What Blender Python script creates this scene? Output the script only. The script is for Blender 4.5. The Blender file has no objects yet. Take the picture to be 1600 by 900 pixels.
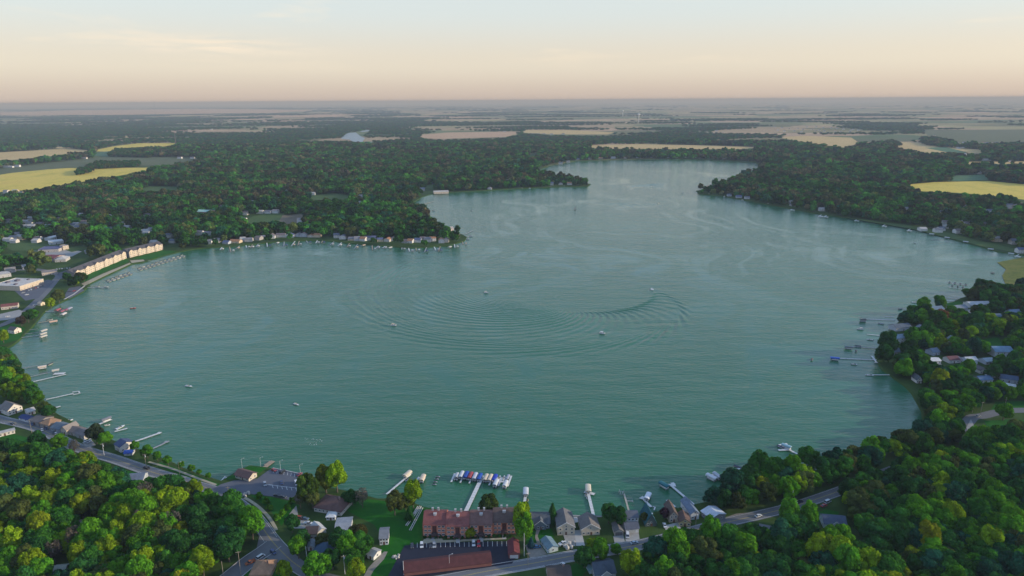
import bpy, bmesh, math, random
import numpy as np
from mathutils import Vector, Matrix
from mathutils.geometry import delaunay_2d_cdt

R_ = math.radians
SC = bpy.context.scene
COL = SC.collection
random.seed(7)
RNG = np.random.default_rng(11)

# ------------------------------------------------------------------ camera
FPX, PITCH, CAM_H, ROLL = 1066.0, R_(15.38), 250.0, R_(0.36)
cam_d = bpy.data.cameras.new("camera")
cam_d.sensor_width = 36.0
cam_d.lens = 36.0 * FPX / 1600.0
cam_d.clip_start = 1.0
cam_d.clip_end = 400000.0
cam = bpy.data.objects.new("camera", cam_d)
cam.matrix_world = Matrix.Translation((0, 0, CAM_H)) @ Matrix.Rotation(math.pi / 2 - PITCH, 4, 'X') @ Matrix.Rotation(-ROLL, 4, 'Z')
COL.objects.link(cam)
SC.camera = cam

# ------------------------------------------------------------------ sky, sun, exposure
SUN_EL, SUN_AZ = R_(15.0), R_(93.0)          # azimuth clockwise from the viewing direction (+Y)
world = bpy.data.worlds.new("World")
SC.world = world
world.use_nodes = True
nt = world.node_tree
nt.nodes.clear()
def N(tree, typ, **kw):
    n = tree.nodes.new(typ)
    for k, v in kw.items():
        setattr(n, k, v)
    return n
def build_world():
    L = nt.links.new
    out = N(nt, 'ShaderNodeOutputWorld')
    bg = N(nt, 'ShaderNodeBackground')
    bg.inputs['Strength'].default_value = 0.12
    sky = N(nt, 'ShaderNodeTexSky', sky_type='NISHITA')
    sky.sun_disc = False
    sky.sun_elevation = SUN_EL
    sky.sun_rotation = SUN_AZ
    sky.altitude = 250
    sky.air_density = SKY_AIR
    sky.dust_density = SKY_DUST
    sky.ozone_density = SKY_OZONE
    # thin veil of evening haze on the sky, by height above the horizon, the same all the way round
    tc = N(nt, 'ShaderNodeTexCoord')
    sep = N(nt, 'ShaderNodeSeparateXYZ')
    L(tc.outputs['Generated'], sep.inputs[0])
    ramp = N(nt, 'ShaderNodeValToRGB')
    ramp.color_ramp.interpolation = 'EASE'
    e = ramp.color_ramp.elements
    for i, (p, c) in enumerate(VEIL):
        el = e[i] if i < 2 else e.new(p)
        el.position = p
        el.color = (*c, 1)
    L(sep.outputs['Z'], ramp.inputs[0])
    mix = N(nt, 'ShaderNodeMix', data_type='RGBA')
    mix.inputs[0].default_value = VEIL_MIX
    L(sky.outputs[0], mix.inputs[6])
    sc = N(nt, 'ShaderNodeMix', data_type='RGBA', blend_type='MULTIPLY')
    sc.inputs[0].default_value = 1.0
    L(ramp.outputs[0], sc.inputs[6])
    sc.inputs[7].default_value = (VEIL_GAIN, VEIL_GAIN, VEIL_GAIN, 1)
    L(sc.outputs[2], mix.inputs[7])
    # thin streaks of cloud low over the horizon
    mp = N(nt, 'ShaderNodeMapping')
    mp.inputs['Scale'].default_value = (1.0, 1.0, 9.0)
    mp.inputs['Location'].default_value = (0.35, 0.0, 0.1)
    L(tc.outputs['Generated'], mp.inputs[0])
    no = N(nt, 'ShaderNodeTexNoise')
    no.inputs['Scale'].default_value = 3.4
    no.inputs['Detail'].default_value = 7
    no.inputs['Roughness'].default_value = 0.55
    no.inputs['Distortion'].default_value = 0.4
    L(mp.outputs[0], no.inputs['Vector'])
    cr = N(nt, 'ShaderNodeMapRange')
    cr.inputs['From Min'].default_value = 0.56
    cr.inputs['From Max'].default_value = 0.74
    cr.inputs['To Max'].default_value = 0.45
    L(no.outputs['Fac'], cr.inputs[0])
    band = N(nt, 'ShaderNodeMapRange', interpolation_type='SMOOTHSTEP')
    band.inputs['From Min'].default_value = 0.03
    band.inputs['From Max'].default_value = 0.07
    L(sep.outputs['Z'], band.inputs[0])
    band2 = N(nt, 'ShaderNodeMapRange', interpolation_type='SMOOTHSTEP')
    band2.inputs['From Min'].default_value = 0.55
    band2.inputs['From Max'].default_value = 0.12
    L(sep.outputs['Z'], band2.inputs[0])
    mu = N(nt, 'ShaderNodeMath', operation='MULTIPLY')
    L(cr.outputs[0], mu.inputs[0]); L(band.outputs[0], mu.inputs[1])
    mu2 = N(nt, 'ShaderNodeMath', operation='MULTIPLY')
    L(mu.outputs[0], mu2.inputs[0]); L(band2.outputs[0], mu2.inputs[1])
    cm = N(nt, 'ShaderNodeMix', data_type='RGBA')
    L(mu2.outputs[0], cm.inputs[0])
    L(mix.outputs[2], cm.inputs[6])
    cm.inputs[7].default_value = (9.2, 7.6, 5.6, 1)
    # one bright cloud streak, low ahead on the left
    def M(op, a, b=None, c=None):
        n = N(nt, 'ShaderNodeMath', operation=op)
        for i, v in enumerate((a, b, c)):
            if v is None: continue
            if isinstance(v, (int, float)): n.inputs[i].default_value = v
            else: L(v, n.inputs[i])
        return n.outputs[0]
    ratio = M('DIVIDE', sep.outputs['X'], M('MAXIMUM', sep.outputs['Y'], 0.02))
    sheared = M('MULTIPLY_ADD', ratio, 0.03, sep.outputs['Z'])
    u_ = M('MULTIPLY', M('ADD', ratio, 0.425), 8.0)
    v_ = M('MULTIPLY', M('SUBTRACT', sheared, 0.0575), 95.0)
    g_ = M('EXPONENT', M('MULTIPLY', M('ADD', M('MULTIPLY', u_, u_), M('MULTIPLY', v_, v_)), -1.0))
    mp5 = N(nt, 'ShaderNodeMapping'); mp5.inputs['Scale'].default_value = (14.0, 14.0, 130.0); L(tc.outputs['Generated'], mp5.inputs[0])
    n5 = N(nt, 'ShaderNodeTexNoise'); n5.inputs['Scale'].default_value = 1.0; n5.inputs['Detail'].default_value = 5; n5.inputs['Distortion'].default_value = 0.6; L(mp5.outputs[0], n5.inputs['Vector'])
    k5 = N(nt, 'ShaderNodeMapRange'); k5.inputs['From Min'].default_value = 0.35; k5.inputs['From Max'].default_value = 0.6; L(n5.outputs['Fac'], k5.inputs[0])
    cm2 = N(nt, 'ShaderNodeMix', data_type='RGBA')
    L(M('MULTIPLY', M('MULTIPLY', g_, k5.outputs[0]), 0.95), cm2.inputs[0]); L(cm.outputs[2], cm2.inputs[6]); cm2.inputs[7].default_value = (8.0, 7.0, 5.6, 1)
    L(cm2.outputs[2], bg.inputs[0])
    L(bg.outputs[0], out.inputs[0])
SKY_AIR, SKY_DUST, SKY_OZONE = 1.0, 1.5, 1.0
VEIL = [(0.0, (0.77, 0.635, 0.56)), (0.05, (0.95, 0.84, 0.70)), (0.125, (0.87, 0.93, 0.91)), (0.18, (0.72, 0.90, 1.24)), (0.30, (0.57, 0.82, 1.38)), (0.5, (0.44, 0.70, 1.25)), (1.0, (0.32, 0.52, 0.84))]
VEIL_MIX, VEIL_GAIN = 0.75, 8.2
build_world()
sun_d = bpy.data.lights.new("sun", 'SUN')
sun_d.energy = 4.6
sun_d.angle = R_(0.53)
sun_d.color = (1.0, 0.87, 0.66)
sun = bpy.data.objects.new("sun", sun_d)
sv = Vector((math.cos(SUN_EL) * math.sin(SUN_AZ), math.cos(SUN_EL) * math.cos(SUN_AZ), math.sin(SUN_EL)))
sun.rotation_euler = sv.to_track_quat('Z', 'Y').to_euler()
sun.location = (300, 0, 400)
COL.objects.link(sun)
SC.view_settings.view_transform = 'Standard'
SC.view_settings.look = 'None'
SC.view_settings.exposure = 0.0
SC.view_settings.gamma = 1.0
SC.cycles.max_bounces = 6
SC.cycles.diffuse_bounces = 2
SC.cycles.glossy_bounces = 2
SC.cycles.transmission_bounces = 4
SC.cycles.volume_bounces = 0
SC.cycles.transparent_max_bounces = 8

# ------------------------------------------------------------------ where things stand
LAND = 1.2
_c, _s, _ct, _st = math.cos(ROLL), math.sin(ROLL), math.cos(PITCH), math.sin(PITCH)
def G(px, py, z=LAND):
    """Map position (metres) of a point surveyed off the photograph."""
    u = (px - 800) / FPX; v = -(py - 450) / FPX
    x = _c * u + _s * v; y = -_s * u + _c * v
    t = (z - CAM_H) / (-_st + _ct * y)
    return Vector((x * t, (_ct + _st * y) * t, z))
def MPP(px, py):
    """Metres that one photograph pixel spans across the view there."""
    p = G(px, py)
    return (p.y * _ct + (CAM_H - p.z) * _st) / FPX
def GP(poly, z=LAND):
    return [G(a, b, z) for a, b in poly]
def to_px(x, y, z):
    """vectorised: map position -> photograph pixel"""
    dz = z - CAM_H
    fy = y * _ct - dz * _st
    up = y * _st + dz * _ct
    u = x / fy; v = up / fy
    uu = _c * u - _s * v; vv = _s * u + _c * v
    return 800 + uu * FPX, 450 - vv * FPX, fy
def pip(pts, poly):
    """points (n,2) inside polygon [(x,y)...]"""
    x, y = pts[:, 0], pts[:, 1]
    inside = np.zeros(len(pts), bool)
    n = len(poly)
    j = n - 1
    for i in range(n):
        xi, yi = poly[i][0], poly[i][1]; xj, yj = poly[j][0], poly[j][1]
        if yi != yj:
            c = ((yi > y) != (yj > y)) & (x < (xj - xi) * (y - yi) / (yj - yi) + xi)
            inside ^= c
        j = i
    return inside
def seg_dist(pts, line, closed=False):
    d = np.full(len(pts), 1e9)
    a = np.array([(p[0], p[1]) for p in line])
    b = np.roll(a, -1, 0) if closed else a[1:]
    if not closed: a = a[:-1]
    for p, q in zip(a, b):
        e = q - p
        t = np.clip(((pts - p) @ e) / max(1e-9, e @ e), 0, 1)
        d = np.minimum(d, np.hypot(pts[:, 0] - p[0] - t * e[0], pts[:, 1] - p[1] - t * e[1]))
    return d

# ------------------------------------------------------------------ helpers
def tag(o, label=None, cat=None, group=None, kind=None):
    if label: o['label'] = label
    if cat: o['category'] = cat
    if group: o['group'] = group
    if kind: o['kind'] = kind
    return o
def empty(name, loc=(0, 0, 0), rz=0.0):
    o = bpy.data.objects.new(name, None)
    o.empty_display_size = 0.5
    o.location = loc
    o.rotation_euler = (0, 0, rz)
    COL.objects.link(o)
    return o
def link_mesh(name, me, parent=None, loc=None, rz=0.0):
    o = bpy.data.objects.new(name, me)
    COL.objects.link(o)
    if parent is not None: o.parent = parent
    if loc is not None: o.location = loc
    if rz: o.rotation_euler = (0, 0, rz)
    return o
class MB:
    """collects faces, links them as ONE mesh object"""
    def __init__(s): s.v, s.f, s.m = [], [], []
    def add(s, vs, fs, m=0, M=None):
        o = len(s.v)
        s.v += [tuple(M @ Vector(p)) for p in vs] if M is not None else [tuple(p) for p in vs]
        s.f += [[o + i for i in f] for f in fs]
        s.m += [m] * len(fs)
        return s
    def box(s, x0, x1, y0, y1, z0, z1, m=0, M=None):
        vs = [(x0, y0, z0), (x1, y0, z0), (x1, y1, z0), (x0, y1, z0), (x0, y0, z1), (x1, y0, z1), (x1, y1, z1), (x0, y1, z1)]
        return s.add(vs, [(3, 2, 1, 0), (4, 5, 6, 7), (0, 1, 5, 4), (1, 2, 6, 5), (2, 3, 7, 6), (3, 0, 4, 7)], m, M)
    def prism(s, poly, z0, z1, m=0, M=None, bottom=True):
        n = len(poly)
        a = sum(poly[i][0] * poly[(i + 1) % n][1] - poly[(i + 1) % n][0] * poly[i][1] for i in range(n))
        if a < 0: poly = poly[::-1]
        vs = [(p[0], p[1], z0) for p in poly] + [(p[0], p[1], z1) for p in poly]
        fs = [list(range(n, 2 * n))] + [[i, (i + 1) % n, n + (i + 1) % n, n + i] for i in range(n)]
        if bottom: fs.append(list(range(n))[::-1])
        return s.add(vs, fs, m, M)
    def tube(s, a, b, r0, r1=None, n=8, m=0, cap=True, M=None):
        r1 = r0 if r1 is None else r1
        a = Vector(a); b = Vector(b); d = (b - a).normalized()
        u = d.orthogonal().normalized(); w = d.cross(u)
        vs = []
        for c, r in ((a, r0), (b, r1)):
            vs += [c + (u * math.cos(2 * math.pi * i / n) + w * math.sin(2 * math.pi * i / n)) * r for i in range(n)]
        fs = [[i, (i + 1) % n, n + (i + 1) % n, n + i] for i in range(n)]
        if cap: fs += [list(range(n))[::-1], list(range(n, 2 * n))]
        return s.add(vs, fs, m, M)
    def mesh(s, name, mats, smooth=False):
        me = bpy.data.meshes.new(name)
        me.from_pydata(s.v, [], s.f)
        for m in (mats if isinstance(mats, (list, tuple)) else [mats]): me.materials.append(m)
        if any(s.m): me.polygons.foreach_set('material_index', s.m)
        if smooth: me.polygons.foreach_set('use_smooth', [True] * len(s.f))
        me.update()
        return me
    def build(s, name, mats, parent=None, loc=None, rz=0.0, smooth=False):
        return link_mesh(name, s.mesh(name, mats, smooth), parent, loc, rz)
def kids(o): return CH.get(o.name, [])
def dup(root, loc, rz=0.0, label=None, group=None, name=None):
    """copy of a thing with copies of its parts and sub-parts"""
    def rec(o, par):
        c = o.copy(); COL.objects.link(c)
        if par is not None: c.parent = par
        for k in o.children: rec(k, c)
        return c
    c = rec(root, None)
    c.location = loc; c.rotation_euler = (0, 0, rz)
    if label: c['label'] = label
    if group: c['group'] = group
    return c

# ------------------------------------------------------------------ materials
_mats = {}
def mat(col, rough=0.7, metal=0.0, spec=0.35, var=0.12, scale=0.6, bump=0.0, name=None):
    key = (tuple(round(c, 4) for c in col), rough, metal, spec, var, scale, bump)
    if key in _mats: return _mats[key]
    m = bpy.data.materials.new(name or "painted_surface")
    m.use_nodes = True
    t = m.node_tree; b = t.nodes['Principled BSDF']
    b.inputs['Roughness'].default_value = rough
    b.inputs['Metallic'].default_value = metal
    b.inputs['Specular IOR Level'].default_value = spec
    tc = N(t, 'ShaderNodeTexCoord'); no = N(t, 'ShaderNodeTexNoise')
    no.inputs['Scale'].default_value = scale; no.inputs['Detail'].default_value = 5; no.inputs['Roughness'].default_value = 0.65
    t.links.new(tc.outputs['Object'], no.inputs['Vector'])
    r = N(t, 'ShaderNodeValToRGB')
    lo = [max(0, c * (1 - var * 1.6)) for c in col]; hi = [min(1, c * (1 + var * 1.6)) for c in col]
    r.color_ramp.elements[0].position = 0.3; r.color_ramp.elements[1].position = 0.7
    r.color_ramp.elements[0].color = (*lo, 1); r.color_ramp.elements[1].color = (*hi, 1)
    t.links.new(no.outputs['Fac'], r.inputs[0]); t.links.new(r.outputs[0], b.inputs['Base Color'])
    if bump:
        bp = N(t, 'ShaderNodeBump'); bp.inputs['Strength'].default_value = 1.0; bp.inputs['Distance'].default_value = bump
        t.links.new(no.outputs['Fac'], bp.inputs['Height']); t.links.new(bp.outputs[0], b.inputs['Normal'])
    _mats[key] = m
    return m
def roof_mat(col):
    """shingled roof: courses along the slope, weathered in patches"""
    key = ('roof',) + tuple(col)
    if key in _mats: return _mats[key]
    m = bpy.data.materials.new("roof_shingles"); m.use_nodes = True
    t = m.node_tree; b = t.nodes['Principled BSDF']; L = t.links.new
    b.inputs['Roughness'].default_value = 0.85; b.inputs['Specular IOR Level'].default_value = 0.25
    tc = N(t, 'ShaderNodeTexCoord')
    no = N(t, 'ShaderNodeTexNoise'); no.inputs['Scale'].default_value = 0.35; no.inputs['Detail'].default_value = 6; no.inputs['Roughness'].default_value = 0.7
    L(tc.outputs['Object'], no.inputs['Vector'])
    wv = N(t, 'ShaderNodeTexWave', bands_direction='Z'); wv.inputs['Scale'].default_value = 2.2; wv.inputs['Distortion'].default_value = 1.5
    L(tc.outputs['Object'], wv.inputs['Vector'])
    ad = N(t, 'ShaderNodeMath', operation='MULTIPLY_ADD'); ad.inputs[1].default_value = 0.22
    L(wv.outputs['Fac'], ad.inputs[0]); L(no.outputs['Fac'], ad.inputs[2])
    r = N(t, 'ShaderNodeValToRGB'); e = r.color_ramp.elements
    e[0].position = 0.35; e[1].position = 0.85
    e[0].color = (*[c * 0.72 for c in col], 1); e[1].color = (*[min(1, c * 1.35) for c in col], 1)
    L(ad.outputs[0], r.inputs[0]); L(r.outputs[0], b.inputs['Base Color'])
    bp = N(t, 'ShaderNodeBump'); bp.inputs['Distance'].default_value = 0.04; L(wv.outputs['Fac'], bp.inputs['Height']); L(bp.outputs[0], b.inputs['Normal'])
    _mats[key] = m
    return m
def noise_mix_mat(name, stops, scale, detail=8, rough=0.9, spec=0.15, scale2=None, amt2=0.35, bump=0.0, stretch=(1, 1, 1)):
    """ground-like surface: colour ramp over two octaves of world-space noise"""
    m = bpy.data.materials.new(name); m.use_nodes = True
    t = m.node_tree; b = t.nodes['Principled BSDF']; L = t.links.new
    b.inputs['Roughness'].default_value = rough; b.inputs['Specular IOR Level'].default_value = spec
    tc = N(t, 'ShaderNodeNewGeometry')
    mp = N(t, 'ShaderNodeMapping'); mp.inputs['Scale'].default_value = stretch
    L(tc.outputs['Position'], mp.inputs[0])
    n1 = N(t, 'ShaderNodeTexNoise'); n1.inputs['Scale'].default_value = scale; n1.inputs['Detail'].default_value = detail; n1.inputs['Roughness'].default_value = 0.62
    L(mp.outputs[0], n1.inputs['Vector'])
    fac = n1.outputs['Fac']
    if scale2:
        n2 = N(t, 'ShaderNodeTexNoise'); n2.inputs['Scale'].default_value = scale2; n2.inputs['Detail'].default_value = 4
        L(mp.outputs[0], n2.inputs['Vector'])
        mx = N(t, 'ShaderNodeMix'); mx.inputs[0].default_value = amt2
        L(fac, mx.inputs[2]); L(n2.outputs['Fac'], mx.inputs[3]); fac = mx.outputs[0]
    r = N(t, 'ShaderNodeValToRGB'); e = r.color_ramp.elements
    for i, (p, c) in enumerate(stops):
        el = e[i] if i < 2 else e.new(p)
        el.position = p; el.color = (*c, 1)
    L(fac, r.inputs[0]); L(r.outputs[0], b.inputs['Base Color'])
    if bump:
        bp = N(t, 'ShaderNodeBump'); bp.inputs['Distance'].default_value = bump
        L(fac, bp.inputs['Height']); L(bp.outputs[0], b.inputs['Normal'])
    return m
# ------------------------------------------------------------------ lake outline, land, water
SHORE = [(-60, 545), (10, 543), (20, 538), (30, 530), (50, 510), (62, 495), (75, 482), (100, 469), (130, 455), (140, 443), (165, 431), (195, 417.5), (206, 412), (222, 410), (255, 399),
         (290, 391), (320, 387), (370, 384), (430, 377.5), (500, 375), (560, 381), (640, 387), (700, 384), (725, 376), (729, 370), (722, 366), (700, 360),
         (690, 350), (672, 345), (668, 331), (645, 325), (642, 318), (660, 307), (675, 303), (690, 301), (720, 299.5), (800, 295), (870, 292), (918, 291), (923, 287.5), (900, 283),
         (870, 278), (838, 271), (842, 265), (860, 258), (900, 251), (1000, 248.5), (1100, 249), (1180, 253), (1189, 261), (1176, 270), (1150, 279), (1120, 290),
         (1088, 298), (1092, 303), (1130, 306.5), (1170, 314), (1220, 323), (1270, 333), (1330, 341), (1380, 348), (1430, 358), (1480, 371), (1530, 384), (1560, 393), (1700, 410),
         (1700, 470), (1600, 456), (1570, 450), (1545, 451), (1520, 458), (1500, 466), (1480, 476), (1455, 480), (1430, 488), (1410, 497), (1398, 510),
         (1385, 522), (1378, 537), (1368, 552), (1372, 565), (1380, 577), (1398, 590), (1415, 602), (1432, 624), (1442, 642), (1448, 672), (1405, 688), (1345, 705),
         (1300, 728), (1260, 738), (1215, 749), (1165, 755), (1140, 764), (1118, 778), (1108, 783), (1095, 786), (1062, 793), (1032, 797), (1010, 804),
         (985, 806.5), (940, 807.5), (895, 806.5), (870, 809), (830, 806), (800, 803), (760, 803), (725, 801), (690, 797), (662, 792), (645, 785), (620, 778), (590, 779),
         (560, 771), (520, 762), (500, 757), (492, 745.5), (425, 731.5), (417, 730), (390, 727), (372, 735), (358, 744), (345, 751), (310, 740), (280, 728), (240, 711), (205, 697), (165, 683),
         (135, 671), (110, 657), (88, 646), (72, 630), (48, 607), (38, 588), (28, 562), (22, 552), (10, 552), (-60, 560)]
def densify(pts, step, jit, seed, closed=True):
    rr = random.Random(seed); out = []
    n = len(pts)
    for i in range(n if closed else n - 1):
        a, b = pts[i], pts[(i + 1) % n]
        d = (b - a).length
        k = max(1, min(14, int(d / step)))
        for j in range(k):
            p = a.lerp(b, j / k)
            if j: p = p + Vector((rr.uniform(-jit, jit), rr.uniform(-jit, jit), 0))
            out.append(p)
    if not closed: out.append(pts[-1])
    return out
# (the left inlet points at x<0 lie outside the frame; drop the artificial mouth)
SHORE = [p for p in SHORE if p[0] > 5]
lake = densify(GP(SHORE), 14.0, 1.6, 3)
LAKE2 = [(p.x, p.y) for p in lake]

def flat_sheet(name, poly, z, material, kind='structure', label=None, thick=0.0, parent=None):
    """one polygon laid on the ground (concave allowed)"""
    vs = [Vector((p[0], p[1])) for p in poly]
    n = len(vs)
    r = delaunay_2d_cdt(vs, [(i, (i + 1) % n) for i in range(n)], [], 1, 1e-4)
    mb = MB()
    top = [(v.x, v.y, z) for v in r[0]]
    mb.add(top, [f if (top[f[1]][0] - top[f[0]][0]) * (top[f[2]][1] - top[f[0]][1]) - (top[f[2]][0] - top[f[0]][0]) * (top[f[1]][1] - top[f[0]][1]) > 0 else f[::-1] for f in r[2]])
    if thick:
        a = sum(vs[i].x * vs[(i + 1) % n].y - vs[(i + 1) % n].x * vs[i].y for i in range(n))
        q = vs if a > 0 else vs[::-1]
        mb.add([(p.x, p.y, z - thick) for p in q] + [(p.x, p.y, z) for p in q], [[i, (i + 1) % n, n + (i + 1) % n, n + i] for i in range(n)])
    o = mb.build(name, material, parent)
    if kind: o['kind'] = kind
    if label: o['label'] = label
    return o
def ribbon_pts(line, w):
    """left and right edges of a strip of width w along a polyline"""
    L_, Rr = [], []
    n = len(line)
    for i, p in enumerate(line):
        d = (line[min(n - 1, i + 1)] - line[max(0, i - 1)]); d = Vector((d.x, d.y, 0)).normalized()
        nrm = Vector((-d.y, d.x, 0))
        ww = w[i] if isinstance(w, (list, tuple)) else w
        L_.append(p + nrm * ww / 2); Rr.append(p - nrm * ww / 2)
    return L_, Rr
def smooth_line(pts, k=6):
    """Catmull-Rom through points"""
    out = []
    n = len(pts)
    for i in range(n - 1):
        p0, p1, p2, p3 = pts[max(0, i - 1)], pts[i], pts[i + 1], pts[min(n - 1, i + 2)]
        for j in range(k):
            t = j / k
            out.append(0.5 * ((2 * p1) + (p2 - p0) * t + (2 * p0 - 5 * p1 + 4 * p2 - p3) * t * t + (3 * p1 - p0 - 3 * p2 + p3) * t ** 3))
    out.append(pts[-1])
    return out
def strip(name, line, w, z, material, thick=0.0, label=None, kind='structure', parent=None):
    a, b = ribbon_pts(line, w)
    n = len(line); mb = MB()
    mb.add([(p.x, p.y, z) for p in a] + [(p.x, p.y, z) for p in b], [[n + i, n + i + 1, i + 1, i] for i in range(n - 1)])
    if thick:
        for s_, flip in ((a, False), (b, True)):
            vs = [(p.x, p.y, z) for p in s_] + [(p.x, p.y, z - thick) for p in s_]
            mb.add(vs, [([i, i + 1, n + i + 1, n + i] if not flip else [i + 1, i, n + i, n + i + 1]) for i in range(n - 1)])
    o = mb.build(name, material, parent)
    if kind: o['kind'] = kind
    if label: o['label'] = label
    return o

def ground_material():
    """near the lake: dark rough grass and leaf litter; farther out a patchwork of fields (each Voronoi cell one field)"""
    m = bpy.data.materials.new("farmland_and_rough_grass"); m.use_nodes = True
    t = m.node_tree; b = t.nodes['Principled BSDF']; L = t.links.new
    b.inputs['Roughness'].default_value = 0.95; b.inputs['Specular IOR Level'].default_value = 0.1
    g = N(t, 'ShaderNodeNewGeometry')
    n1 = N(t, 'ShaderNodeTexNoise'); n1.inputs['Scale'].default_value = 0.05; n1.inputs['Detail'].default_value = 9; n1.inputs['Roughness'].default_value = 0.65
    L(g.outputs['Position'], n1.inputs['Vector'])
    r1 = N(t, 'ShaderNodeValToRGB'); e = r1.color_ramp.elements
    e[0].position = 0.3; e[0].color = (0.022, 0.050, 0.012, 1); e[1].position = 0.7; e[1].color = (0.055, 0.100, 0.022, 1)
    L(n1.outputs['Fac'], r1.inputs[0])
    # fields
    nd = N(t, 'ShaderNodeTexNoise'); nd.inputs['Scale'].default_value = 0.0006; nd.inputs['Detail'].default_value = 2
    L(g.outputs['Position'], nd.inputs['Vector'])
    mp = N(t, 'ShaderNodeMapping'); mp.inputs['Scale'].default_value = (1 / 900, 1 / 620, 0); mp.inputs['Rotation'].default_value = (0, 0, 0.12)
    L(g.outputs['Position'], mp.inputs[0])
    vo = N(t, 'ShaderNodeTexVoronoi', feature='F1', distance='CHEBYCHEV'); vo.inputs['Randomness'].default_value = 0.75; vo.inputs['Scale'].default_value = 1.0
    L(mp.outputs[0], vo.inputs['Vector'])
    sp = N(t, 'ShaderNodeSeparateColor'); L(vo.outputs['Color'], sp.inputs[0])
    r2 = N(t, 'ShaderNodeValToRGB'); r2.color_ramp.interpolation = 'CONSTANT'; e = r2.color_ramp.elements
    for i, (p, c) in enumerate([(0.0, (0.15, 0.15, 0.07)), (0.2, (0.36, 0.26, 0.15)), (0.36, (0.14, 0.17, 0.07)), (0.5, (0.44, 0.3, 0.19)), (0.64, (0.24, 0.21, 0.1)), (0.78, (0.32, 0.28, 0.13)), (0.9, (0.09, 0.14, 0.06))]):
        el = e[i] if i < 2 else e.new(p)
        el.position = p; el.color = (*c, 1)
    L(sp.outputs[0], r2.inputs[0])
    n3 = N(t, 'ShaderNodeTexNoise'); n3.inputs['Scale'].default_value = 0.004; n3.inputs['Detail'].default_value = 6
    L(g.outputs['Position'], n3.inputs['Vector'])
    hs = N(t, 'ShaderNodeMix', data_type='RGBA', blend_type='OVERLAY'); hs.inputs[0].default_value = 0.5
    L(r2.outputs[0], hs.inputs[6]); L(n3.outputs['Fac'], hs.inputs[7])
    sx = N(t, 'ShaderNodeSeparateXYZ'); L(g.outputs['Position'], sx.inputs[0])
    mr = N(t, 'ShaderNodeMapRange'); mr.inputs['From Min'].default_value = 2600; mr.inputs['From Max'].default_value = 3600
    L(sx.outputs['Y'], mr.inputs[0])
    mx = N(t, 'ShaderNodeMix', data_type='RGBA')
    L(mr.outputs[0], mx.inputs[0]); L(r1.outputs[0], mx.inputs[6]); L(hs.outputs[2], mx.inputs[7])
    L(mx.outputs[2], b.inputs['Base Color'])
    return m

FAR = 140000.0
def build_ground():
    pts = [Vector((p.x, p.y)) for p in lake]
    n = len(pts)
    edges = [(i, (i + 1) % n) for i in range(n)]
    for x in np.linspace(-3200, 3200, 30):
        for y in np.linspace(-500, 4200, 24):
            pts.append(Vector((x + 0.37, y + 0.21)))
    for x in (-FAR, -60000, -20000, -9000, 0, 9000, 20000, 60000, FAR):
        for y in (-2000, 9000, 20000, 60000, FAR):
            pts.append(Vector((x, y)))
    r = delaunay_2d_cdt(pts, edges, [], 0, 1e-4)
    V = np.array([(v.x, v.y) for v in r[0]])
    F = [list(f) for f in r[2]]
    cen = np.array([V[f].mean(0) for f in F])
    ins = pip(cen, LAKE2)
    mb = MB()
    fs = []
    for f, k in zip(F, ins):
        if k: continue
        a, b_, c_ = V[f[0]], V[f[1]], V[f[2]]
        fs.append(f if (b_[0] - a[0]) * (c_[1] - a[1]) - (c_[0] - a[0]) * (b_[1] - a[1]) > 0 else f[::-1])
    mb.add([(x, y, LAND) for x, y in V], fs)
    # bank dropping under the water
    vs = [(p.x, p.y, LAND) for p in lake]
    ce = Vector((sum(p.x for p in lake) / n, sum(p.y for p in lake) / n, 0))
    lo = []
    for i in range(n):
        d = (lake[(i + 1) % n] - lake[i - 1]); nr = Vector((-d.y, d.x, 0)).normalized()
        q = lake[i] + nr * 2.2
        lo.append((q.x, q.y, -1.0))
    area = sum(lake[i].x * lake[(i + 1) % n].y - lake[(i + 1) % n].x * lake[i].y for i in range(n))
    if area < 0:
        lo = []
        for i in range(n):
            d = (lake[(i + 1) % n] - lake[i - 1]); nr = Vector((d.y, -d.x, 0)).normalized()
            q = lake[i] + nr * 2.2
            lo.append((q.x, q.y, -1.0))
    mb.add(vs + lo, [[i, (i + 1) % n, n + (i + 1) % n, n + i] if area < 0 else [(i + 1) % n, i, n + i, n + (i + 1) % n] for i in range(n)])
    o = mb.build('ground', ground_material())
    tag(o, 'flat country around the lake, farmland reaching the horizon', kind='structure')
build_ground()

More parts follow.
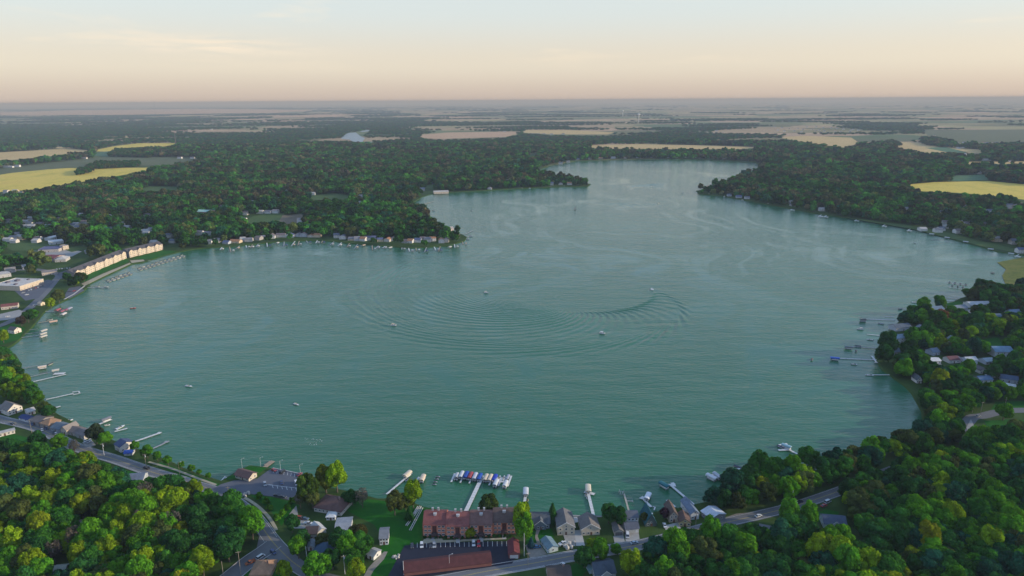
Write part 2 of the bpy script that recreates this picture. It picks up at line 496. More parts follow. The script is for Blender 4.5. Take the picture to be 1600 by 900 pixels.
def water_material():
    m = bpy.data.materials.new("lake_water"); m.use_nodes = True
    t = m.node_tree; b = t.nodes['Principled BSDF']; L = t.links.new
    b.inputs['Roughness'].default_value = 0.1
    b.inputs['IOR'].default_value = 1.333
    g = N(t, 'ShaderNodeNewGeometry')
    # murky green water, slightly uneven
    nb = N(t, 'ShaderNodeTexNoise'); nb.inputs['Scale'].default_value = 0.004; nb.inputs['Detail'].default_value = 3
    L(g.outputs['Position'], nb.inputs['Vector'])
    rb = N(t, 'ShaderNodeValToRGB'); e = rb.color_ramp.elements
    e[0].position = 0.3; e[0].color = (*WATER_A, 1); e[1].position = 0.7; e[1].color = (*WATER_B, 1)
    L(nb.outputs['Fac'], rb.inputs[0]); L(rb.outputs[0], b.inputs['Base Color'])
    # wind ripples, crests lying across the view
    mp = N(t, 'ShaderNodeMapping'); mp.inputs['Scale'].default_value = (0.12, 0.36, 0.3); mp.inputs['Rotation'].default_value = (0, 0, 0.12)
    L(g.outputs['Position'], mp.inputs[0])
    n1 = N(t, 'ShaderNodeTexNoise'); n1.inputs['Scale'].default_value = 1.0; n1.inputs['Detail'].default_value = 4; n1.inputs['Roughness'].default_value = 0.6; n1.inputs['Distortion'].default_value = 0.3
    L(mp.outputs[0], n1.inputs['Vector'])
    mp2 = N(t, 'ShaderNodeMapping'); mp2.inputs['Scale'].default_value = (0.02, 0.06, 0.3); mp2.inputs['Rotation'].default_value = (0, 0, -0.25)
    L(g.outputs['Position'], mp2.inputs[0])
    n2 = N(t, 'ShaderNodeTexNoise'); n2.inputs['Scale'].default_value = 1.0; n2.inputs['Detail'].default_value = 3
    L(mp2.outputs[0], n2.inputs['Vector'])
    sm = N(t, 'ShaderNodeMath', operation='MULTIPLY_ADD'); sm.inputs[1].default_value = 2.0
    L(n2.outputs['Fac'], sm.inputs[0]); L(n1.outputs['Fac'], sm.inputs[2])
    # calm slicks: long warped streaks where the ripples lie flat
    nw = N(t, 'ShaderNodeTexNoise'); nw.inputs['Scale'].default_value = 0.0022; nw.inputs['Detail'].default_value = 2
    L(g.outputs['Position'], nw.inputs['Vector'])
    sc = N(t, 'ShaderNodeVectorMath', operation='SCALE'); sc.inputs['Scale'].default_value = 900
    L(nw.outputs['Color'], sc.inputs[0])
    va = N(t, 'ShaderNodeVectorMath', operation='ADD'); L(sc.outputs[0], va.inputs[0]); L(g.outputs['Position'], va.inputs[1])
    mp3 = N(t, 'ShaderNodeMapping'); mp3.inputs['Scale'].default_value = (0.019, 0.0058, 0.001); mp3.inputs['Rotation'].default_value = (0, 0, 0.35)
    L(va.outputs[0], mp3.inputs[0])
    n3 = N(t, 'ShaderNodeTexNoise'); n3.inputs['Scale'].default_value = 1.0; n3.inputs['Detail'].default_value = 8; n3.inputs['Roughness'].default_value = 0.66
    L(mp3.outputs[0], n3.inputs['Vector'])
    sl = N(t, 'ShaderNodeMapRange'); sl.inputs['From Min'].default_value = 0.50; sl.inputs['From Max'].default_value = 0.70
    sl.inputs['To Min'].default_value = 1.0; sl.inputs['To Max'].default_value = 0.15
    L(n3.outputs['Fac'], sl.inputs[0])
    st = N(t, 'ShaderNodeMath', operation='MULTIPLY'); st.inputs[1].default_value = WAVE_BUMP
    L(sl.outputs[0], st.inputs[0])
    bp = N(t, 'ShaderNodeBump'); bp.inputs['Distance'].default_value = 1.15
    L(st.outputs[0], bp.inputs['Strength'])
    L(sm.outputs[0], bp.inputs['Height']); L(bp.outputs[0], b.inputs['Normal'])
    return m
WATER_A, WATER_B, WAVE_BUMP = (0.020, 0.114, 0.052), (0.028, 0.136, 0.066), 0.55

def kelvin(path, U, X, Y, lam0, ds=2.0):
    """surface height behind a boat that has come along path (last point = the boat): waves from every past place summed"""
    seg = [0.0]
    for a, b in zip(path[:-1], path[1:]): seg.append(seg[-1] + math.hypot(b[0] - a[0], b[1] - a[1]))
    S = seg[-1]
    s = np.arange(3.0, S, ds)
    px_ = np.interp(S - s, seg, [p[0] for p in path]); py_ = np.interp(S - s, seg, [p[1] for p in path])
    h = np.zeros_like(X); k0 = 2 * math.pi / lam0
    for si, xa, ya in zip(s, px_, py_):
        tau = si / U
        r = np.hypot(X - xa, Y - ya) + 2.0
        k = 9.81 * tau * tau / (4 * r * r)
        w = np.exp(-(np.log(k / k0) / 0.55) ** 2) * tau / r ** 1.5
        h += np.where(w > 1e-5, w * np.cos(9.81 * tau * tau / (4 * r)), 0) * min(1.0, (S - si) / 60.0)
    return h
def build_water():
    W = water_material()
    mb = MB()
    xs = [min(p.x for p in lake) - 60, max(p.x for p in lake) + 60]; ys = [min(p.y for p in lake) - 30, max(p.y for p in lake) + 60]
    patches = []
    def patch(path_px, U, lam, x0, x1, y0, y1, step, amp):
        path = [tuple(G(a, b, 0)[:2]) for a, b in path_px] if path_px[0][1] < 560 and isinstance(path_px[0][0], int) else path_px
        path = [tuple(p[:2]) for p in smooth_line([Vector((*p, 0)) for p in path], 8)]
        nx, ny = int((x1 - x0) / step) + 1, int((y1 - y0) / step) + 1
        gx, gy = np.linspace(x0, x1, nx), np.linspace(y0, y1, ny)
        X, Y = np.meshgrid(gx, gy)
        h = kelvin(path, U, X, Y, lam)
        h *= amp / max(1e-6, np.percentile(np.abs(h), 97))
        h = amp * 1.8 * np.tanh(h / (amp * 1.8))
        ed = np.minimum(np.minimum((X - x0), (x1 - X)), np.minimum(Y - y0, y1 - Y)) / 40.0
        h *= np.clip(ed, 0, 1) * (1 + 0.8 * np.exp(-np.hypot(X - path[-1][0], Y - path[-1][1]) / 90.0))
        patches.append((x0, x1, y0, y1, X, Y, h))
    cw = G(893, 464, 0)
    patch([(cw.x + 118 * math.cos(a), cw.y + 118 * math.sin(a)) for a in np.linspace(R_(60), R_(377), 40)], 4.9, 8.0, -290, 340, 570, 1100, 1.15, 0.21)
    patch([(880, 330), (930, 325), (970, 322), (1008, 321), (1030, 317)], 6.0, 26.0, 180, 480, 1480, 1800, 2.6, 0.22)
    patch([(985, 300), (1000, 296), (1015, 291), (1040, 286)], 6.0, 26.0, 280, 560, 1830, 2230, 3.0, 0.22)
    # sheet with rectangular holes for the patches
    gx = sorted(set([xs[0], xs[1]] + [v for p in patches for v in p[:2]])); gy = sorted(set([ys[0], ys[1]] + [v for p in patches for v in p[2:4]]))
    for i in range(len(gx) - 1):
        for j in range(len(gy) - 1):
            cx, cy = (gx[i] + gx[i + 1]) / 2, (gy[j] + gy[j + 1]) / 2
            if any(p[0] < cx < p[1] and p[2] < cy < p[3] for p in patches): continue
            a, b = gx[i], gx[i + 1]; c, d = gy[j], gy[j + 1]
            mb.add([(a, c, 0), (b, c, 0), (b, d, 0), (a, d, 0)], [(0, 1, 2, 3)])
    for x0, x1, y0, y1, X, Y, h in patches:
        ny, nx = X.shape
        o = len(mb.v)
        mb.v += list(zip(X.ravel().tolist(), Y.ravel().tolist(), h.ravel().tolist()))
        for j in range(ny - 1):
            q = o + j * nx
            mb.f += [[q + i, q + i + 1, q + nx + i + 1, q + nx + i] for i in range(nx - 1)]
        mb.m += [0] * ((nx - 1) * (ny - 1))
    w = mb.build('lake', W, smooth=True)
    tag(w, 'wide rippled green lake filling the middle of the view', kind='structure')
    # a far pond or two, lying calm
    Wc = mat((0.10, 0.16, 0.18), 0.34, spec=0.6, var=0.1, scale=0.02, name='calm_pond_water')
    for poly in ([(533, 214), (541, 208), (556, 207), (562, 212), (570, 216), (566, 222), (552, 222), (546, 218), (533, 217)], [(562, 205), (574, 203), (580, 204.5), (566, 206.5)], [(574, 222), (586, 221.5), (584, 224), (576, 224)]):
        flat_sheet('pond', [(p.x, p.y) for p in GP(poly)], LAND + 0.4, Wc, label='pale pond shining far beyond the woods')
build_water()

# ------------------------------------------------------------------ fields, lawns, roads
FIELD_M = {
    'gold': noise_mix_mat("ripe_crop", [(0.3, (0.40, 0.34, 0.05)), (0.52, (0.64, 0.48, 0.09)), (0.75, (0.56, 0.38, 0.09))], 0.012, scale2=0.09, stretch=(1, 0.35, 1)),
    'tan': noise_mix_mat("stubble", [(0.3, (0.46, 0.32, 0.13)), (0.7, (0.58, 0.42, 0.19))], 0.01, scale2=0.08),
    'pink': noise_mix_mat("bare_soil", [(0.3, (0.44, 0.27, 0.16)), (0.7, (0.54, 0.36, 0.22))], 0.01, scale2=0.08),
    'dull': noise_mix_mat("green_crop", [(0.3, (0.075, 0.10, 0.045)), (0.7, (0.12, 0.13, 0.06))], 0.008, scale2=0.07),
    'green': noise_mix_mat("young_crop", [(0.3, (0.05, 0.13, 0.06)), (0.7, (0.08, 0.17, 0.08))], 0.008, scale2=0.07),
    'grass': noise_mix_mat("meadow_grass", [(0.3, (0.04, 0.085, 0.02)), (0.7, (0.08, 0.13, 0.035))], 0.03, scale2=0.2),
    'dirt': noise_mix_mat("bare_dirt", [(0.3, (0.12, 0.095, 0.06)), (0.7, (0.2, 0.16, 0.11))], 0.04, scale2=0.3),
}
LAWN_M = noise_mix_mat("mown_lawn", [(0.3, (0.006, 0.075, 0.005)), (0.52, (0.010, 0.105, 0.006)), (0.72, (0.030, 0.135, 0.008))], 0.05, scale2=0.5, amt2=0.4)
REED_M = noise_mix_mat("reed_bed", [(0.32, (0.05, 0.08, 0.015)), (0.52, (0.12, 0.14, 0.02)), (0.62, (0.17, 0.14, 0.04)), (0.72, (0.08, 0.11, 0.02))], 0.05, scale2=0.4, bump=0.4)
FIELDS = [
    ('gold', [(-60, 280), (0, 273), (40, 267), (107, 262.5), (232, 262), (250, 260), (225, 268), (165, 278), (110, 288), (55, 296), (0, 300), (-60, 304)]),
    ('dull', [(-60, 276), (0, 264), (80, 254), (170, 245), (310, 246), (312, 252), (260, 258), (107, 261.5), (0, 272), (-60, 279)]),
    ('tan', [(-60, 240), (0, 238), (110, 232), (150, 236), (90, 243), (0, 252), (-60, 256)]),
    ('gold', [(142, 236), (175, 229), (215, 224), (277, 223.5), (266, 228), (215, 233), (165, 237)]),
    ('green', [(140, 243), (158, 237.5), (200, 235), (212, 242), (168, 245)]),
    ('tan', [(70, 230), (100, 229.5), (120, 230.5), (95, 232.5)]), ('tan', [(160, 215), (200, 212.5), (260, 212), (210, 214.5), (165, 216.5)]),
    ('pink', [(655, 211), (700, 207), (805, 205.5), (812, 208), (790, 214), (690, 217), (660, 215)]),
    ('pink', [(0, 176), (120, 172), (330, 170), (500, 172), (430, 176), (200, 179), (0, 180)]), ('pink', [(420, 182), (500, 179), (560, 179), (520, 182), (430, 184)]),
    ('tan', [(820, 203), (890, 203), (960, 207), (950, 210), (860, 210), (818, 207)]),
    ('tan', [(920, 227), (1000, 225), (1100, 227), (1190, 230), (1180, 233), (1000, 233), (925, 231)]),
    ('gold', [(1412, 289), (1460, 284.5), (1545, 283), (1600, 288), (1680, 296), (1680, 318), (1600, 312), (1540, 305), (1490, 301), (1440, 299)]),
    ('green', [(1478, 282), (1495, 274), (1540, 273), (1544, 281.5), (1500, 283)]),
    ('tan', [(1214, 214), (1260, 212.5), (1330, 215), (1342, 223), (1320, 231), (1255, 222)]), ('tan', [(1390, 222), (1440, 223), (1475, 232), (1500, 239), (1450, 239), (1400, 230)]),
    ('green', [(1445, 231), (1480, 229.5), (1512, 237), (1505, 240), (1480, 238)]), ('dull', [(1335, 217), (1425, 215), (1430, 221), (1345, 222)]),
    ('tan', [(1478, 230), (1530, 234), (1540, 240), (1515, 239)]), ('dull', [(1440, 203), (1640, 202), (1640, 222), (1500, 224), (1450, 212)]),
    ('tan', [(1500, 253), (1640, 252), (1640, 256), (1510, 257)]),
    ('grass', [(378, 350), (395, 338), (425, 332), (445, 334), (440, 344), (425, 351)]), ('dirt', [(436, 346), (442, 336), (470, 335), (482, 338), (476, 346), (455, 352)]),
    ('grass', [(215, 296), (235, 291), (285, 292), (278, 298), (225, 299)]), ('grass', [(480, 307), (520, 302), (560, 307), (530, 313), (490, 313)]), ('grass', [(655, 292), (675, 288), (690, 290), (675, 295)]),
    ('grass', [(375, 330), (395, 323), (400, 325), (380, 333)]),
    ('grass', [(0, 384), (30, 379), (70, 382), (105, 384), (60, 392), (20, 392)]), ('grass', [(95, 388), (130, 384), (140, 388), (112, 394)]),
    ('grass', [(818, 244), (836, 239), (846, 240), (830, 245)]),
    ('grass', [(1310, 338), (1440, 355), (1540, 378), (1600, 392), (1590, 396), (1530, 384), (1430, 359), (1330, 342)]),
]
FIELD_PX = [p for _, p in FIELDS]
for i, (k, poly) in enumerate(FIELDS):
    flat_sheet('field', [(p.x, p.y) for p in GP(poly)], LAND + 0.15 + 0.01 * i, FIELD_M[k])

ASPH = noise_mix_mat("worn_asphalt", [(0.3, (0.115, 0.118, 0.128)), (0.7, (0.165, 0.168, 0.178))], 0.25, scale2=0.03, amt2=0.5, rough=0.85, spec=0.3)
ASPH_LOT = noise_mix_mat("old_lot_asphalt", [(0.3, (0.075, 0.085, 0.11)), (0.7, (0.12, 0.125, 0.145))], 0.2, scale2=0.04, amt2=0.6, rough=0.85, spec=0.3)
ASPH_NEW = noise_mix_mat("fresh_asphalt", [(0.3, (0.010, 0.012, 0.026)), (0.7, (0.016, 0.019, 0.036))], 0.3, rough=0.75, spec=0.35)
CONC = noise_mix_mat("concrete", [(0.3, (0.26, 0.25, 0.24)), (0.7, (0.36, 0.35, 0.33))], 0.4, scale2=0.05, rough=0.9)
CONC_L = noise_mix_mat("pale_concrete", [(0.3, (0.36, 0.35, 0.34)), (0.7, (0.46, 0.45, 0.43))], 0.4, scale2=0.05, rough=0.9)
SAND = noise_mix_mat("sandy_concrete", [(0.3, (0.33, 0.29, 0.2)), (0.7, (0.43, 0.38, 0.28))], 0.4, rough=0.9)
GRAVEL = noise_mix_mat("gravel", [(0.3, (0.2, 0.18, 0.15)), (0.7, (0.31, 0.28, 0.24))], 0.8, scale2=0.08, rough=0.95, bump=0.05)
LINE_W = mat((0.62, 0.62, 0.6), 0.8, var=0.25, scale=1.5, name="white_road_paint")
LINE_Y = mat((0.5, 0.36, 0.05), 0.8, var=0.25, scale=1.5, name="yellow_road_paint")

_lz = [0]
SHEET_PX = []
def sheet(name, poly, m, z=None, thick=0.0, label=None):
    _lz[0] += 1
    SHEET_PX.append(poly)
    zz = LAND + (0.02 + 0.004 * _lz[0] if z is None else z)
    return flat_sheet(name, [(p.x, p.y) for p in GP(poly)], zz, m, thick=thick, label=label)

LAWNS = [
    [(560, 778), (600, 783), (640, 788), (662, 793), (690, 798), (725, 802), (735, 806), (660, 812), (658, 846), (630, 862), (618, 880), (600, 905), (566, 905), (590, 868), (600, 845), (585, 820), (545, 800), (535, 785)],
    [(352, 749), (372, 736), (390, 728), (417, 731), (402, 742), (372, 748)],
    [(390, 773), (425, 777), (458, 785), (468, 790), (450, 805), (440, 822), (424, 800), (405, 784)],
    [(0, 672), (20, 678), (75, 692), (85, 705), (40, 708), (-30, 705), (-30, 668)],
    [(183, 733), (215, 738), (245, 748), (262, 757), (240, 762), (205, 755)],
    [(310, 766), (345, 775), (385, 803), (392, 816), (350, 795)],
    [(250, 722), (345, 757), (338, 762), (245, 728)],
    [(830, 830), (862, 826), (868, 850), (860, 862), (835, 868), (818, 850)],
    [(612, 868), (640, 850), (662, 850), (640, 875), (612, 905), (590, 905)],
    [(1268, 805), (1290, 796), (1312, 800), (1300, 818), (1275, 815)],
    [(119, 438), (125, 432), (196, 403), (202, 408.5), (160, 426.5), (130, 441)], [(205, 404), (255, 391), (276, 393), (240, 404), (222, 405)],
    [(1478, 474), (1500, 470), (1505, 476), (1482, 480)], [(1495, 535), (1560, 527), (1570, 545), (1500, 552)],
    [(1555, 628), (1620, 626), (1620, 640), (1548, 642)], [(1538, 658), (1580, 655), (1640, 660), (1640, 672), (1545, 672)],
    [(0, 512), (20, 506), (40, 512), (30, 530), (0, 540)], [(878, 893), (900, 880), (920, 888), (905, 905), (870, 905)],
    [(375, 905), (390, 892), (410, 884), (440, 886), (452, 905)],
]
for p in LAWNS: sheet('lawn', p, LAWN_M)
sheet('reed_bed', [(1558, 409), (1600, 401), (1660, 402), (1660, 450), (1600, 447), (1572, 445), (1566, 430), (1572, 420)], REED_M, z=-0.75)

ROAD_W = smooth_line(GP([(-60, 637), (0, 655), (60, 670), (120, 699), (180, 718), (235, 737), (290, 753), (340, 768), (367, 782), (390, 801), (408, 822), (423, 843), (440, 862), (465, 884), (500, 902), (560, 914), (630, 915), (700, 905), (760, 893), (830, 881), (900, 868), (950, 860), (1000, 851), (1060, 836), (1120, 820), (1190, 804), (1245, 790), (1310, 768), (1360, 748), (1420, 725)]), 6)
def lane(a, b): return ROAD_W[a * 6: b * 6 + 1]
strip('road', ROAD_W, 8.8, LAND + 0.20, ASPH, thick=0.15, label='grey two lane road running along the near shore')
ROAD_S = smooth_line(GP([(428, 850), (412, 862), (390, 877), (362, 900), (330, 926)]), 6)
strip('road', ROAD_S, 11.0, LAND + 0.196, ASPH, thick=0.15, label='side road leaving the lake road at the junction')
sheet('road', [(405, 838), (420, 850), (445, 868), (470, 888), (440, 882), (405, 868), (388, 876), (400, 862)], ASPH, z=0.204)
ROAD_E = smooth_line(GP([(1500, 672), (1512, 660), (1520, 652), (1535, 650), (1555, 645), (1575, 642), (1600, 641), (1660, 640)]), 6)
strip('road', ROAD_E, 9.0, LAND + 0.12, ASPH, label='grey road curving among the trees on the east shore')
ROAD_T = smooth_line(GP([(-30, 520), (10, 505), (28, 495), (50, 478), (70, 458), (85, 440), (92, 430), (75, 424), (50, 421), (0, 424)]), 6)
strip('road', ROAD_T, 10.0, LAND + 0.13, ASPH, label='town street curving past the flat roofed store')
# kerbs and pavements
for off in (-4.6, 4.6):
    def off_line(line, o):
        a, b = ribbon_pts(line, 2 * abs(o)); return a if o > 0 else b
    segs = [(0, 6), (9, 12), (18, 22)] if off > 0 else [(0, 9), (13, 15), (16, 22)]
    for a, b in segs:
        strip('kerb', off_line(lane(a, b), off), 0.35, LAND + 0.32, CONC_L, thick=0.3)
for off in (-3.7, 3.7):
    strip('road_marking', off_line(lane(0, 11), off), 0.16, LAND + 0.205, LINE_W)
    strip('road_marking', off_line(lane(16, 28), off), 0.16, LAND + 0.205, LINE_W)
for off in (-0.18, 0.18):
    strip('road_marking', off_line(ROAD_W, off), 0.13, LAND + 0.207, LINE_Y)
strip('kerb', off_line(ROAD_S, 5.6), 0.4, LAND + 0.32, CONC_L, thick=0.3)
strip('kerb', off_line(ROAD_S, -5.6), 0.4, LAND + 0.32, CONC_L, thick=0.3)
WALK1 = smooth_line(GP([(382, 778), (391, 783), (405, 793), (418, 806), (427, 819), (432, 829)]), 5)
strip('pavement', WALK1, 2.0, LAND + 0.26, SAND, thick=0.15, label='pale pavement curving beside the road by the lot')
WALK2 = smooth_line(GP([(232, 722), (270, 733), (310, 748), (338, 758)]), 5)
strip('pavement', WALK2, 1.8, LAND + 0.26, SAND, thick=0.15, label='pale pavement between the lake road and the shore')
# parking lots and drives
sheet('car_park', [(330, 765), (345, 757), (366, 751), (402, 748), (417, 737), (426, 732), (490, 746), (490, 765), (468, 785), (425, 776), (390, 772), (377, 778), (366, 780)], ASPH_LOT, z=0.208, label='large lakeside car park with rows of white stalls')
sheet('car_park', [(632, 853), (662, 849), (793, 846), (800, 862), (806, 872), (800, 881), (768, 886), (700, 896), (600, 912), (612, 890)], ASPH_NEW, z=0.212, label='fresh black car park behind the brick apartments')
sheet('driveway', [(450, 806), (463, 790), (466, 806), (490, 818), (495, 826), (455, 826)], CONC)
sheet('driveway', [(606, 862), (600, 874), (585, 890), (576, 905), (566, 905), (575, 888), (590, 872), (600, 862)], GRAVEL)
sheet('driveway', [(897, 829), (908, 828), (914, 853), (900, 853)], CONC_L)
sheet('driveway', [(880, 836), (898, 834), (899, 854), (884, 848)], CONC)
sheet('patio', [(896, 807.5), (926, 808), (930, 812), (898, 817)], CONC_L)
sheet('driveway', [(958, 838), (974, 836), (977, 849), (961, 852)], CONC)
sheet('driveway', [(976, 834), (998, 832), (1000, 848), (978, 849)], CONC)
sheet('driveway', [(1036, 822), (1060, 816), (1064, 826), (1040, 828)], CONC_L)
sheet('car_park', [(1118, 814), (1150, 803), (1190, 799), (1230, 785), (1236, 790), (1185, 810), (1128, 824)], GRAVEL)
sheet('car_park', [(1186, 818), (1215, 824), (1234, 838), (1205, 848), (1188, 838)], ASPH)
sheet('car_park', [(820, 852), (842, 848), (855, 866), (828, 872)], GRAVEL)
sheet('path', [(838, 828), (844, 828), (840, 838), (845, 850), (841, 855), (836, 840)], GRAVEL)
sheet('pavement', [(657, 846), (790, 840.5), (792, 843), (657, 850)], SAND, z=0.25, label='sandy pavement along the front of the brick apartments')
sheet('car_park', [(20, 452), (75, 437), (85, 440), (60, 466), (40, 470)], ASPH_LOT)
sheet('car_park', [(100, 463), (108, 450), (125, 447), (132, 454), (108, 467)], ASPH_LOT)
sheet('car_park', [(47, 393), (60, 388), (110, 389), (128, 393), (112, 401), (50, 400)], CONC)
sheet('car_park', [(-5, 492), (30, 484), (42, 490), (12, 500), (-10, 502)], CONC)
sheet('car_park', [(88, 428), (110, 420), (112, 428), (96, 436)], ASPH_LOT)
sheet('car_park', [(60, 668), (90, 680), (110, 690), (130, 695), (118, 697), (60, 674)], ASPH_LOT)
sheet('driveway', [(128, 692), (142, 686), (150, 696), (138, 700)], CONC)
sheet('driveway', [(1538, 584), (1550, 581), (1556, 590), (1540, 592)], CONC); sheet('driveway', [(1500, 568), (1520, 566), (1535, 574), (1510, 576)], CONC)
sheet('driveway', [(1440, 570), (1470, 568), (1475, 574), (1445, 575)], CONC); sheet('driveway', [(1510, 668), (1517, 655), (1523, 668), (1514, 682)], CONC)
sheet('driveway', [(1450, 492), (1475, 488), (1530, 482), (1540, 486), (1470, 496), (1440, 500)], CONC)
sheet('beach', [(127, 443.5), (160, 428), (203, 410.5), (204, 412.5), (164, 431), (138, 444), (132, 447)], SAND, z=0.09); sheet('beach', [(203, 407), (224, 405.5), (226, 408), (206, 411)], SAND, z=0.09)
# ------------------------------------------------------------------ trees
def foliage_material(name, instanced):
    m = bpy.data.materials.new(name); m.use_nodes = True
    t = m.node_tree; L = t.links.new
    t.nodes.clear()
    out = N(t, 'ShaderNodeOutputMaterial')
    if instanced:
        a = N(t, 'ShaderNodeAttribute', attribute_type='INSTANCER', attribute_name='tint'); tint = a.outputs['Color']
    else:
        a = N(t, 'ShaderNodeObjectInfo'); tint = a.outputs['Color']
    lv = N(t, 'ShaderNodeAttribute', attribute_name='leafvar')
    mr = N(t, 'ShaderNodeMapRange'); mr.inputs['To Min'].default_value = 0.45; mr.inputs['To Max'].default_value = 1.65
    L(lv.outputs['Fac'], mr.inputs[0])
    sc = N(t, 'ShaderNodeVectorMath', operation='SCALE'); L(tint, sc.inputs[0]); L(mr.outputs[0], sc.inputs['Scale'])
    df = N(t, 'ShaderNodeBsdfDiffuse'); L(sc.outputs[0], df.inputs['Color'])
    tr = N(t, 'ShaderNodeBsdfTranslucent'); 
    ty = N(t, 'ShaderNodeVectorMath', operation='MULTIPLY'); ty.inputs[1].default_value = (1.25, 1.15, 0.6)
    L(sc.outputs[0], ty.inputs[0]); L(ty.outputs[0], tr.inputs['Color'])
    mx = N(t, 'ShaderNodeMixShader'); mx.inputs[0].default_value = 0.22
    L(df.outputs[0], mx.inputs[1]); L(tr.outputs[0], mx.inputs[2]); L(mx.outputs[0], out.inputs[0])
    return m
FOL_OBJ = foliage_material("tree_foliage", False)
FOL_INS = foliage_material("woodland_foliage", True)
BARK = mat((0.11, 0.085, 0.065), 0.9, var=0.3, scale=2.0, name="bark")

def ico(sub):
    bm = bmesh.new(); bmesh.ops.create_icosphere(bm, subdivisions=sub, radius=1.0)
    v = np.array([p.co[:] for p in bm.verts]); bm.verts.index_update()
    f = [[q.index for q in p.verts] for p in bm.faces]
    bm.free(); return v, f
ICO1, ICO2 = ico(1), ico(2)
def crown_mesh(name, seed, R, Hh, zc, nl, nq, q, material, style='round', core=True, ic=None):
    """leafy crown: lobes around a dome, each covered in leaf-clump faces with gaps between the lobes"""
    r = np.random.default_rng(seed)
    lob = [(np.array([0, 0, zc]), R * 0.55)]
    for i in range(nl):
        a = 2 * math.pi * (i * 0.381966 + r.uniform(-.1, .1)); zz = r.uniform(-0.55, 0.95)
        if style == 'plume': zz = r.uniform(-0.4, 1.0)
        rad = math.sqrt(max(0.05, 1 - zz * zz * 0.92)) * r.uniform(0.5, 0.78)
        c = np.array([math.cos(a) * rad * R, math.sin(a) * rad * R, zc + zz * Hh * 0.5])
        lob.append((c, R * r.uniform(0.20, 0.40)))
    C = np.array([l[0] for l in lob]); Rad = np.array([l[1] for l in lob])
    squ = 1.5 if style == 'plume' else (1.25 if style == 'willow' else 0.85)
    w = Rad ** 2 / (Rad ** 2).sum()
    k = r.choice(len(lob), size=int(nq * 1.8), p=w)
    d = r.normal(size=(len(k), 3)); d[:, 2] += 0.35; d /= np.linalg.norm(d, axis=1)[:, None]
    sc = np.array([1, 1, squ])
    P_ = C[k] + d * sc * (Rad[k] * r.uniform(0.82, 1.12, len(k)))[:, None]
    keep = np.ones(len(k), bool)
    for i in range(len(lob)):
        dd = np.linalg.norm((P_ - C[i]) / sc, axis=1)
        keep &= ~((dd < Rad[i] * 0.78) & (k != i))
    P_, d, k = P_[keep][:nq], d[keep][:nq], k[keep][:nq]
    n = len(P_)
    nr = d + r.normal(size=(n, 3)) * 0.45
    if style == 'willow': nr[:, 2] -= 0.2
    nr /= np.linalg.norm(nr, axis=1)[:, None]
    t1 = np.cross(nr, r.normal(size=(n, 3))); t1 /= np.linalg.norm(t1, axis=1)[:, None] + 1e-9
    t2 = np.cross(nr, t1)
    s1 = q * r.uniform(0.5, 1.35, n)[:, None]; s2 = q * r.uniform(0.5, 1.1, n)[:, None]
    V = np.stack([P_ - t1 * s1, P_ - t2 * s2 * 0.8 + t1 * s1 * 0.15, P_ + t1 * s1, P_ + t2 * s2], 1).reshape(-1, 3)
    F = np.arange(4 * n).reshape(-1, 4).tolist()
    lobv = r.uniform(0, 1, len(lob))
    lv = (0.62 * lobv[k] + 0.38 * r.uniform(0, 1, n)).tolist()
    if core:
        iv, jf = ic or ICO1
        allv = [V]; off = len(V)
        for i in range(len(lob)):
            vv = iv * (1 + r.uniform(-.16, .16, (len(iv), 1))) * sc * Rad[i] * 0.8 + C[i]
            allv.append(vv); F += [[off + a for a in f] for f in jf]; off += len(vv)
            lv += [0.62 * lobv[i] + 0.19] * len(jf)
        V = np.concatenate(allv)
    me = bpy.data.meshes.new(name)
    me.from_pydata(V.tolist(), [], F)
    me.materials.append(material)
    at = me.attributes.new('leafvar', 'FLOAT', 'FACE'); at.data.foreach_set('value', lv)
    me.update()
    return me
def trunk_mesh(name, seed, h, r0, spread, bare=False):
    r = random.Random(seed); mb = MB()
    b1 = Vector((r.uniform(-.3, .3), r.uniform(-.3, .3), h * 0.45))
    mb.tube((0, 0, -0.3), b1, r0, r0 * 0.7, 7)
    mb.tube(b1, (b1.x * 1.5, b1.y * 1.5, h * 0.82), r0 * 0.7, r0 * 0.25, 6)
    for i in range(6 if not bare else 10):
        a = i * 2.4 + r.uniform(-.4, .4); z = h * r.uniform(0.3, 0.55); q = spread * r.uniform(0.5, 0.9)
        s_ = Vector((b1.x * z / h, b1.y * z / h, z)); e_ = Vector((math.cos(a) * q, math.sin(a) * q, z + h * r.uniform(0.2, 0.4)))
        mb.tube(s_, e_, r0 * 0.42, r0 * 0.12, 5)
        if bare:
            for j in range(7):
                t_ = r.uniform(0.35, 1.0); p = s_.lerp(e_, t_)
                d = Vector((r.uniform(-1, 1), r.uniform(-1, 1), r.uniform(0.1, 1.2))) * spread * 0.35
                mb.tube(p, p + d, r0 * 0.14, r0 * 0.03, 4, cap=False)
                for g_ in range(3):
                    u = p + d * r.uniform(.3, 1); mb.tube(u, u + Vector((r.uniform(-1, 1), r.uniform(-1, 1), r.uniform(0, 1))) * spread * 0.2, r0 * 0.07, r0 * 0.02, 3, cap=False)
    return mb.mesh(name, BARK)
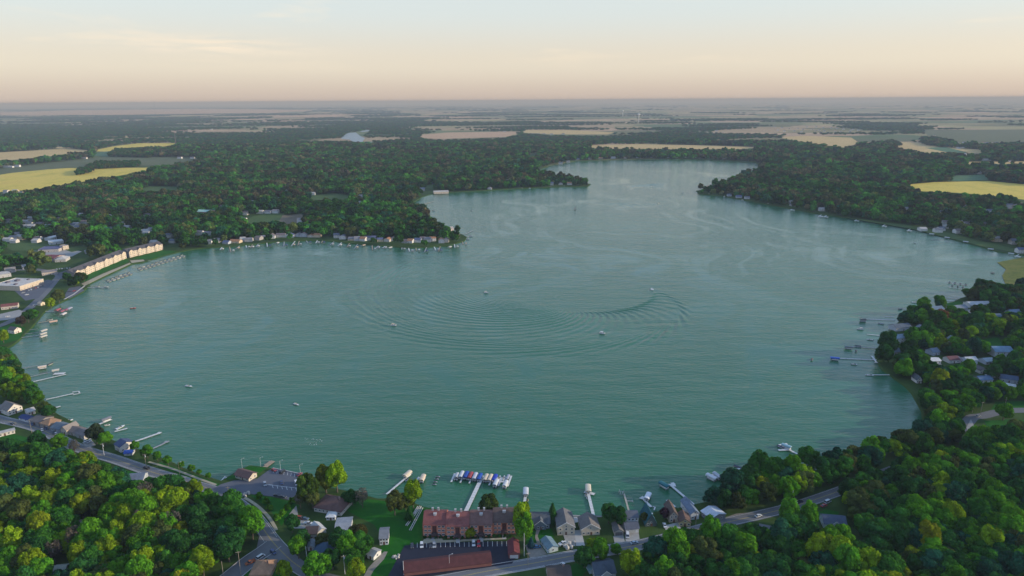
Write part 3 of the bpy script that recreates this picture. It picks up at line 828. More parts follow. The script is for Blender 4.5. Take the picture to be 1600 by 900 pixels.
# prototypes: (crown mesh, trunk mesh, crown radius, height)
PROTO = {'round': [], 'plume': [], 'willow': [], 'shrub': [], 'bare': [], 'spruce': []}
for i in range(5):
    R, Hh = 5.4 + 0.3 * i, 9.0 + 0.5 * (i % 3)
    PROTO['round'].append((crown_mesh("broad_crown", 100 + i, R, Hh, 7.6, 32 + i, 3500, 0.56, FOL_OBJ), trunk_mesh("broad_trunk", i, 9.5, 0.38, 3.6)))
for i in range(4):
    PROTO['plume'].append((crown_mesh("plumed_crown", 200 + i, 4.9 + .3 * i, 10.5, 8.2, 32, 3000, 0.51, FOL_OBJ, 'plume'), trunk_mesh("slim_trunk", 20 + i, 10.5, 0.3, 3.2)))
for i in range(2):
    PROTO['willow'].append((crown_mesh("willow_crown", 300 + i, 6.2, 11.5, 8.6, 36, 4600, 0.56, FOL_OBJ, 'willow'), trunk_mesh("willow_trunk", 30 + i, 11, 0.5, 4.2)))
for i in range(3):
    PROTO['shrub'].append((crown_mesh("shrub_crown", 400 + i, 1.9, 2.6, 1.5, 10, 700, 0.3, FOL_OBJ), trunk_mesh("shrub_stem", 40 + i, 1.6, 0.1, 0.8)))
for i in range(3):
    PROTO['bare'].append((crown_mesh("sparse_crown", 500 + i, 4.4, 8.5, 8.0, 22, 900, 0.4, FOL_OBJ, 'plume', core=False), trunk_mesh("bare_trunk", 50 + i, 12, 0.3, 3.8, bare=True)))
def spruce_mesh(seed):
    r = np.random.default_rng(seed); V = []; F = []; lv = []
    for i in range(900):
        z = r.uniform(0.04, 1) ** 1.15; a = r.uniform(0, 6.283); rr = (1 - z) * 2.3 * r.uniform(0.75, 1.05)
        p = np.array([math.cos(a) * rr, math.sin(a) * rr, 0.6 + z * 7.4]); o = np.array([math.cos(a), math.sin(a), -0.45]) * 0.55; s_ = np.array([-math.sin(a), math.cos(a), 0]) * 0.28
        b = len(V); V += [p - o * .6 - s_, p - o * .6 + s_, p + o]; F.append([b, b + 1, b + 2]); lv.append(r.uniform(0, 1))
    b = len(V); V += [np.array([math.cos(q * .785) * 1.9, math.sin(q * .785) * 1.9, 0.8]) for q in range(8)] + [np.array([0, 0, 7.6])]
    F += [[b + q, b + (q + 1) % 8, b + 8] for q in range(8)]; lv += [0.4] * 8
    me = bpy.data.meshes.new("spruce_crown"); me.from_pydata([tuple(v) for v in V], [], F); me.materials.append(FOL_OBJ)
    me.attributes.new('leafvar', 'FLOAT', 'FACE').data.foreach_set('value', lv)
    return me
PROTO['spruce'].append((spruce_mesh(5), trunk_mesh("spruce_trunk", 60, 5.0, 0.22, 0.4)))

TINT = {
    'deep': (0.022, 0.084, 0.018), 'mid': (0.034, 0.122, 0.016), 'fresh': (0.068, 0.195, 0.011), 'yellow': (0.155, 0.245, 0.009), 'gold': (0.185, 0.225, 0.010),
    'olive': (0.062, 0.084, 0.022), 'rust': (0.090, 0.080, 0.036), 'bluish': (0.018, 0.076, 0.040), 'grey': (0.12, 0.105, 0.085), 'brown': (0.060, 0.068, 0.028),
}
TREES = []          # every individual tree built so far: (x, y)
KEEP_OUT = []       # (x, y, radius) round buildings and other things
def tree(x, y, kind='round', tint='mid', s=1.0, name=None, label=None, group=None, sz=None, jit=0.18, z=LAND, seed=None):
    rr = random.Random(seed if seed is not None else int(x * 13.7 + y * 91.3))
    crown, trunk = PROTO[kind][rr.randrange(len(PROTO[kind]))]
    nm = name or {'round': 'broadleaf_tree', 'plume': 'broadleaf_tree', 'willow': 'willow_tree', 'shrub': 'shrub', 'bare': 'bare_tree', 'spruce': 'spruce_tree'}[kind]
    root = empty(nm, (x, y, z), rr.uniform(0, 6.28))
    root.scale = (s, s, s * (sz or rr.uniform(0.9, 1.12)))
    tag(root, label, 'shrub' if kind == 'shrub' else 'tree', group)
    c = link_mesh('crown', crown, root); t_ = link_mesh('trunk', trunk, root)
    b = TINT[tint] if isinstance(tint, str) else tint
    j = rr.uniform(1 - jit, 1 + jit); g = rr.uniform(-jit, jit) * 0.5
    c.color = (min(1, b[0] * j * (1 + g)), min(1, b[1] * j), min(1, b[2] * j * (1 - g)), 1)
    TREES.append((x, y))
    return root
# ------------------------------------------------------------------ builders: buildings
WHITE = (0.62, 0.60, 0.57); CREAM = (0.55, 0.46, 0.34); TRIMC = (0.70, 0.69, 0.66)
M_TRIM = mat(TRIMC, 0.6, name="white_trim"); M_GLASS = mat((0.035, 0.045, 0.06), 0.12, spec=0.6, var=0.3, name="window_glass")
M_DARK = mat((0.025, 0.022, 0.022), 0.8, name="dark_opening"); M_DOOR = mat((0.14, 0.07, 0.05), 0.6, name="painted_door")
_wm = {}
def win_mesh(w, h):
    k = (w, h)
    if k not in _wm:
        f = MB(); t = 0.13
        f.box(-w / 2, -w / 2 + t, -0.09, 0.0, 0, h); f.box(w / 2 - t, w / 2, -0.09, 0.0, 0, h)
        f.box(-w / 2 + t, w / 2 - t, -0.085, 0.0, 0, t); f.box(-w / 2 + t, w / 2 - t, -0.085, 0.0, h - t, h)
        if w > 1.5: f.box(-0.05, 0.05, -0.08, 0.0, t, h - t)
        p = MB(); p.box(-w / 2 + t, w / 2 - t, -0.03, 0.005, t, h - t)
        _wm[k] = (f.mesh('window_frame', M_TRIM), p.mesh('window_pane', M_GLASS))
    return _wm[k]
def add_window(parent, x, y, z, rz=0.0, w=1.3, h=1.3):
    f, p = win_mesh(w, h)
    o = link_mesh('window', f, parent, (x, y, z), rz)
    link_mesh('pane', p, o)
    return o
def gable_slabs(mb, w, d, h, rise, oh, axis, th=0.22, m=0, cx=0.0, cy=0.0):
    """two sloping slabs; axis 'x': ridge along the front"""
    a, b = (w / 2, d / 2) if axis == 'x' else (d / 2, w / 2)
    k = rise / b
    def T(u, v, z): return (cx + u, cy + v, z) if axis == 'x' else (cx + v, cy + u, z)
    for s in (-1, 1):
        e = b + oh
        q = [(-a - oh, s * e, h - k * oh), (a + oh, s * e, h - k * oh), (a + oh, 0, h + rise), (-a - oh, 0, h + rise)]
        vs = [T(u, v, z) for u, v, z in q] + [T(u, v, z + th) for u, v, z in q]
        fs = [(0, 1, 2, 3), (7, 6, 5, 4), (0, 4, 5, 1), (1, 5, 6, 2), (2, 6, 7, 3), (3, 7, 4, 0)]
        flip = (s > 0) != (axis == 'y')
        mb.add(vs, [f[::-1] for f in fs] if not flip else fs, m)
def hip_roof(mb, w, d, h, rise, oh, m=0):
    W, D_ = w / 2 + oh, d / 2 + oh
    r = max(0.2, W - D_) if W >= D_ else 0.0; q = max(0.2, D_ - W) if D_ > W else 0.0
    vs = [(-W, -D_, h), (W, -D_, h), (W, D_, h), (-W, D_, h)]
    lo = [(x, y, h - 0.2) for x, y, _ in vs]
    if W >= D_: top = [(-r, 0, h + rise), (r, 0, h + rise)]; fs = [(0, 1, 5, 4), (1, 2, 5), (2, 3, 4, 5), (3, 0, 4)]
    else: top = [(0, -q, h + rise), (0, q, h + rise)]; fs = [(0, 1, 4), (1, 2, 5, 4), (2, 3, 5), (3, 0, 4, 5)]
    o = len(vs) + len(top)
    fs += [(o, o + 1, 1, 0), (o + 1, o + 2, 2, 1), (o + 2, o + 3, 3, 2), (o + 3, o, 0, 3), (o + 3, o + 2, o + 1, o)]
    mb.add(vs + top + lo, fs, m)
def house(label, A, B, d, h, roof='x', rise=2.2, wc=CREAM, rc=(0.13, 0.12, 0.12), name='house', cat=None, storeys=None, nwin=3, side=2, door=True, garage=0, chimney=False,
          trim=False, group=None, front_gable=0, oh=0.45, front_clear=None, detail=2, z=LAND, skylight=False, keep=True):
    """front wall runs from photo point A (left) to B (right); depth d goes back from it"""
    a, b = G(*A, z), G(*B, z)
    dx = b - a; w = dx.length
    yaw = math.atan2(dx.y, dx.x)
    n = Vector((-math.sin(yaw), math.cos(yaw), 0))
    c = (a + b) / 2 + n * d / 2
    root = empty(name, (c.x, c.y, z), yaw)
    tag(root, label, cat or {'house': 'house', 'shed': 'shed', 'garage': 'garage'}.get(name, 'building'), group)
    mw = mat(wc, 0.8, var=0.08, scale=0.4, name="painted_wall"); mr = roof_mat(rc)
    wl = MB()
    wl.box(-w / 2, w / 2, -d / 2, d / 2, -0.4, h)
    if roof == 'x':
        wl.add([(-w / 2, -d / 2, h), (-w / 2, d / 2, h), (-w / 2, 0, h + rise), (w / 2, -d / 2, h), (w / 2, d / 2, h), (w / 2, 0, h + rise)], [(1, 0, 2), (3, 4, 5)])
    elif roof == 'y':
        wl.add([(-w / 2, -d / 2, h), (w / 2, -d / 2, h), (0, -d / 2, h + rise), (-w / 2, d / 2, h), (w / 2, d / 2, h), (0, d / 2, h + rise)], [(0, 1, 2), (4, 3, 5)])
    if front_gable:
        fg = front_gable; fr = fg * 0.42
        wl.add([(-fg / 2, -d / 2 - 1.2, -0.4), (fg / 2, -d / 2 - 1.2, -0.4), (fg / 2, -d / 2 - 1.2, h), (0, -d / 2 - 1.2, h + fr), (-fg / 2, -d / 2 - 1.2, h), (-fg / 2, -d / 2, -0.4), (fg / 2, -d / 2, -0.4), (fg / 2, -d / 2, h), (-fg / 2, -d / 2, h)],
               [(0, 1, 2, 3, 4), (1, 6, 7, 2), (5, 0, 4, 8)])
    wall = wl.build('wall', mw, root)
    rf = MB()
    if roof in 'xy': gable_slabs(rf, w, d, h, rise, oh, roof)
    elif roof == 'hip': hip_roof(rf, w, d, h + 0.2, rise, oh)
    else:
        rf.box(-w / 2 - .1, w / 2 + .1, -d / 2 - .1, d / 2 + .1, h, h + 0.25)
        for s in (-1, 1):
            rf.box(-w / 2 - .12, w / 2 + .12, s * (d / 2 - .05) - .2, s * (d / 2 - .05) + .2, h + 0.25, h + 0.8); rf.box(s * (w / 2 - .05) - .2, s * (w / 2 - .05) + .2, -d / 2 + .15, d / 2 - .15, h + .25, h + .79)
    if front_gable:
        # small cross roof over the projecting gable, running back into the main slope
        fg = front_gable; fr = fg * 0.42; L_ = 1.2 + min(d / 2, d / 2 * fr / max(0.1, rise)) + 0.3
        k = fr / (fg / 2)
        for s in (-1, 1):
            e = fg / 2 + oh
            q = [(s * e, -d / 2 - 1.2 - oh, h - k * oh), (0, -d / 2 - 1.2 - oh, h + fr), (0, -d / 2 - 1.2 + L_, h + fr), (s * e, -d / 2 - 1.2 + L_ * 0.55, h - k * oh)]
            vs = [(x, y, zz + 0.03) for x, y, zz in q] + [(x, y, zz + 0.25) for x, y, zz in q]
            rf.add(vs, [(0, 1, 2, 3), (7, 6, 5, 4), (0, 4, 5, 1), (1, 5, 6, 2), (2, 6, 7, 3), (3, 7, 4, 0)] if s > 0 else [(3, 2, 1, 0), (4, 5, 6, 7), (1, 5, 4, 0), (2, 6, 5, 1), (3, 7, 6, 2), (0, 4, 7, 3)])
    roof_o = rf.build('roof', mr, root)
    if chimney:
        cb = MB(); cb.box(-0.45, 0.45, -0.35, 0.35, 0, 2.0); cb.box(-0.55, 0.55, -0.45, 0.45, 2.0, 2.2)
        cb.build('chimney', mat((0.30, 0.2, 0.16), 0.9, name="chimney_brick"), roof_o, (w * 0.22, d * 0.12 if roof == 'x' else 0.6, h + rise * 0.6))
    if skylight:
        sb = MB(); sb.box(-0.6, 0.6, -0.5, 0.5, 0, 0.2); sb.build('skylight', mat((0.5, 0.55, 0.6), 0.2, name="skylight_glass"), roof_o, (w * 0.18, -d * 0.2, h + rise * 0.66))
    if trim and roof == 'y':
        tb = MB()
        for s in (-1, 1):
            a_, b_ = Vector((s * (w / 2 + oh), -d / 2 - oh - .03, h - oh * rise / (w / 2) - 0.05)), Vector((0, -d / 2 - oh - .03, h + rise - 0.05))
            tb.add([a_, b_, b_ + Vector((0, 0, .42)), a_ + Vector((0, 0, .42)), a_ + Vector((0, -.08, 0)), b_ + Vector((0, -.08, 0)), b_ + Vector((0, -.08, .42)), a_ + Vector((0, -.08, .42))],
                   [(4, 5, 6, 7), (0, 4, 7, 3), (3, 7, 6, 2), (0, 1, 5, 4), (1, 2, 6, 5)])
        tb.build('gable_trim', M_TRIM, root)
    if front_gable:
        tb = MB(); fg = front_gable; fr = fg * .42; k = fr / (fg / 2)
        for s in (-1, 1):
            a_, b_ = Vector((s * (fg / 2 + oh), -d / 2 - 1.2 - oh - .03, h - oh * k)), Vector((0, -d / 2 - 1.2 - oh - .03, h + fr))
            tb.add([a_, b_, b_ + Vector((0, 0, .4)), a_ + Vector((0, 0, .4)), a_ + Vector((0, -.08, 0)), b_ + Vector((0, -.08, 0)), b_ + Vector((0, -.08, .4)), a_ + Vector((0, -.08, .4))],
                   [(4, 5, 6, 7), (0, 4, 7, 3), (3, 7, 6, 2), (0, 1, 5, 4), (1, 2, 6, 5)])
        tb.build('gable_trim', M_TRIM, root)
    if detail:
        ns = storeys or max(1, int(h / 2.6))
        fy = -d / 2 - 0.01
        for s in range(ns):
            zz = 0.9 + s * (h - 0.4) / ns
            if garage and s == 0: continue
            for i in range(nwin):
                x = -w / 2 + w * (i + 0.5) / nwin
                if front_gable and abs(x) < front_gable / 2 + .3: add_window(root, x, fy - 1.2, zz)
                elif not (door and s == 0 and i == nwin // 2): add_window(root, x, fy, zz)
            if detail > 1:
                for i in range(side):
                    y = -d / 2 + d * (i + 0.5) / side
                    add_window(root, w / 2 + 0.01, y, zz, math.pi / 2); add_window(root, -w / 2 - 0.01, y, zz, -math.pi / 2)
        if roof == 'y' and rise > 2 and not garage: add_window(root, 0, fy, h + 0.1, 0, 1.1, 1.1)
        if door and not garage:
            db = MB(); db.box(-0.55, 0.55, -0.07, 0, 0, 2.15); db.box(0.3, 0.4, -0.12, -0.07, 1.0, 1.1)
            db.build('door', M_DOOR, root, (0 if nwin % 2 else 0.4, fy - (1.2 if front_gable else 0), 0))
        if garage:
            gw = min(garage, w - 1)
            db = MB()
            for i in range(4): db.box(-gw / 2, gw / 2, -0.06, 0, 0.02 + i * 0.58, 0.56 + i * 0.58)
            db.build('garage_door', mat((0.12, 0.12, 0.13) if garage > 4.9 else (0.5, 0.5, 0.48), 0.6, name="garage_door"), root, (0, fy, 0))
    if keep: KEEP_OUT.append((c.x, c.y, max(w, d) / 2 + 3.5, 9.0 if front_clear is None else front_clear))
    return root

# ---- the brick apartments at the water
def brick_apartments():
    p0, p1 = G(661, 840), G(806, 838.5)
    root = empty('apartment_building', ((p0 + p1) / 2), 0.0)
    root.location = ((p0.x + p1.x) / 2, p0.y, LAND)
    tag(root, 'long red brick apartment block of four stepped bays with dark red roofs by the dock', 'apartment building')
    Lw = (p1 - p0).length; w = Lw / 4
    brick = mat((0.50, 0.19, 0.115), 0.85, var=0.22, scale=0.9, name="red_brick")
    shade = mat((0.09, 0.035, 0.03), 0.9, name="stairwell_shade_paint"); can = mat((0.07, 0.045, 0.045), 0.7, name="brown_canopy")
    wallm = mat((0.45, 0.43, 0.42), 0.8, name="pale_render")
    rcs = [(0.19, 0.065, 0.06), (0.20, 0.072, 0.065), (0.155, 0.085, 0.074), (0.115, 0.078, 0.068)]
    offs = [0.6, -0.9, 0.3, 2.8]; d = 15.0; h = 8.3
    for i in range(4):
        cx = -Lw / 2 + w * (i + 0.5); fy = offs[i]
        g = 0.02 * i
        wb = MB(); hw = w / 2 - 0.01 * (i % 2)
        wb.box(cx - hw, cx + hw, fy, fy + d, -0.4, h)
        for s in (-1, 1): wb.add([(cx + s * hw, fy, h), (cx + s * hw, fy + d, h), (cx + s * hw, fy + d / 2, h + 4.0)], [(1, 0, 2) if s < 0 else (0, 1, 2)])
        wb.build('wall', brick, root)
        rb = MB(); gable_slabs(rb, w - 0.12, d, h + 0.05, 4.0 + g, 0.5 if False else 0.04, 'x', 0.25, cx=cx, cy=fy + d / 2)
        # eaves board in front
        rb.box(cx - w / 2 + .06, cx + w / 2 - .06, fy - 0.7, fy - 0.0, h - 0.22, h + 0.06)
        r = rb.build('roof', roof_mat(rcs[i]), root)
        for s in (-1, 1):
            c = MB(); c.box(-0.5, 0.5, -0.5, 0.5, -1.0, 1.9); c.box(-0.6, 0.6, -0.6, 0.6, 1.9, 2.1)
            c.build('chimney', wallm, r, (cx + s * 1.7, fy + d / 2 + 1.2, h + 3.6))
        v = MB(); v.box(-1.0, 1.0, -0.7, 0.7, -0.6, 0.9); v.box(-0.3, 0.3, -1.0, -0.7, -0.4, 0.6)
        v.build('roof_vent', wallm, r, (cx, fy + d / 2 - 1.9, h + 3.2))
        sb = MB(); sb.box(cx - 1.25, cx + 1.25, fy - 0.06, fy + 0.02, 2.9, 7.4); sb.build('stair_shade_panel', shade, root)  # flat panel on an unbroken wall, stairwell shade painted as its dark colour
        # arched entry canopy
        cb = MB(); n = 8
        prof = [(2.0 * math.cos(math.pi * k / n), 2.1 + 1.5 * math.sin(math.pi * k / n)) for k in range(n + 1)]
        vs = [(cx + x, fy - 2.4, z) for x, z in prof] + [(cx + x, fy - 0.02, z) for x, z in prof]
        cb.add(vs, [[k, n + 1 + k, n + 2 + k, k + 1] for k in range(n)] + [list(range(n + 1))])
        cb.box(cx - 2.0, cx - 1.8, fy - 2.39, fy - 2.2, 0, 2.1); cb.box(cx + 1.8, cx + 2.0, fy - 2.39, fy - 2.2, 0, 2.1)
        cb.build('entry_canopy', can, root)
        for row in range(3):
            for x in ((-5.2, -2.9, 2.9, 5.2) if i != 0 or True else ()):
                add_window(root, cx + x, fy - 0.01, 0.9 + row * 2.65, 0, 1.7, 1.45)
        if i == 3:
            for row in range(3):
                add_window(root, cx + w / 2 + 0.01, fy + 4, 0.9 + row * 2.65, math.pi / 2); add_window(root, cx + w / 2 + 0.01, fy + 10, 0.9 + row * 2.65, math.pi / 2)
    KEEP_OUT.append((root.location.x, root.location.y + 7, 32, 26))
brick_apartments()
def lake_apartments(label, A, B, depth, nb, h=9.5):
    """three storey block by the water: cream front of gabled bays, dark roofs"""
    a, b = G(*A), G(*B); dx = b - a; w = dx.length; yaw = math.atan2(dx.y, dx.x)
    root = empty('apartment_building', (a + b) / 2, yaw)
    tag(root, label, 'apartment building')
    cream = mat((0.60, 0.49, 0.37), 0.8, var=0.06, scale=0.3, name="cream_siding"); dark = roof_mat((0.085, 0.08, 0.085)); gr = mat((0.2, 0.19, 0.2), 0.85, name="grey_siding")
    mb = MB(); mb.box(-w / 2, w / 2, 0, depth, -0.4, h)
    for s in (-1, 1): mb.add([(s * w / 2, 0, h), (s * w / 2, depth, h), (s * w / 2, depth / 2, h + 4.5)], [(1, 0, 2) if s < 0 else (0, 1, 2)])
    mb.build('wall', gr, root)
    rb = MB(); gable_slabs(rb, w, depth, h, 4.5, 0.5, 'x', 0.3, cy=depth / 2)
    r = rb.build('roof', dark, root)
    bw = w / nb
    for i in range(nb):
        cx = -w / 2 + bw * (i + 0.5); p = 1.6 if i % 2 == 0 else 0.5; hw = bw / 2 - 0.03 - 0.25 * (i % 2)
        vb = MB(); vb.box(cx - hw, cx + hw, -p, 0.3, -0.4, h + 0.3)
        if i % 2 == 0: vb.add([(cx - hw, -p, h + .3), (cx + hw, -p, h + .3), (cx, -p, h + 3.2)], [(0, 1, 2)])
        bay = vb.build('bay', cream, root)
        if i % 2 == 0:
            q = MB()
            for s in (-1, 1):
                e = [(cx + s * (hw + .3), -p - .3, h + 0.1), (cx, -p - .3, h + 3.3), (cx, depth * 0.36, h + 3.3), (cx + s * (hw + .3), 1.0, h + .1)]
                vs = e + [(x, y, z + .25) for x, y, z in e]
                q.add(vs, [(0, 1, 2, 3), (7, 6, 5, 4), (0, 4, 5, 1), (1, 5, 6, 2), (2, 6, 7, 3), (3, 7, 4, 0)] if s > 0 else [(3, 2, 1, 0), (4, 5, 6, 7), (1, 5, 4, 0), (2, 6, 5, 1), (3, 7, 6, 2), (0, 4, 7, 3)])
            q.build('gable_roof', dark, bay)
        for row in range(3):
            for x in (-0.27, 0.27): 
                f, pn = win_mesh(1.6, 1.5)
                o = link_mesh('window', f, root, (cx + x * bw, -p - 0.01, 1.0 + row * 3.05)); link_mesh('pane', pn, o)
    KEEP_OUT.append((((a + b) / 2).x - 8, ((a + b) / 2).y + 10, w / 2 + 6, 30))
lake_apartments('long cream three storey apartment block with gabled bays, nearest the town car park', (117.5, 436.5), (196.5, 403.5), 17, 11)
lake_apartments('shorter cream three storey apartment block with gabled bays beside the lawn point', (202, 402.5), (255, 390), 17, 8)

# ---- houses of the near shore
H = house
H('grey blue lake house with white trimmed front gable, next to the brick apartments', (830, 826), (859, 826), 11, 3.6, 'x', 4.2, (0.13, 0.17, 0.215), (0.10, 0.11, 0.125), front_gable=6.5, nwin=4)
H('tall cream house with long grey roof, left of the concrete drive to the water', (871, 836.5), (898, 835.5), 15, 5.4, 'y', 3.1, CREAM, (0.135, 0.13, 0.13), trim=True, storeys=2)
H('cream gabled lake house right of the concrete drive, three small windows in front', (908.5, 837), (937, 835.5), 12, 4.3, 'y', 3.3, (0.52, 0.45, 0.36), (0.15, 0.135, 0.125), trim=True, nwin=4)
H('pale grey blue shed with low roof standing by the lake road', (856, 865), (872, 860.5), 9.5, 2.8, 'y', 1.5, (0.42, 0.49, 0.50), (0.14, 0.21, 0.245), name='shed', nwin=1, side=2, door=False)
H('small beige single garage with dark door above a concrete drive', (960, 837), (974, 836.5), 8, 2.8, 'y', 1.7, (0.44, 0.40, 0.34), (0.12, 0.115, 0.11), name='garage', garage=4.95, nwin=1, side=1)
H('white low garage wing with slate roof facing the road', (977.5, 834), (998, 832.5), 6.5, 3.2, 'x', 1.9, (0.60, 0.61, 0.63), (0.10, 0.11, 0.14), name='garage', garage=4.2, nwin=1)
H('white two storey house with slate roof behind the white garage wing', (980, 821), (997, 820), 7, 5.4, 'x', 1.8, (0.60, 0.61, 0.63), (0.10, 0.11, 0.14), nwin=3)
H('steep teal roofed cottage with a skylight by the water', (1008, 823), (1026, 822), 12, 2.0, 'y', 6.6, (0.10, 0.13, 0.13), (0.018, 0.095, 0.115), nwin=2, side=1, skylight=True)
H('tan two storey house with brown gable roof near the teal cottage', (1045.5, 816.5), (1058.5, 816), 12, 5.0, 'y', 3.0, (0.43, 0.35, 0.27), (0.115, 0.08, 0.066), storeys=2, nwin=2)
H('low yellow walled house with brown roof beside a pale parking pad', (1061, 822.5), (1079, 823), 9, 3.0, 'y', 2.4, (0.52, 0.43, 0.23), (0.12, 0.075, 0.062), nwin=3)
H('narrow pale house with slate blue roof between brown roofs and metal roof', (1079, 812.5), (1092, 811), 15, 4.2, 'y', 2.2, (0.55, 0.57, 0.6), (0.14, 0.18, 0.24), nwin=2)
H('boathouse with broad pale metal roof set at an angle to the shore', (1095, 806), (1110, 818), 11.5, 3.4, 'x', 1.7, (0.20, 0.21, 0.22), (0.44, 0.47, 0.52), nwin=2, trim=False)
H('dark brown roofed house on the near side of the lake road', (857, 913), (893, 911), 11, 3.0, 'x', 2.6, (0.42, 0.36, 0.3), (0.075, 0.06, 0.055), chimney=True)
H('dark slate roofed house with white front gable on near side of road', (930, 907), (962, 903), 12, 3.4, 'x', 3.2, (0.34, 0.37, 0.37), (0.062, 0.08, 0.105), front_gable=6)
H('small teal roofed shed under trees beside the slate roofed house', (921, 897), (932, 895), 6, 2.4, 'y', 1.4, (0.3, 0.38, 0.4), (0.14, 0.26, 0.29), name='shed', nwin=1, side=1)
H('large brown hip roofed house on the lawn behind the willows', (491, 799), (533, 806.5), 15, 2.8, 'hip', 4.4, (0.55, 0.50, 0.44), (0.125, 0.07, 0.062), nwin=7, chimney=True)
H('white roofed garden pavilion beside the brown hip roofed house', (510, 813), (524, 813), 5.5, 2.2, 'hip', 1.5, (0.58, 0.58, 0.57), (0.55, 0.55, 0.54), name='pavilion', nwin=3, side=1)
H('pale walled house with dark brown roof beside the gravel yard', (478, 844), (496, 843), 7.5, 4.2, 'x', 2.2, (0.46, 0.41, 0.35), (0.075, 0.055, 0.055), nwin=3)
H('pale roofed wing standing against the dark brown roofed house', (497, 840), (510, 834), 9, 3.4, 'y', 1.8, (0.5, 0.48, 0.43), (0.42, 0.42, 0.42), nwin=2)
H('wide low building with grey weathered roof among trees', (523, 844), (547, 842), 17, 3.4, 'x', 1.8, (0.48, 0.48, 0.47), (0.25, 0.265, 0.29), nwin=4)
H('blue hip roofed bungalow among trees above the junction', (490, 868), (516, 872), 9, 3.0, 'hip', 2.4, (0.52, 0.51, 0.46), (0.045, 0.085, 0.135), nwin=4)
H('small grey shed beside the blue hip roofed bungalow', (481, 861), (491, 860), 6, 2.4, 'y', 1.2, (0.36, 0.38, 0.4), (0.2, 0.23, 0.26), name='shed', nwin=1, side=1)
H('white house with grey roof standing alone on the lawn', (593.5, 852), (607, 851), 10.5, 4.4, 'x', 2.0, (0.64, 0.64, 0.64), (0.17, 0.18, 0.2), nwin=3, storeys=2)
H('small white shed at the head of the gravel drive', (574, 872), (584, 876), 6.5, 2.6, 'x', 1.4, (0.64, 0.62, 0.58), (0.3, 0.3, 0.3), name='shed', nwin=1, side=1)
H('tan roofed house in the corner of the road junction', (391, 906), (423, 905), 12, 3.0, 'hip', 3.4, (0.36, 0.24, 0.17), (0.33, 0.19, 0.115), nwin=4, chimney=True)
H('cream lakeside pavilion with brown roof on the car park corner', (368, 747), (389, 753), 7.5, 3.0, 'x', 2.0, (0.56, 0.48, 0.38), (0.125, 0.075, 0.07), name='pavilion', nwin=4, oh=0.8)
H('long dark red roofed garage row along the lake road', (632, 901), (768, 884.5), 10.0, 2.6, 'x', 2.5, (0.2, 0.08, 0.065), (0.088, 0.030, 0.030), name='garage', garage=0, nwin=0, door=False, side=1, front_clear=4)
H('short dark red gabled garage beside the black car park', (795, 873), (811.5, 872.5), 12, 3.0, 'y', 2.1, (0.2, 0.08, 0.07), (0.125, 0.033, 0.036), name='garage', garage=4.6, nwin=1)
H('slate roofed house half hidden in the wood above the road bend', (198, 757), (224, 755), 9, 3.0, 'x', 2.0, (0.4, 0.42, 0.44), (0.14, 0.17, 0.225), nwin=3, front_clear=16)
H('house with a tan roof deep in the west wood', (118, 834), (142, 831), 10, 3.0, 'x', 2.2, (0.35, 0.3, 0.26), (0.22, 0.185, 0.16), nwin=3, front_clear=16)
H('pale roof showing low in the west wood', (80, 905), (101, 903), 8, 3.0, 'x', 2.0, (0.4, 0.4, 0.36), (0.38, 0.38, 0.33), nwin=2, front_clear=12)
H('blue grey house with white gables in the wood below the road', (1287, 826), (1322, 829), 10, 3.6, 'x', 2.8, (0.45, 0.5, 0.55), (0.07, 0.09, 0.135), front_gable=6, nwin=4, front_clear=16)
# ---- west shore road
H('big white gabled house on the west shore road', (13.5, 650), (36, 642), 13, 4.6, 'y', 4.0, (0.64, 0.58, 0.50), (0.2, 0.175, 0.16), storeys=2, nwin=4)
H('grey roofed house cut by the picture edge next to the white gabled house', (-9, 648), (10, 644), 10, 3.6, 'x', 2.2, (0.45, 0.47, 0.5), (0.2, 0.2, 0.21))
H('little white boathouse between trees and the white gabled house', (44, 649.5), (56, 646), 8, 3.0, 'x', 1.6, (0.62, 0.58, 0.52), (0.42, 0.40, 0.38), nwin=2, name='shed')
H('low white walled garage with a deep blue roof by the west road', (30, 656.5), (44, 660.5), 6, 2.5, 'x', 1.2, (0.62, 0.62, 0.62), (0.03, 0.05, 0.15), name='garage', nwin=2, door=False)
H('grey brown roofed cottage, first of the row between road and lake', (48, 662), (61, 666), 12, 3.0, 'x', 2.0, (0.3, 0.27, 0.25), (0.145, 0.125, 0.12))
H('cottage with orange tan roof in the row between road and lake', (63, 667), (77, 671), 10, 3.4, 'hip', 2.4, (0.36, 0.28, 0.22), (0.33, 0.19, 0.11))
H('slate blue roofed cottage in the row between road and lake', (80, 673), (94, 677), 10, 3.0, 'x', 2.2, (0.36, 0.38, 0.4), (0.115, 0.145, 0.175))
H('narrow cottage with tall cream gable facing the road', (96, 677.5), (105, 680), 10, 4.2, 'y', 2.4, (0.58, 0.48, 0.36), (0.26, 0.22, 0.19), nwin=2)
H('brown roofed cottage right of the cream gable', (107, 679), (118, 682), 9, 3.0, 'x', 2.0, (0.5, 0.44, 0.37), (0.15, 0.125, 0.115), nwin=2)
H('dark roofed cottage with outside stairs, last of the row by the lake', (119, 683), (132, 687.5), 9, 3.2, 'x', 2.0, (0.46, 0.43, 0.4), (0.12, 0.12, 0.13), nwin=3)
H('white house with a navy roof at the shore end of a pier', (180, 702.5), (189, 707.5), 10, 4.6, 'x', 2.2, (0.64, 0.58, 0.52), (0.055, 0.075, 0.14), nwin=2, side=3)
H('low shed under a bright blue roof beside the navy roofed house', (194, 712.5), (207, 711.5), 5.5, 2.0, 'x', 1.0, (0.45, 0.45, 0.45), (0.03, 0.085, 0.34), name='shed', nwin=1, side=1, door=False)
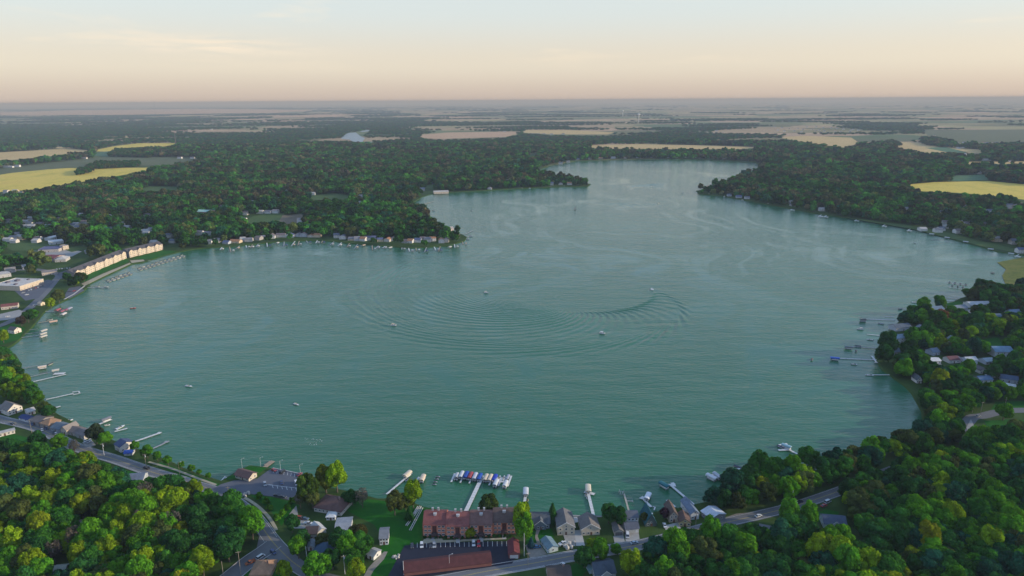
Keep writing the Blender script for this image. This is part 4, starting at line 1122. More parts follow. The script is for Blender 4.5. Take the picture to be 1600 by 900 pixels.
H('long white trailer home on the lawn by the west road', (-8, 685), (24, 677), 5, 2.8, 'x', 0.7, (0.62, 0.57, 0.5), (0.36, 0.35, 0.34), name='trailer_home', cat='trailer', nwin=5, side=1)
H('cream house among trees on the west shore', (-7, 618), (9, 614), 9, 4.0, 'x', 2.2, (0.58, 0.48, 0.36), (0.2, 0.16, 0.14), front_clear=16)
H('white gabled boathouse on the west shore with a dark roof', (23, 522), (34, 518.5), 10, 4.2, 'y', 2.6, (0.64, 0.58, 0.5), (0.1, 0.095, 0.095), nwin=2)
# ---- the town
store = H('flat roofed cream store with a long front on the town car park', (32, 454.5), (69, 442.5), 44, 6.0, 'flat', 0, (0.55, 0.45, 0.34), (0.50, 0.46, 0.42), name='store', cat='store', nwin=8, storeys=1, side=0)
for x, y, s in ((-12, -8, 1.0), (6, 6, 1.4), (14, -4, 0.8), (-4, 12, 1.2)):
    b = MB(); b.box(-2.2 * s, 2.2 * s, -1.6 * s, 1.6 * s, 0, 1.5 * s); b.box(-1.0 * s, 1.0 * s, -1.0 * s, 1.0 * s, 1.5 * s, 1.8 * s)
    b.build('roof_unit', mat((0.12, 0.11, 0.14), 0.6, name="roof_unit_metal"), store, (x, y, 6.26))
H('dark red roofed shop with pale walls beside the town street', (2, 484.5), (28, 481.5), 11, 4.0, 'x', 2.0, (0.52, 0.45, 0.38), (0.18, 0.065, 0.06), nwin=5, name='shop', cat='shop')
H('long hall with dark red roof beside the pale domed roof', (63, 408), (85, 408.5), 26, 5.0, 'x', 2.4, (0.42, 0.34, 0.3), (0.17, 0.05, 0.058), nwin=4, name='hall', side=2)
H('hall with pale hipped roof right of the dark red roof', (86, 410), (103, 409), 22, 4.0, 'hip', 4.0, (0.5, 0.47, 0.44), (0.42, 0.40, 0.38), nwin=3, name='hall')
H('long low school building with dark blue roof in a pale yard', (60, 395), (92, 393.5), 28, 5.0, 'flat', 0, (0.45, 0.4, 0.36), (0.10, 0.105, 0.19), nwin=7, side=0, name='school_building', cat='school')
H('cream box shaped building at the end of the pale yard', (99, 391), (108, 389.5), 12, 7.0, 'flat', 0, (0.58, 0.48, 0.36), (0.3, 0.27, 0.25), nwin=3, name='building')
H('white roofed long shed at the edge of the town wood', (77, 383), (100, 380.5), 22, 5.0, 'x', 2.0, (0.55, 0.55, 0.55), (0.55, 0.55, 0.54), nwin=3, name='warehouse')
H('smaller white roofed shed behind the white roofed long shed', (80, 376), (94, 372.5), 14, 5.0, 'x', 1.6, (0.55, 0.55, 0.55), (0.56, 0.55, 0.53), nwin=2, name='warehouse')
H('low restaurant with mixed flat roofs by the town street corner', (66, 431), (90, 428), 15, 4.0, 'flat', 0, (0.48, 0.4, 0.34), (0.24, 0.21, 0.2), nwin=6, name='restaurant', cat='restaurant')
H('tan hip roofed house beyond the cream apartments', (165, 384), (178, 382.5), 12, 4.0, 'hip', 3.0, (0.5, 0.42, 0.3), (0.32, 0.24, 0.17))
H('grey hip roofed house behind the long cream apartments', (133, 397), (147, 395.5), 14, 4.0, 'hip', 3.2, (0.4, 0.38, 0.37), (0.22, 0.215, 0.21))
H('pale fronted house at the town edge left of the trees', (8, 427), (25, 425), 12, 5.0, 'x', 2.2, (0.46, 0.4, 0.36), (0.25, 0.22, 0.2))
H('pale flat hall on the town road by the picture edge', (-8, 436), (18, 432), 18, 5.0, 'hip', 2.6, (0.45, 0.44, 0.43), (0.36, 0.35, 0.34), name='hall')
H('little cream kiosk by the water in the town', (64, 478), (71, 476), 6, 3.0, 'y', 1.6, (0.64, 0.55, 0.4), (0.42, 0.36, 0.28), name='shed', nwin=1, side=1)
H('pale grey house with a long roof above the flat roofed store', (36, 421), (50, 419), 12, 4, 'x', 2.4, (0.4, 0.38, 0.37), (0.27, 0.26, 0.26))
# ---- east shore grove
E_ = [
 ('white house with blue roof under the orange tree', (1455, 490), (1475, 488), 10, 4.5, 'x', 2.4, (0.6, 0.61, 0.63), (0.12, 0.17, 0.24)),
 ('long white roofed house near the marina trees', (1515, 481), (1548, 480), 12, 4, 'x', 2.2, (0.6, 0.58, 0.56), (0.42, 0.42, 0.43)),
 ('grey roofed house left of the long white roofed house', (1490, 487), (1512, 485), 11, 3.5, 'x', 2.4, (0.35, 0.37, 0.4), (0.17, 0.2, 0.24)),
 ('dark roofed lake house behind the waterfront trees', (1400, 518), (1424, 516), 12, 4, 'x', 2.6, (0.4, 0.42, 0.45), (0.085, 0.11, 0.14)),
 ('white and blue stepped house by the waterfront trees', (1398, 537), (1420, 535), 11, 5.5, 'x', 2.4, (0.62, 0.62, 0.63), (0.2, 0.27, 0.34)),
 ('low grey roofed cottage nearest the white corner dock', (1390, 556), (1408, 554.5), 9, 3.5, 'x', 2.2, (0.42, 0.44, 0.47), (0.24, 0.29, 0.36)),
 ('grey slate cottage right of the waterfront cottage', (1440, 521), (1456, 519), 10, 4, 'y', 2.6, (0.4, 0.41, 0.44), (0.16, 0.175, 0.2)),
 ('white roofed garage alone at the end of the drive', (1456, 569), (1470, 568), 9, 3, 'x', 1.4, (0.62, 0.61, 0.6), (0.56, 0.55, 0.55)),
 ('slate cottage above the white roofed garage', (1457, 556), (1468, 554.5), 9, 3.6, 'x', 2.6, (0.36, 0.4, 0.46), (0.13, 0.17, 0.22)),
 ('dark red roofed white cottage beside the twin garages', (1483, 568), (1499, 567), 9, 3.4, 'x', 2.4, (0.6, 0.56, 0.52), (0.14, 0.06, 0.065)),
 ('small pink grey gabled garage in the grove', (1500, 567.5), (1509, 567), 8, 2.8, 'y', 1.6, (0.5, 0.42, 0.42), (0.32, 0.28, 0.29)),
 ('two storey pale blue house with pale roof in the grove', (1511, 571), (1527, 570), 9, 4.8, 'x', 2.2, (0.55, 0.57, 0.59), (0.4, 0.42, 0.45)),
 ('large white house with many gables and blue roof', (1554, 558), (1583, 558), 14, 5.6, 'x', 3.4, (0.6, 0.62, 0.65), (0.16, 0.25, 0.34)),
 ('pale bungalow below the large many gabled house', (1540, 570), (1554, 569), 9, 3.2, 'x', 2.0, (0.52, 0.54, 0.56), (0.3, 0.36, 0.41)),
 ('white gabled cottage with dark roof in the middle of the grove', (1531, 584), (1542, 583.5), 9, 3.2, 'y', 2.4, (0.62, 0.58, 0.52), (0.1, 0.09, 0.095)),
 ('cottage with blue awning roof under dark trees', (1531, 599), (1551, 598), 9, 3.2, 'x', 2.0, (0.5, 0.5, 0.5), (0.1, 0.16, 0.25)),
 ('long blue roofed house under dark trees at the picture edge', (1563, 596), (1590, 600), 9, 3.4, 'x', 2.2, (0.4, 0.42, 0.46), (0.07, 0.1, 0.16)),
 ('white trailer shaped house below the long blue roof', (1569, 606), (1586, 609), 6, 2.8, 'x', 0.9, (0.58, 0.57, 0.56), (0.5, 0.5, 0.5)),
 ('white gabled boathouse at the shore below the yellow tree', (1432, 599), (1440, 599), 9, 3.4, 'y', 3.2, (0.64, 0.62, 0.6), (0.11, 0.12, 0.14)),
 ('grey cottage near the lawn in the grove', (1490, 537), (1500, 536), 9, 3.2, 'y', 2.6, (0.4, 0.42, 0.45), (0.25, 0.28, 0.31)),
 ('pale cottage with blue roof at the far right of the grove', (1580, 494), (1596, 493), 10, 4, 'x', 2.4, (0.45, 0.5, 0.56), (0.16, 0.22, 0.3)),
 ('dark blue roofed cottage behind the big dark trees', (1551, 500), (1566, 499), 9, 3.4, 'x', 2.4, (0.35, 0.4, 0.46), (0.08, 0.13, 0.19)),
]
for lab, A, B, d, h, rf, rise, wc, rc in E_:
    H(lab, A, B, d, h, rf, rise, wc, rc, group='houses of the east shore grove', front_clear=22, detail=1)
# ---- built shore of the peninsula, left to right
PEN = [(338, 379.5, 9), (352, 381.5, 9), (366, 380, 15), (379, 377.5, 8), (388, 378, 11), (401, 375.5, 9), (412, 373.5, 12), (425, 373, 9), (438, 371, 14), (452, 371, 13), (464, 370, 10), (474, 370.5, 10), (485, 371, 9), (495, 371, 10),
       (526, 372, 9), (535, 374, 10), (549, 376, 11), (558, 376.5, 9), (566, 377, 8), (575, 375.5, 10), (583, 374.5, 10), (594, 378, 9), (604, 378, 9), (612, 376.5, 12), (619, 375.5, 8), (632, 380, 9), (640, 380, 8), (652, 379, 10), (660, 378, 8), (668, 378.5, 10),
       (677, 377, 9), (690, 380, 9), (697, 379, 8), (708, 373.5, 10), (714, 371.5, 9)]
PC = [(0.6, 0.55, 0.5), (0.62, 0.6, 0.58), (0.58, 0.46, 0.32), (0.42, 0.44, 0.48), (0.55, 0.5, 0.44), (0.62, 0.6, 0.57), (0.35, 0.33, 0.32)]
RC = [(0.16, 0.13, 0.13), (0.12, 0.13, 0.16), (0.34, 0.17, 0.09), (0.2, 0.19, 0.2), (0.09, 0.11, 0.19), (0.38, 0.36, 0.34)]
PCN = ['off-white', 'white', 'sandy', 'grey', 'beige', 'white', 'dark grey']; RCN = ['brown', 'slate', 'orange', 'grey', 'navy', 'pale']
OR_ = ['first', 'second', 'third', 'fourth', 'fifth', 'sixth', 'seventh', 'eighth', 'ninth', 'tenth', 'eleventh', 'twelfth', 'thirteenth', 'fourteenth', 'fifteenth', 'sixteenth', 'seventeenth', 'eighteenth', 'nineteenth', 'twentieth']
OR_ += ['twenty-' + o for o in OR_[:9]] + ['thirtieth'] + ['thirty-' + o for o in OR_[:9]]
rr = random.Random(21)
for i, (x, y, w) in enumerate(PEN):
    a, b = rr.randrange(len(PC)), rr.randrange(len(RC))
    if i == 2: a, b = 2, 2
    t_ = rr.uniform(-1.0, 1.0)
    H(f'{PCN[a]} house with {RCN[b]} roof, {OR_[i]} from the left along the peninsula shore', (x - w / 2, y + t_ * .3), (x + w / 2, y - t_ * .3), rr.uniform(9, 13), rr.choice((3.2, 4.6, 5.6)), rr.choice('xxy'), rr.uniform(2.2, 3.4), PC[a], RC[b], group='houses along the peninsula shore', front_clear=20, detail=1, nwin=2, door=False)
H('pale pink house on the wooded tip of the peninsula', (700, 362), (709, 361), 11, 5.5, 'x', 2.6, (0.6, 0.5, 0.46), (0.4, 0.34, 0.32), front_clear=30, detail=1)
H('long white hotel with warm walls at the bay beyond the peninsula', (678, 303), (701, 302.2), 20, 5.0, 'x', 2.5, (0.62, 0.5, 0.4), (0.45, 0.42, 0.38), name='hotel', nwin=8, detail=1, front_clear=20)
H('dark blue roofed pavilion with white walls left of the white hotel', (619, 306.5), (638, 305.5), 22, 6, 'x', 3, (0.6, 0.58, 0.56), (0.05, 0.06, 0.14), name='building', nwin=5, detail=1, front_clear=20)
H('slate roofed hall behind the white hotel', (648, 299), (664, 298.5), 20, 6, 'x', 3, (0.4, 0.38, 0.38), (0.13, 0.15, 0.19), name='building', nwin=4, detail=1, front_clear=20)
H('large hall with green roof and pink walls in the woods', (305, 336), (328, 337), 25, 8, 'x', 3, (0.45, 0.2, 0.2), (0.33, 0.5, 0.43), name='hall', nwin=5, detail=1, front_clear=45)
# ---- far shores: rows named from left to right
def row(pts, place, group, wrange=(9, 13), detail=0, cols=None, clear=28, seed=3):
    r = random.Random(seed)
    for i, (x, y) in enumerate(pts):
        w = r.uniform(*wrange) / MPP(x, y)
        a, b = (r.randrange(len(PC)), r.randrange(len(RC))) if cols is None else cols
        H(f'{PCN[a]} house with {RCN[b]} roof, {OR_[i]} from the left {place}', (x - w / 2, y), (x + w / 2, y), r.uniform(9, 13), r.choice((4, 5.5, 6.5)), r.choice('xxy'), r.uniform(2.2, 3.2), PC[a], RC[b], group=group, front_clear=clear, detail=detail, nwin=3, door=False)
row([(876, 257), (888, 254), (902, 250.5), (922, 249.5), (938, 248.5), (958, 248), (978, 247.5), (998, 247), (1020, 246.5), (1042, 246.5), (1056, 246.5), (1070, 246.2), (1083, 246.5), (1095, 246.5), (1106, 246.8), (1118, 247.5), (1132, 248.5)], 'on the far end shore', 'houses at the far end of the lake', (14, 22), detail=1)
row([(1108, 296), (1140, 307), (1155, 309.5), (1168, 311), (1221, 309), (1240, 322), (1285, 330), (1311, 331), (1440, 343), (1486, 343), (1505, 352), (1478, 352), (1545, 371), (1560, 378), (1585, 382), (1596, 396)], 'along the east far shore', 'houses along the east far shore', (10, 15), detail=1, seed=5)
row([(806, 287), (816, 289), (853, 287), (862, 289.5), (876, 289), (890, 289), (735, 291), (765, 296)], 'on the far north point', 'houses on the far north point', (11, 16), detail=1, seed=9)
# ---- scattered white farm and town buildings in the woods and fields
SCAT = [(93, 249), (104, 248), (131, 248.5), (8, 262), (16, 262), (26, 261), (405, 334), (418, 334), (475, 334.5), (432, 303), (488, 305), (503, 262), (513, 259), (530, 257), (542, 257.5), (563, 310), (563, 320), (580, 322), (585, 312), (448, 302), (440, 254), (402, 236), (412, 254), (435, 253),
        (265, 213), (275, 211), (318, 213), (280, 248), (300, 248), (60, 233), (68, 233), (305, 200), (330, 203), (180, 190), (175, 203), (40, 212), (50, 209), (115, 210), (20, 222), (833, 210), (840, 210), (850, 210), (862, 210), (880, 210), (885, 211), (700, 186), (712, 186), (780, 206), (788, 206), (770, 205), (1026, 187), (1035, 186),
        (1120, 205), (1130, 208), (1134, 206), (1226, 211), (1275, 206), (1282, 208), (1330, 204), (1380, 203), (1390, 206), (1510, 249), (1522, 249), (1540, 251), (1546, 251), (1580, 253), (1460, 213), (1530, 272), (1578, 325), (1590, 326), (1595, 322), (8, 302), (15, 304), (22, 301), (5, 308), (12, 310), (30, 305),
        (48, 345), (130, 349), (200, 349), (235, 362), (222, 365), (262, 372), (170, 361), (190, 352), (60, 353), (10, 378), (30, 375), (12, 348), (120, 358), (90, 345), (310, 368), (268, 380), (655, 262), (795, 285), (700, 286), (745, 283)]
rr = random.Random(33)
_q = random.Random(12)
SCAT += [(_q.uniform(0, 330), _q.uniform(338, 384)) for _ in range(34)] + [(_q.uniform(330, 620), _q.uniform(305, 350)) for _ in range(10)] + [(_q.uniform(1230, 1420), _q.uniform(300, 330)) for _ in range(6)] + [(_q.uniform(1420, 1600), _q.uniform(325, 366)) for _ in range(16)]
SCAT = [q for i, q in enumerate(SCAT) if all(abs(q[0] - p[0]) > 5 or abs(q[1] - p[1]) > 3 for p in SCAT[:i])]
SCAT = [q for q in SCAT if not (q[1] > 366 and q[0] > 60 and q[0] < 205)]
def nearest_word(x, y):
    best = min((('the golden field on the left', 120, 275), ('the meadow in the left woods', 430, 342), ('the far pond', 550, 214), ('the radio mast', 242, 185), ('the town apartments', 150, 375), ('the far pink field', 800, 206), ('the water tower', 1000, 195), ('the pale fields on the right', 1350, 222), ('the gold field on the right', 1560, 290), ('the white hotel', 688, 290), ('the town school', 75, 392), ('the east reed bay', 1580, 370), ('the right far point', 1280, 315), ('the green roofed hall', 316, 336), ('the left edge woods', 40, 350)), key=lambda b: (b[1] - x) ** 2 + ((b[2] - y) * 3) ** 2)
    return best[0]
_cnt = {}
for x, y in sorted(SCAT):
    pl = nearest_word(x, y); a, b = rr.choice((0, 1, 1, 2, 5)), rr.choice((0, 1, 3, 5, 5)); k = (PCN[a], pl); _cnt[k] = _cnt.get(k, 0) + 1
    w = rr.uniform(12, 26) / MPP(x, y) if y < 300 else rr.uniform(10, 15) / MPP(x, y)
    H(f'{OR_[_cnt[k] - 1]} {PCN[a]} building from the left near {pl}, {RCN[b]} roof', (x - w / 2, y), (x + w / 2, y), rr.uniform(9, 14), rr.uniform(4, 7), 'x', 2.6, PC[a], RC[b], name='building', group='scattered buildings in the woods and fields', front_clear=60, detail=0)
H('white farm complex with blue grey roofs beyond the right woods', (1508, 250), (1530, 249.5), 30, 8, 'x', 3, (0.6, 0.6, 0.62), (0.35, 0.42, 0.52), name='barn', detail=0)
# the suburb far right: identical little roofs
for i in range(46):
    x = 1498 + (i * 37 % 104) + rr.uniform(-2, 2); y = 224 + (i * 7 % 14) * 1.15 + rr.uniform(-.6, .6)
    w = 13 / MPP(x, y)
    H('tiny pale house of the dense far suburb beyond the right woods', (x - w / 2, y), (x + w / 2, y), 11, 5, 'x', 2.6, PC[i % 3], RC[i % 6], group='dense far suburb', detail=0, keep=False)
for i in range(24):
    x = 1212 + (i * 29 % 140) + rr.uniform(-2, 2); y = 199 + (i * 5 % 7) * 1.3
    w = 15 / MPP(x, y)
    H('tiny pale house of the far hamlet between fields', (x - w / 2, y), (x + w / 2, y), 12, 6, 'x', 2.6, PC[i % 2], RC[i % 6], group='far hamlet', detail=0, keep=False)
# ------------------------------------------------------------------ builders: piers, lifts, boats
M_DECK = mat((0.60, 0.59, 0.57), 0.7, var=0.12, scale=1.2, name="pale_deck_boards"); M_WOOD = mat((0.34, 0.25, 0.17), 0.8, var=0.25, scale=1.5, name="weathered_wood")
M_GREY = mat((0.30, 0.30, 0.31), 0.7, var=0.2, name="grey_deck"); M_STEEL = mat((0.35, 0.36, 0.38), 0.45, metal=0.7, name="galvanised_steel")
M_HULL = mat((0.72, 0.71, 0.69), 0.3, spec=0.5, var=0.04, name="white_gelcoat"); M_RUB = mat((0.025, 0.025, 0.028), 0.6, name="black_rubber"); M_SEAT = mat((0.5, 0.45, 0.38), 0.7, name="vinyl_seat")
WZ = 0.75
_pp = {}
def post_mesh(r=0.09, z0=-0.9, z1=1.0):
    k = (r, z0, z1)
    if k not in _pp:
        m = MB(); m.tube((0, 0, z0), (0, 0, z1), r, r, 6); m.box(-r * 1.3, r * 1.3, -r * 1.3, r * 1.3, z1, z1 + 0.05); _pp[k] = m.mesh('pier_post', M_STEEL)
    return _pp[k]
def pier(label, line, w=1.5, m=None, heads=(), group=None, name='pier', post_gap=7.0):
    """boards on posts along a line of photo points; heads = extra (line, width) platforms"""
    m = m or M_DECK
    pts = [G(a, b, WZ) for a, b in line]
    o = pts[0]
    root = empty(name, (o.x, o.y, 0)); tag(root, label, 'pier', group)
    def deck(ps, w_, dz):
        a, b = ribbon_pts(ps, w_); n = len(ps); mb = MB()
        rel = lambda p, z: (p.x - o.x, p.y - o.y, z)
        for i in range(n - 1):
            q = [a[i], b[i], b[i + 1], a[i + 1]]
            L_ = (ps[i + 1] - ps[i]).length; k = max(1, min(30, int(L_ / 3.0)))
            for j in range(k):              # deck sections with open joints
                t0, t1 = j / k + 0.02 / k, (j + 1) / k - 0.02 / k
                c = [a[i].lerp(a[i + 1], t0), b[i].lerp(b[i + 1], t0), b[i].lerp(b[i + 1], t1), a[i].lerp(a[i + 1], t1)]
                mb.add([rel(p, WZ - .14 + dz) for p in c] + [rel(p, WZ + dz) for p in c], [(3, 2, 1, 0), (4, 5, 6, 7), (0, 1, 5, 4), (1, 2, 6, 5), (2, 3, 7, 6), (3, 0, 4, 7)])
        mb.build('deck', m, root)
        pm = post_mesh()
        for i in range(n - 1):
            L_ = (ps[i + 1] - ps[i]).length; k = max(1, min(6, int(L_ / post_gap)))
            for j in range(k + 1):
                p = ps[i].lerp(ps[i + 1], j / k); d = (ps[i + 1] - ps[i]).normalized(); s = 1 if j % 2 else -1
                link_mesh('post', pm, root, (p.x - o.x - d.y * s * (w_ / 2 + .08), p.y - o.y + d.x * s * (w_ / 2 + .08), 0))
    deck(pts, w, 0)
    for i, (ln, hw) in enumerate(heads): deck([G(a, b, WZ) for a, b in ln], hw, -0.012 * (i + 1))
    return root
def heading(px, py, to):
    a, b = G(px, py, 0), G(px + to[0], py + to[1], 0)
    return math.atan2(b.y - a.y, b.x - a.x)
def canopy_mesh(L_, W, col, rise=0.7, drop=0.7):
    mb = MB(); n = 6
    prof = [(-W / 2, -drop)] + [(W / 2 * math.cos(math.pi * (1 - k / n)), rise * math.sin(math.pi * k / n)) for k in range(n + 1)] + [(W / 2, -drop)]
    nn = len(prof)
    vs = [(-L_ / 2, y, z) for y, z in prof] + [(L_ / 2, y, z) for y, z in prof]
    mb.add(vs, [[k, nn + k, nn + k + 1, k + 1][::-1] for k in range(nn - 1)] + [[k for k in range(1, nn - 1)], [nn + k for k in range(1, nn - 1)][::-1]])
    return mb.mesh('canopy', mat(col, 0.8, var=0.08, name="canvas"))
def boat_lift(label, px, py, to, col, L_=7.4, W=3.2, group='covered boat lifts', z=2.6, boat=True, blabel=None):
    p = G(px, py, 2.0); h = heading(px, py, to)
    root = empty('boat_lift', (p.x, p.y, 0), h); tag(root, label, 'boat lift', group)
    for sx in (-1, 1):
        for sy in (-1, 1): link_mesh('post', post_mesh(0.08, -0.9, 2.3), root, (sx * (L_ / 2 - 1.2), sy * (W / 2 - 0.15), 0))
    fr = MB()
    for sx in (-1, 1): fr.box(sx * (L_ / 2 - 1.2) - .07, sx * (L_ / 2 - 1.2) + .07, -W / 2 + .25, W / 2 - .25, 0.1, 0.28)
    fr.build('cradle', M_STEEL, root)
    link_mesh('canopy', canopy_mesh(L_, W, col), root, (0, 0, 2.2 + 0.55))
    if boat: pontoon(blabel or 'boat under the ' + label.replace('canopy boat lift', 'canopy').replace('canopy lift', 'canopy'), p.x, p.y, h, bimini=False, z=0.32, group='boats on lifts')
    return root
_bm = {}
def hull_mesh(L_, W, H_, col, key):
    k = ('hull', L_, W, H_, key)
    if k in _bm: return _bm[k]
    mb = MB(); secs = []
    for t, wf, kf in ((-0.5, 0.86, 0.25), (-0.2, 1.0, 0.1), (0.1, 0.97, 0.08), (0.32, 0.66, 0.2), (0.5, 0.06, 0.75)):
        x = t * L_; w = W / 2 * wf
        secs.append([(x, -w, H_), (x, -w * .82, H_ * .35), (x, 0, -0.25 + kf * H_ * .8), (x, w * .82, H_ * .35), (x, w, H_), (x, w * .7, H_ + .02), (x, -w * .7, H_ + .02)])
    vs = [p for s in secs for p in s]; n = 7; fs = []
    for i in range(len(secs) - 1):
        for j in range(n): fs.append([i * n + j, i * n + (j + 1) % n, (i + 1) * n + (j + 1) % n, (i + 1) * n + j][::-1])
    fs += [list(range(n)), [len(vs) - n + j for j in range(n)][::-1]]
    mb.add(vs, fs); _bm[k] = mb.mesh('hull', mat(col, 0.3, spec=0.5, var=0.05, name="painted_hull")); return _bm[k]
def box_mesh(key, boxes, m):
    if key not in _bm:
        mb = MB()
        for b in boxes: mb.box(*b)
        _bm[key] = mb.mesh(key, m)
    return _bm[key]
def motorboat(label, x, y, h, L_=6.2, W=2.2, col=(0.7, 0.69, 0.67), group=None, cover=None, key='white', z=0.0):
    root = empty('motorboat', (x, y, z), h); tag(root, label, 'boat', group)
    link_mesh('hull', hull_mesh(L_, W, 0.75, col, key), root)
    if cover: link_mesh('boat_cover', canopy_mesh(L_ * .9, W * .96, cover, 0.45, 0.1), root, (-L_ * .03, 0, 0.8))
    else:
        link_mesh('cockpit', box_mesh('cockpit', [(-2.2, 0.7, -0.72, 0.72, 0.775, 0.80)], M_SEAT), root)
        link_mesh('windscreen', box_mesh('windscreen', [(0.7, 0.85, -0.8, 0.8, 0.77, 1.25), (0.2, 0.7, -0.82, -0.76, 0.77, 1.15), (0.2, 0.7, 0.76, 0.82, 0.77, 1.15)], M_GLASS), root)
        for s in (-1, 1): link_mesh('seat', box_mesh('boat_seat', [(-0.35, 0.2, -0.26, 0.26, 0.8, 1.05), (-0.5, -0.35, -0.26, 0.26, 0.8, 1.35)], M_SEAT), root, (-.2, s * .42, 0))
        link_mesh('bench', box_mesh('boat_bench', [(-2.1, -1.5, -0.7, 0.7, 0.8, 1.1)], M_SEAT), root)
    link_mesh('outboard_motor', box_mesh('outboard', [(-0.45, 0.0, -0.2, 0.2, 0.35, 1.1), (-0.32, -0.12, -0.08, 0.08, -0.4, 0.35)], M_RUB), root, (-L_ / 2, 0, 0))
    return root
def pontoon(label, x, y, h, col=(0.5, 0.42, 0.3), bimini=True, group=None, z=0.0):
    root = empty('pontoon_boat', (x, y, z), h); tag(root, label, 'boat', group)
    k = 'pontoon'
    if k not in _bm:
        mb = MB(); mb.tube((-3.2, 0, 0.15), (2.6, 0, 0.15), 0.32, 0.32, 8); mb.tube((2.6, 0, 0.15), (3.3, 0, 0.3), 0.32, 0.08, 8); _bm[k] = mb.mesh('pontoon', M_STEEL)
    for s in (-1, 1): link_mesh('pontoon', _bm[k], root, (0, s * 0.85, 0))
    link_mesh('deck', box_mesh('pontoon_deck', [(-3.1, 3.0, -1.25, 1.25, 0.5, 0.6)], M_GREY), root)
    link_mesh('rail', box_mesh('pontoon_rail', [(-3.0, 2.9, -1.25, -1.19, 0.6, 1.25), (-3.0, 2.9, 1.19, 1.25, 0.6, 1.25), (2.85, 2.91, -1.19, 1.19, 0.6, 1.25), (-3.0, -2.94, -1.19, 1.19, 0.6, 1.25)], M_HULL), root)
    link_mesh('seat', box_mesh('pontoon_seat', [(1.3, 2.8, -1.15, -0.6, 0.6, 1.05), (1.3, 2.8, 0.6, 1.15, 0.6, 1.05), (-2.9, -2.2, -1.15, 1.15, 0.6, 1.05)], M_SEAT), root)
    link_mesh('console', box_mesh('pontoon_console', [(-0.6, 0.2, 0.4, 1.15, 0.6, 1.5)], M_HULL), root)
    if bimini: link_mesh('bimini_top', canopy_mesh(3.0, 2.4, col, 0.25, 0.05), root, (-0.6, 0, 2.35)); [link_mesh('bimini_pole', box_mesh('bimini_pole', [(-0.03, 0.03, -0.03, 0.03, 1.2, 2.4)], M_STEEL), root, (sx, sy * 1.15, 0)) for sx in (-1.9, 0.7) for sy in (-1, 1)]
    link_mesh('outboard_motor', _bm.get('outboard') or box_mesh('outboard', [(-0.45, 0.0, -0.2, 0.2, 0.35, 1.1), (-0.32, -0.12, -0.08, 0.08, -0.4, 0.35)], M_RUB), root, (-3.1, 0, 0))
    return root
def jetski(label, px, py, to, col, group=None):
    p = G(px, py, 0.3); root = empty('jet_ski', (p.x, p.y, 0), heading(px, py, to)); tag(root, label, 'jet ski', group)
    link_mesh('hull', hull_mesh(3.0, 1.15, 0.6, col, str(col)), root)
    link_mesh('seat', box_mesh('jetski_seat', [(-1.3, 0.1, -0.25, 0.25, 0.6, 0.95)], M_RUB), root)
    link_mesh('handlebar', box_mesh('jetski_bar', [(0.35, 0.45, -0.4, 0.4, 1.0, 1.08), (0.2, 0.5, -0.18, 0.18, 0.6, 1.0)], M_RUB), root)
def boat(label, px, py, to, kind='motor', group=None, **kw):
    p = G(px, py, 0.3)
    return (motorboat if kind == 'motor' else pontoon)(label, p.x, p.y, heading(px, py, to), group=group, **kw)

# ---- the big T dock in front of the brick apartments
UP = (4.2, -9)          # along the fingers, in the photograph
pier('big white T shaped dock with fingers, reaching out from the brick apartments', [(728, 798.5), (751, 750)], 2.6,
     heads=[([(709, 746), (793, 753)], 1.8), ([(705, 753), (710.5, 739.5)], 1.2), ([(719, 754), (724, 743)], 1.1), ([(733, 755), (738, 744)], 1.1), ([(750.5, 751), (755, 743)], 1.3), ([(764, 758), (768.5, 748)], 1.1), ([(778.5, 759), (784, 745.5)], 1.1), ([(793, 760), (799, 743)], 1.2)])
TD = [(713.5, 741.5, (0.40, 0.42, 0.44), 'small grey'), (721, 740, (0.5, 0.51, 0.52), 'pale grey'), (728.5, 740.5, (0.02, 0.07, 0.32), 'deep blue'), (735, 741.5, (0.30, 0.06, 0.07), 'dark red'), (742, 742.5, (0.46, 0.47, 0.52), 'silver grey'),
      (749.5, 743.5, (0.02, 0.08, 0.34), 'bright blue'), (759, 744.5, (0.55, 0.46, 0.36), 'cream'), (766, 745, (0.62, 0.50, 0.37), 'sandy'), (773, 745, (0.02, 0.05, 0.36), 'royal blue')]
TN = ['leftmost', 'second from the left', 'third from the left', 'fourth from the left', 'fifth from the left', 'sixth from the left', 'seventh from the left', 'eighth from the left', 'ninth from the left']
for i, (x, y, c, nm) in enumerate(TD):
    boat_lift(f'{nm} canopy lift, {TN[i]} on the T dock outer side', x, y + 2.5, UP, c, 7.6 if i else 5.5, 2.75 if i else 2.4, group='boat lifts on the T dock', blabel=f'boat stored under the {nm} canopy of the T dock')
boat_lift('pale grey canopy boat lift, left one on the T dock inner side', 774.5, 755, UP, (0.5, 0.51, 0.53), 7.4, 2.8, group='boat lifts on the T dock', blabel='boat stored under the left pale canopy on the inner side of T dock')
boat_lift('pale grey canopy boat lift, right corner of the T dock inner side', 789.5, 756.5, UP, (0.5, 0.51, 0.53), 7.0, 2.7, group='boat lifts on the T dock', blabel='boat stored under the right corner canopy of the T dock')
boat('open white motorboat moored at the right end of the T dock', 787, 747.5, UP, group='boats at the T dock'); boat('grey covered motorboat moored at the far right finger of the T dock', 793.5, 746, UP, group='boats at the T dock', cover=(0.32, 0.34, 0.4))
boat('open motorboat with dark seats between the right fingers of the T dock', 780, 747.5, UP, group='boats at the T dock')
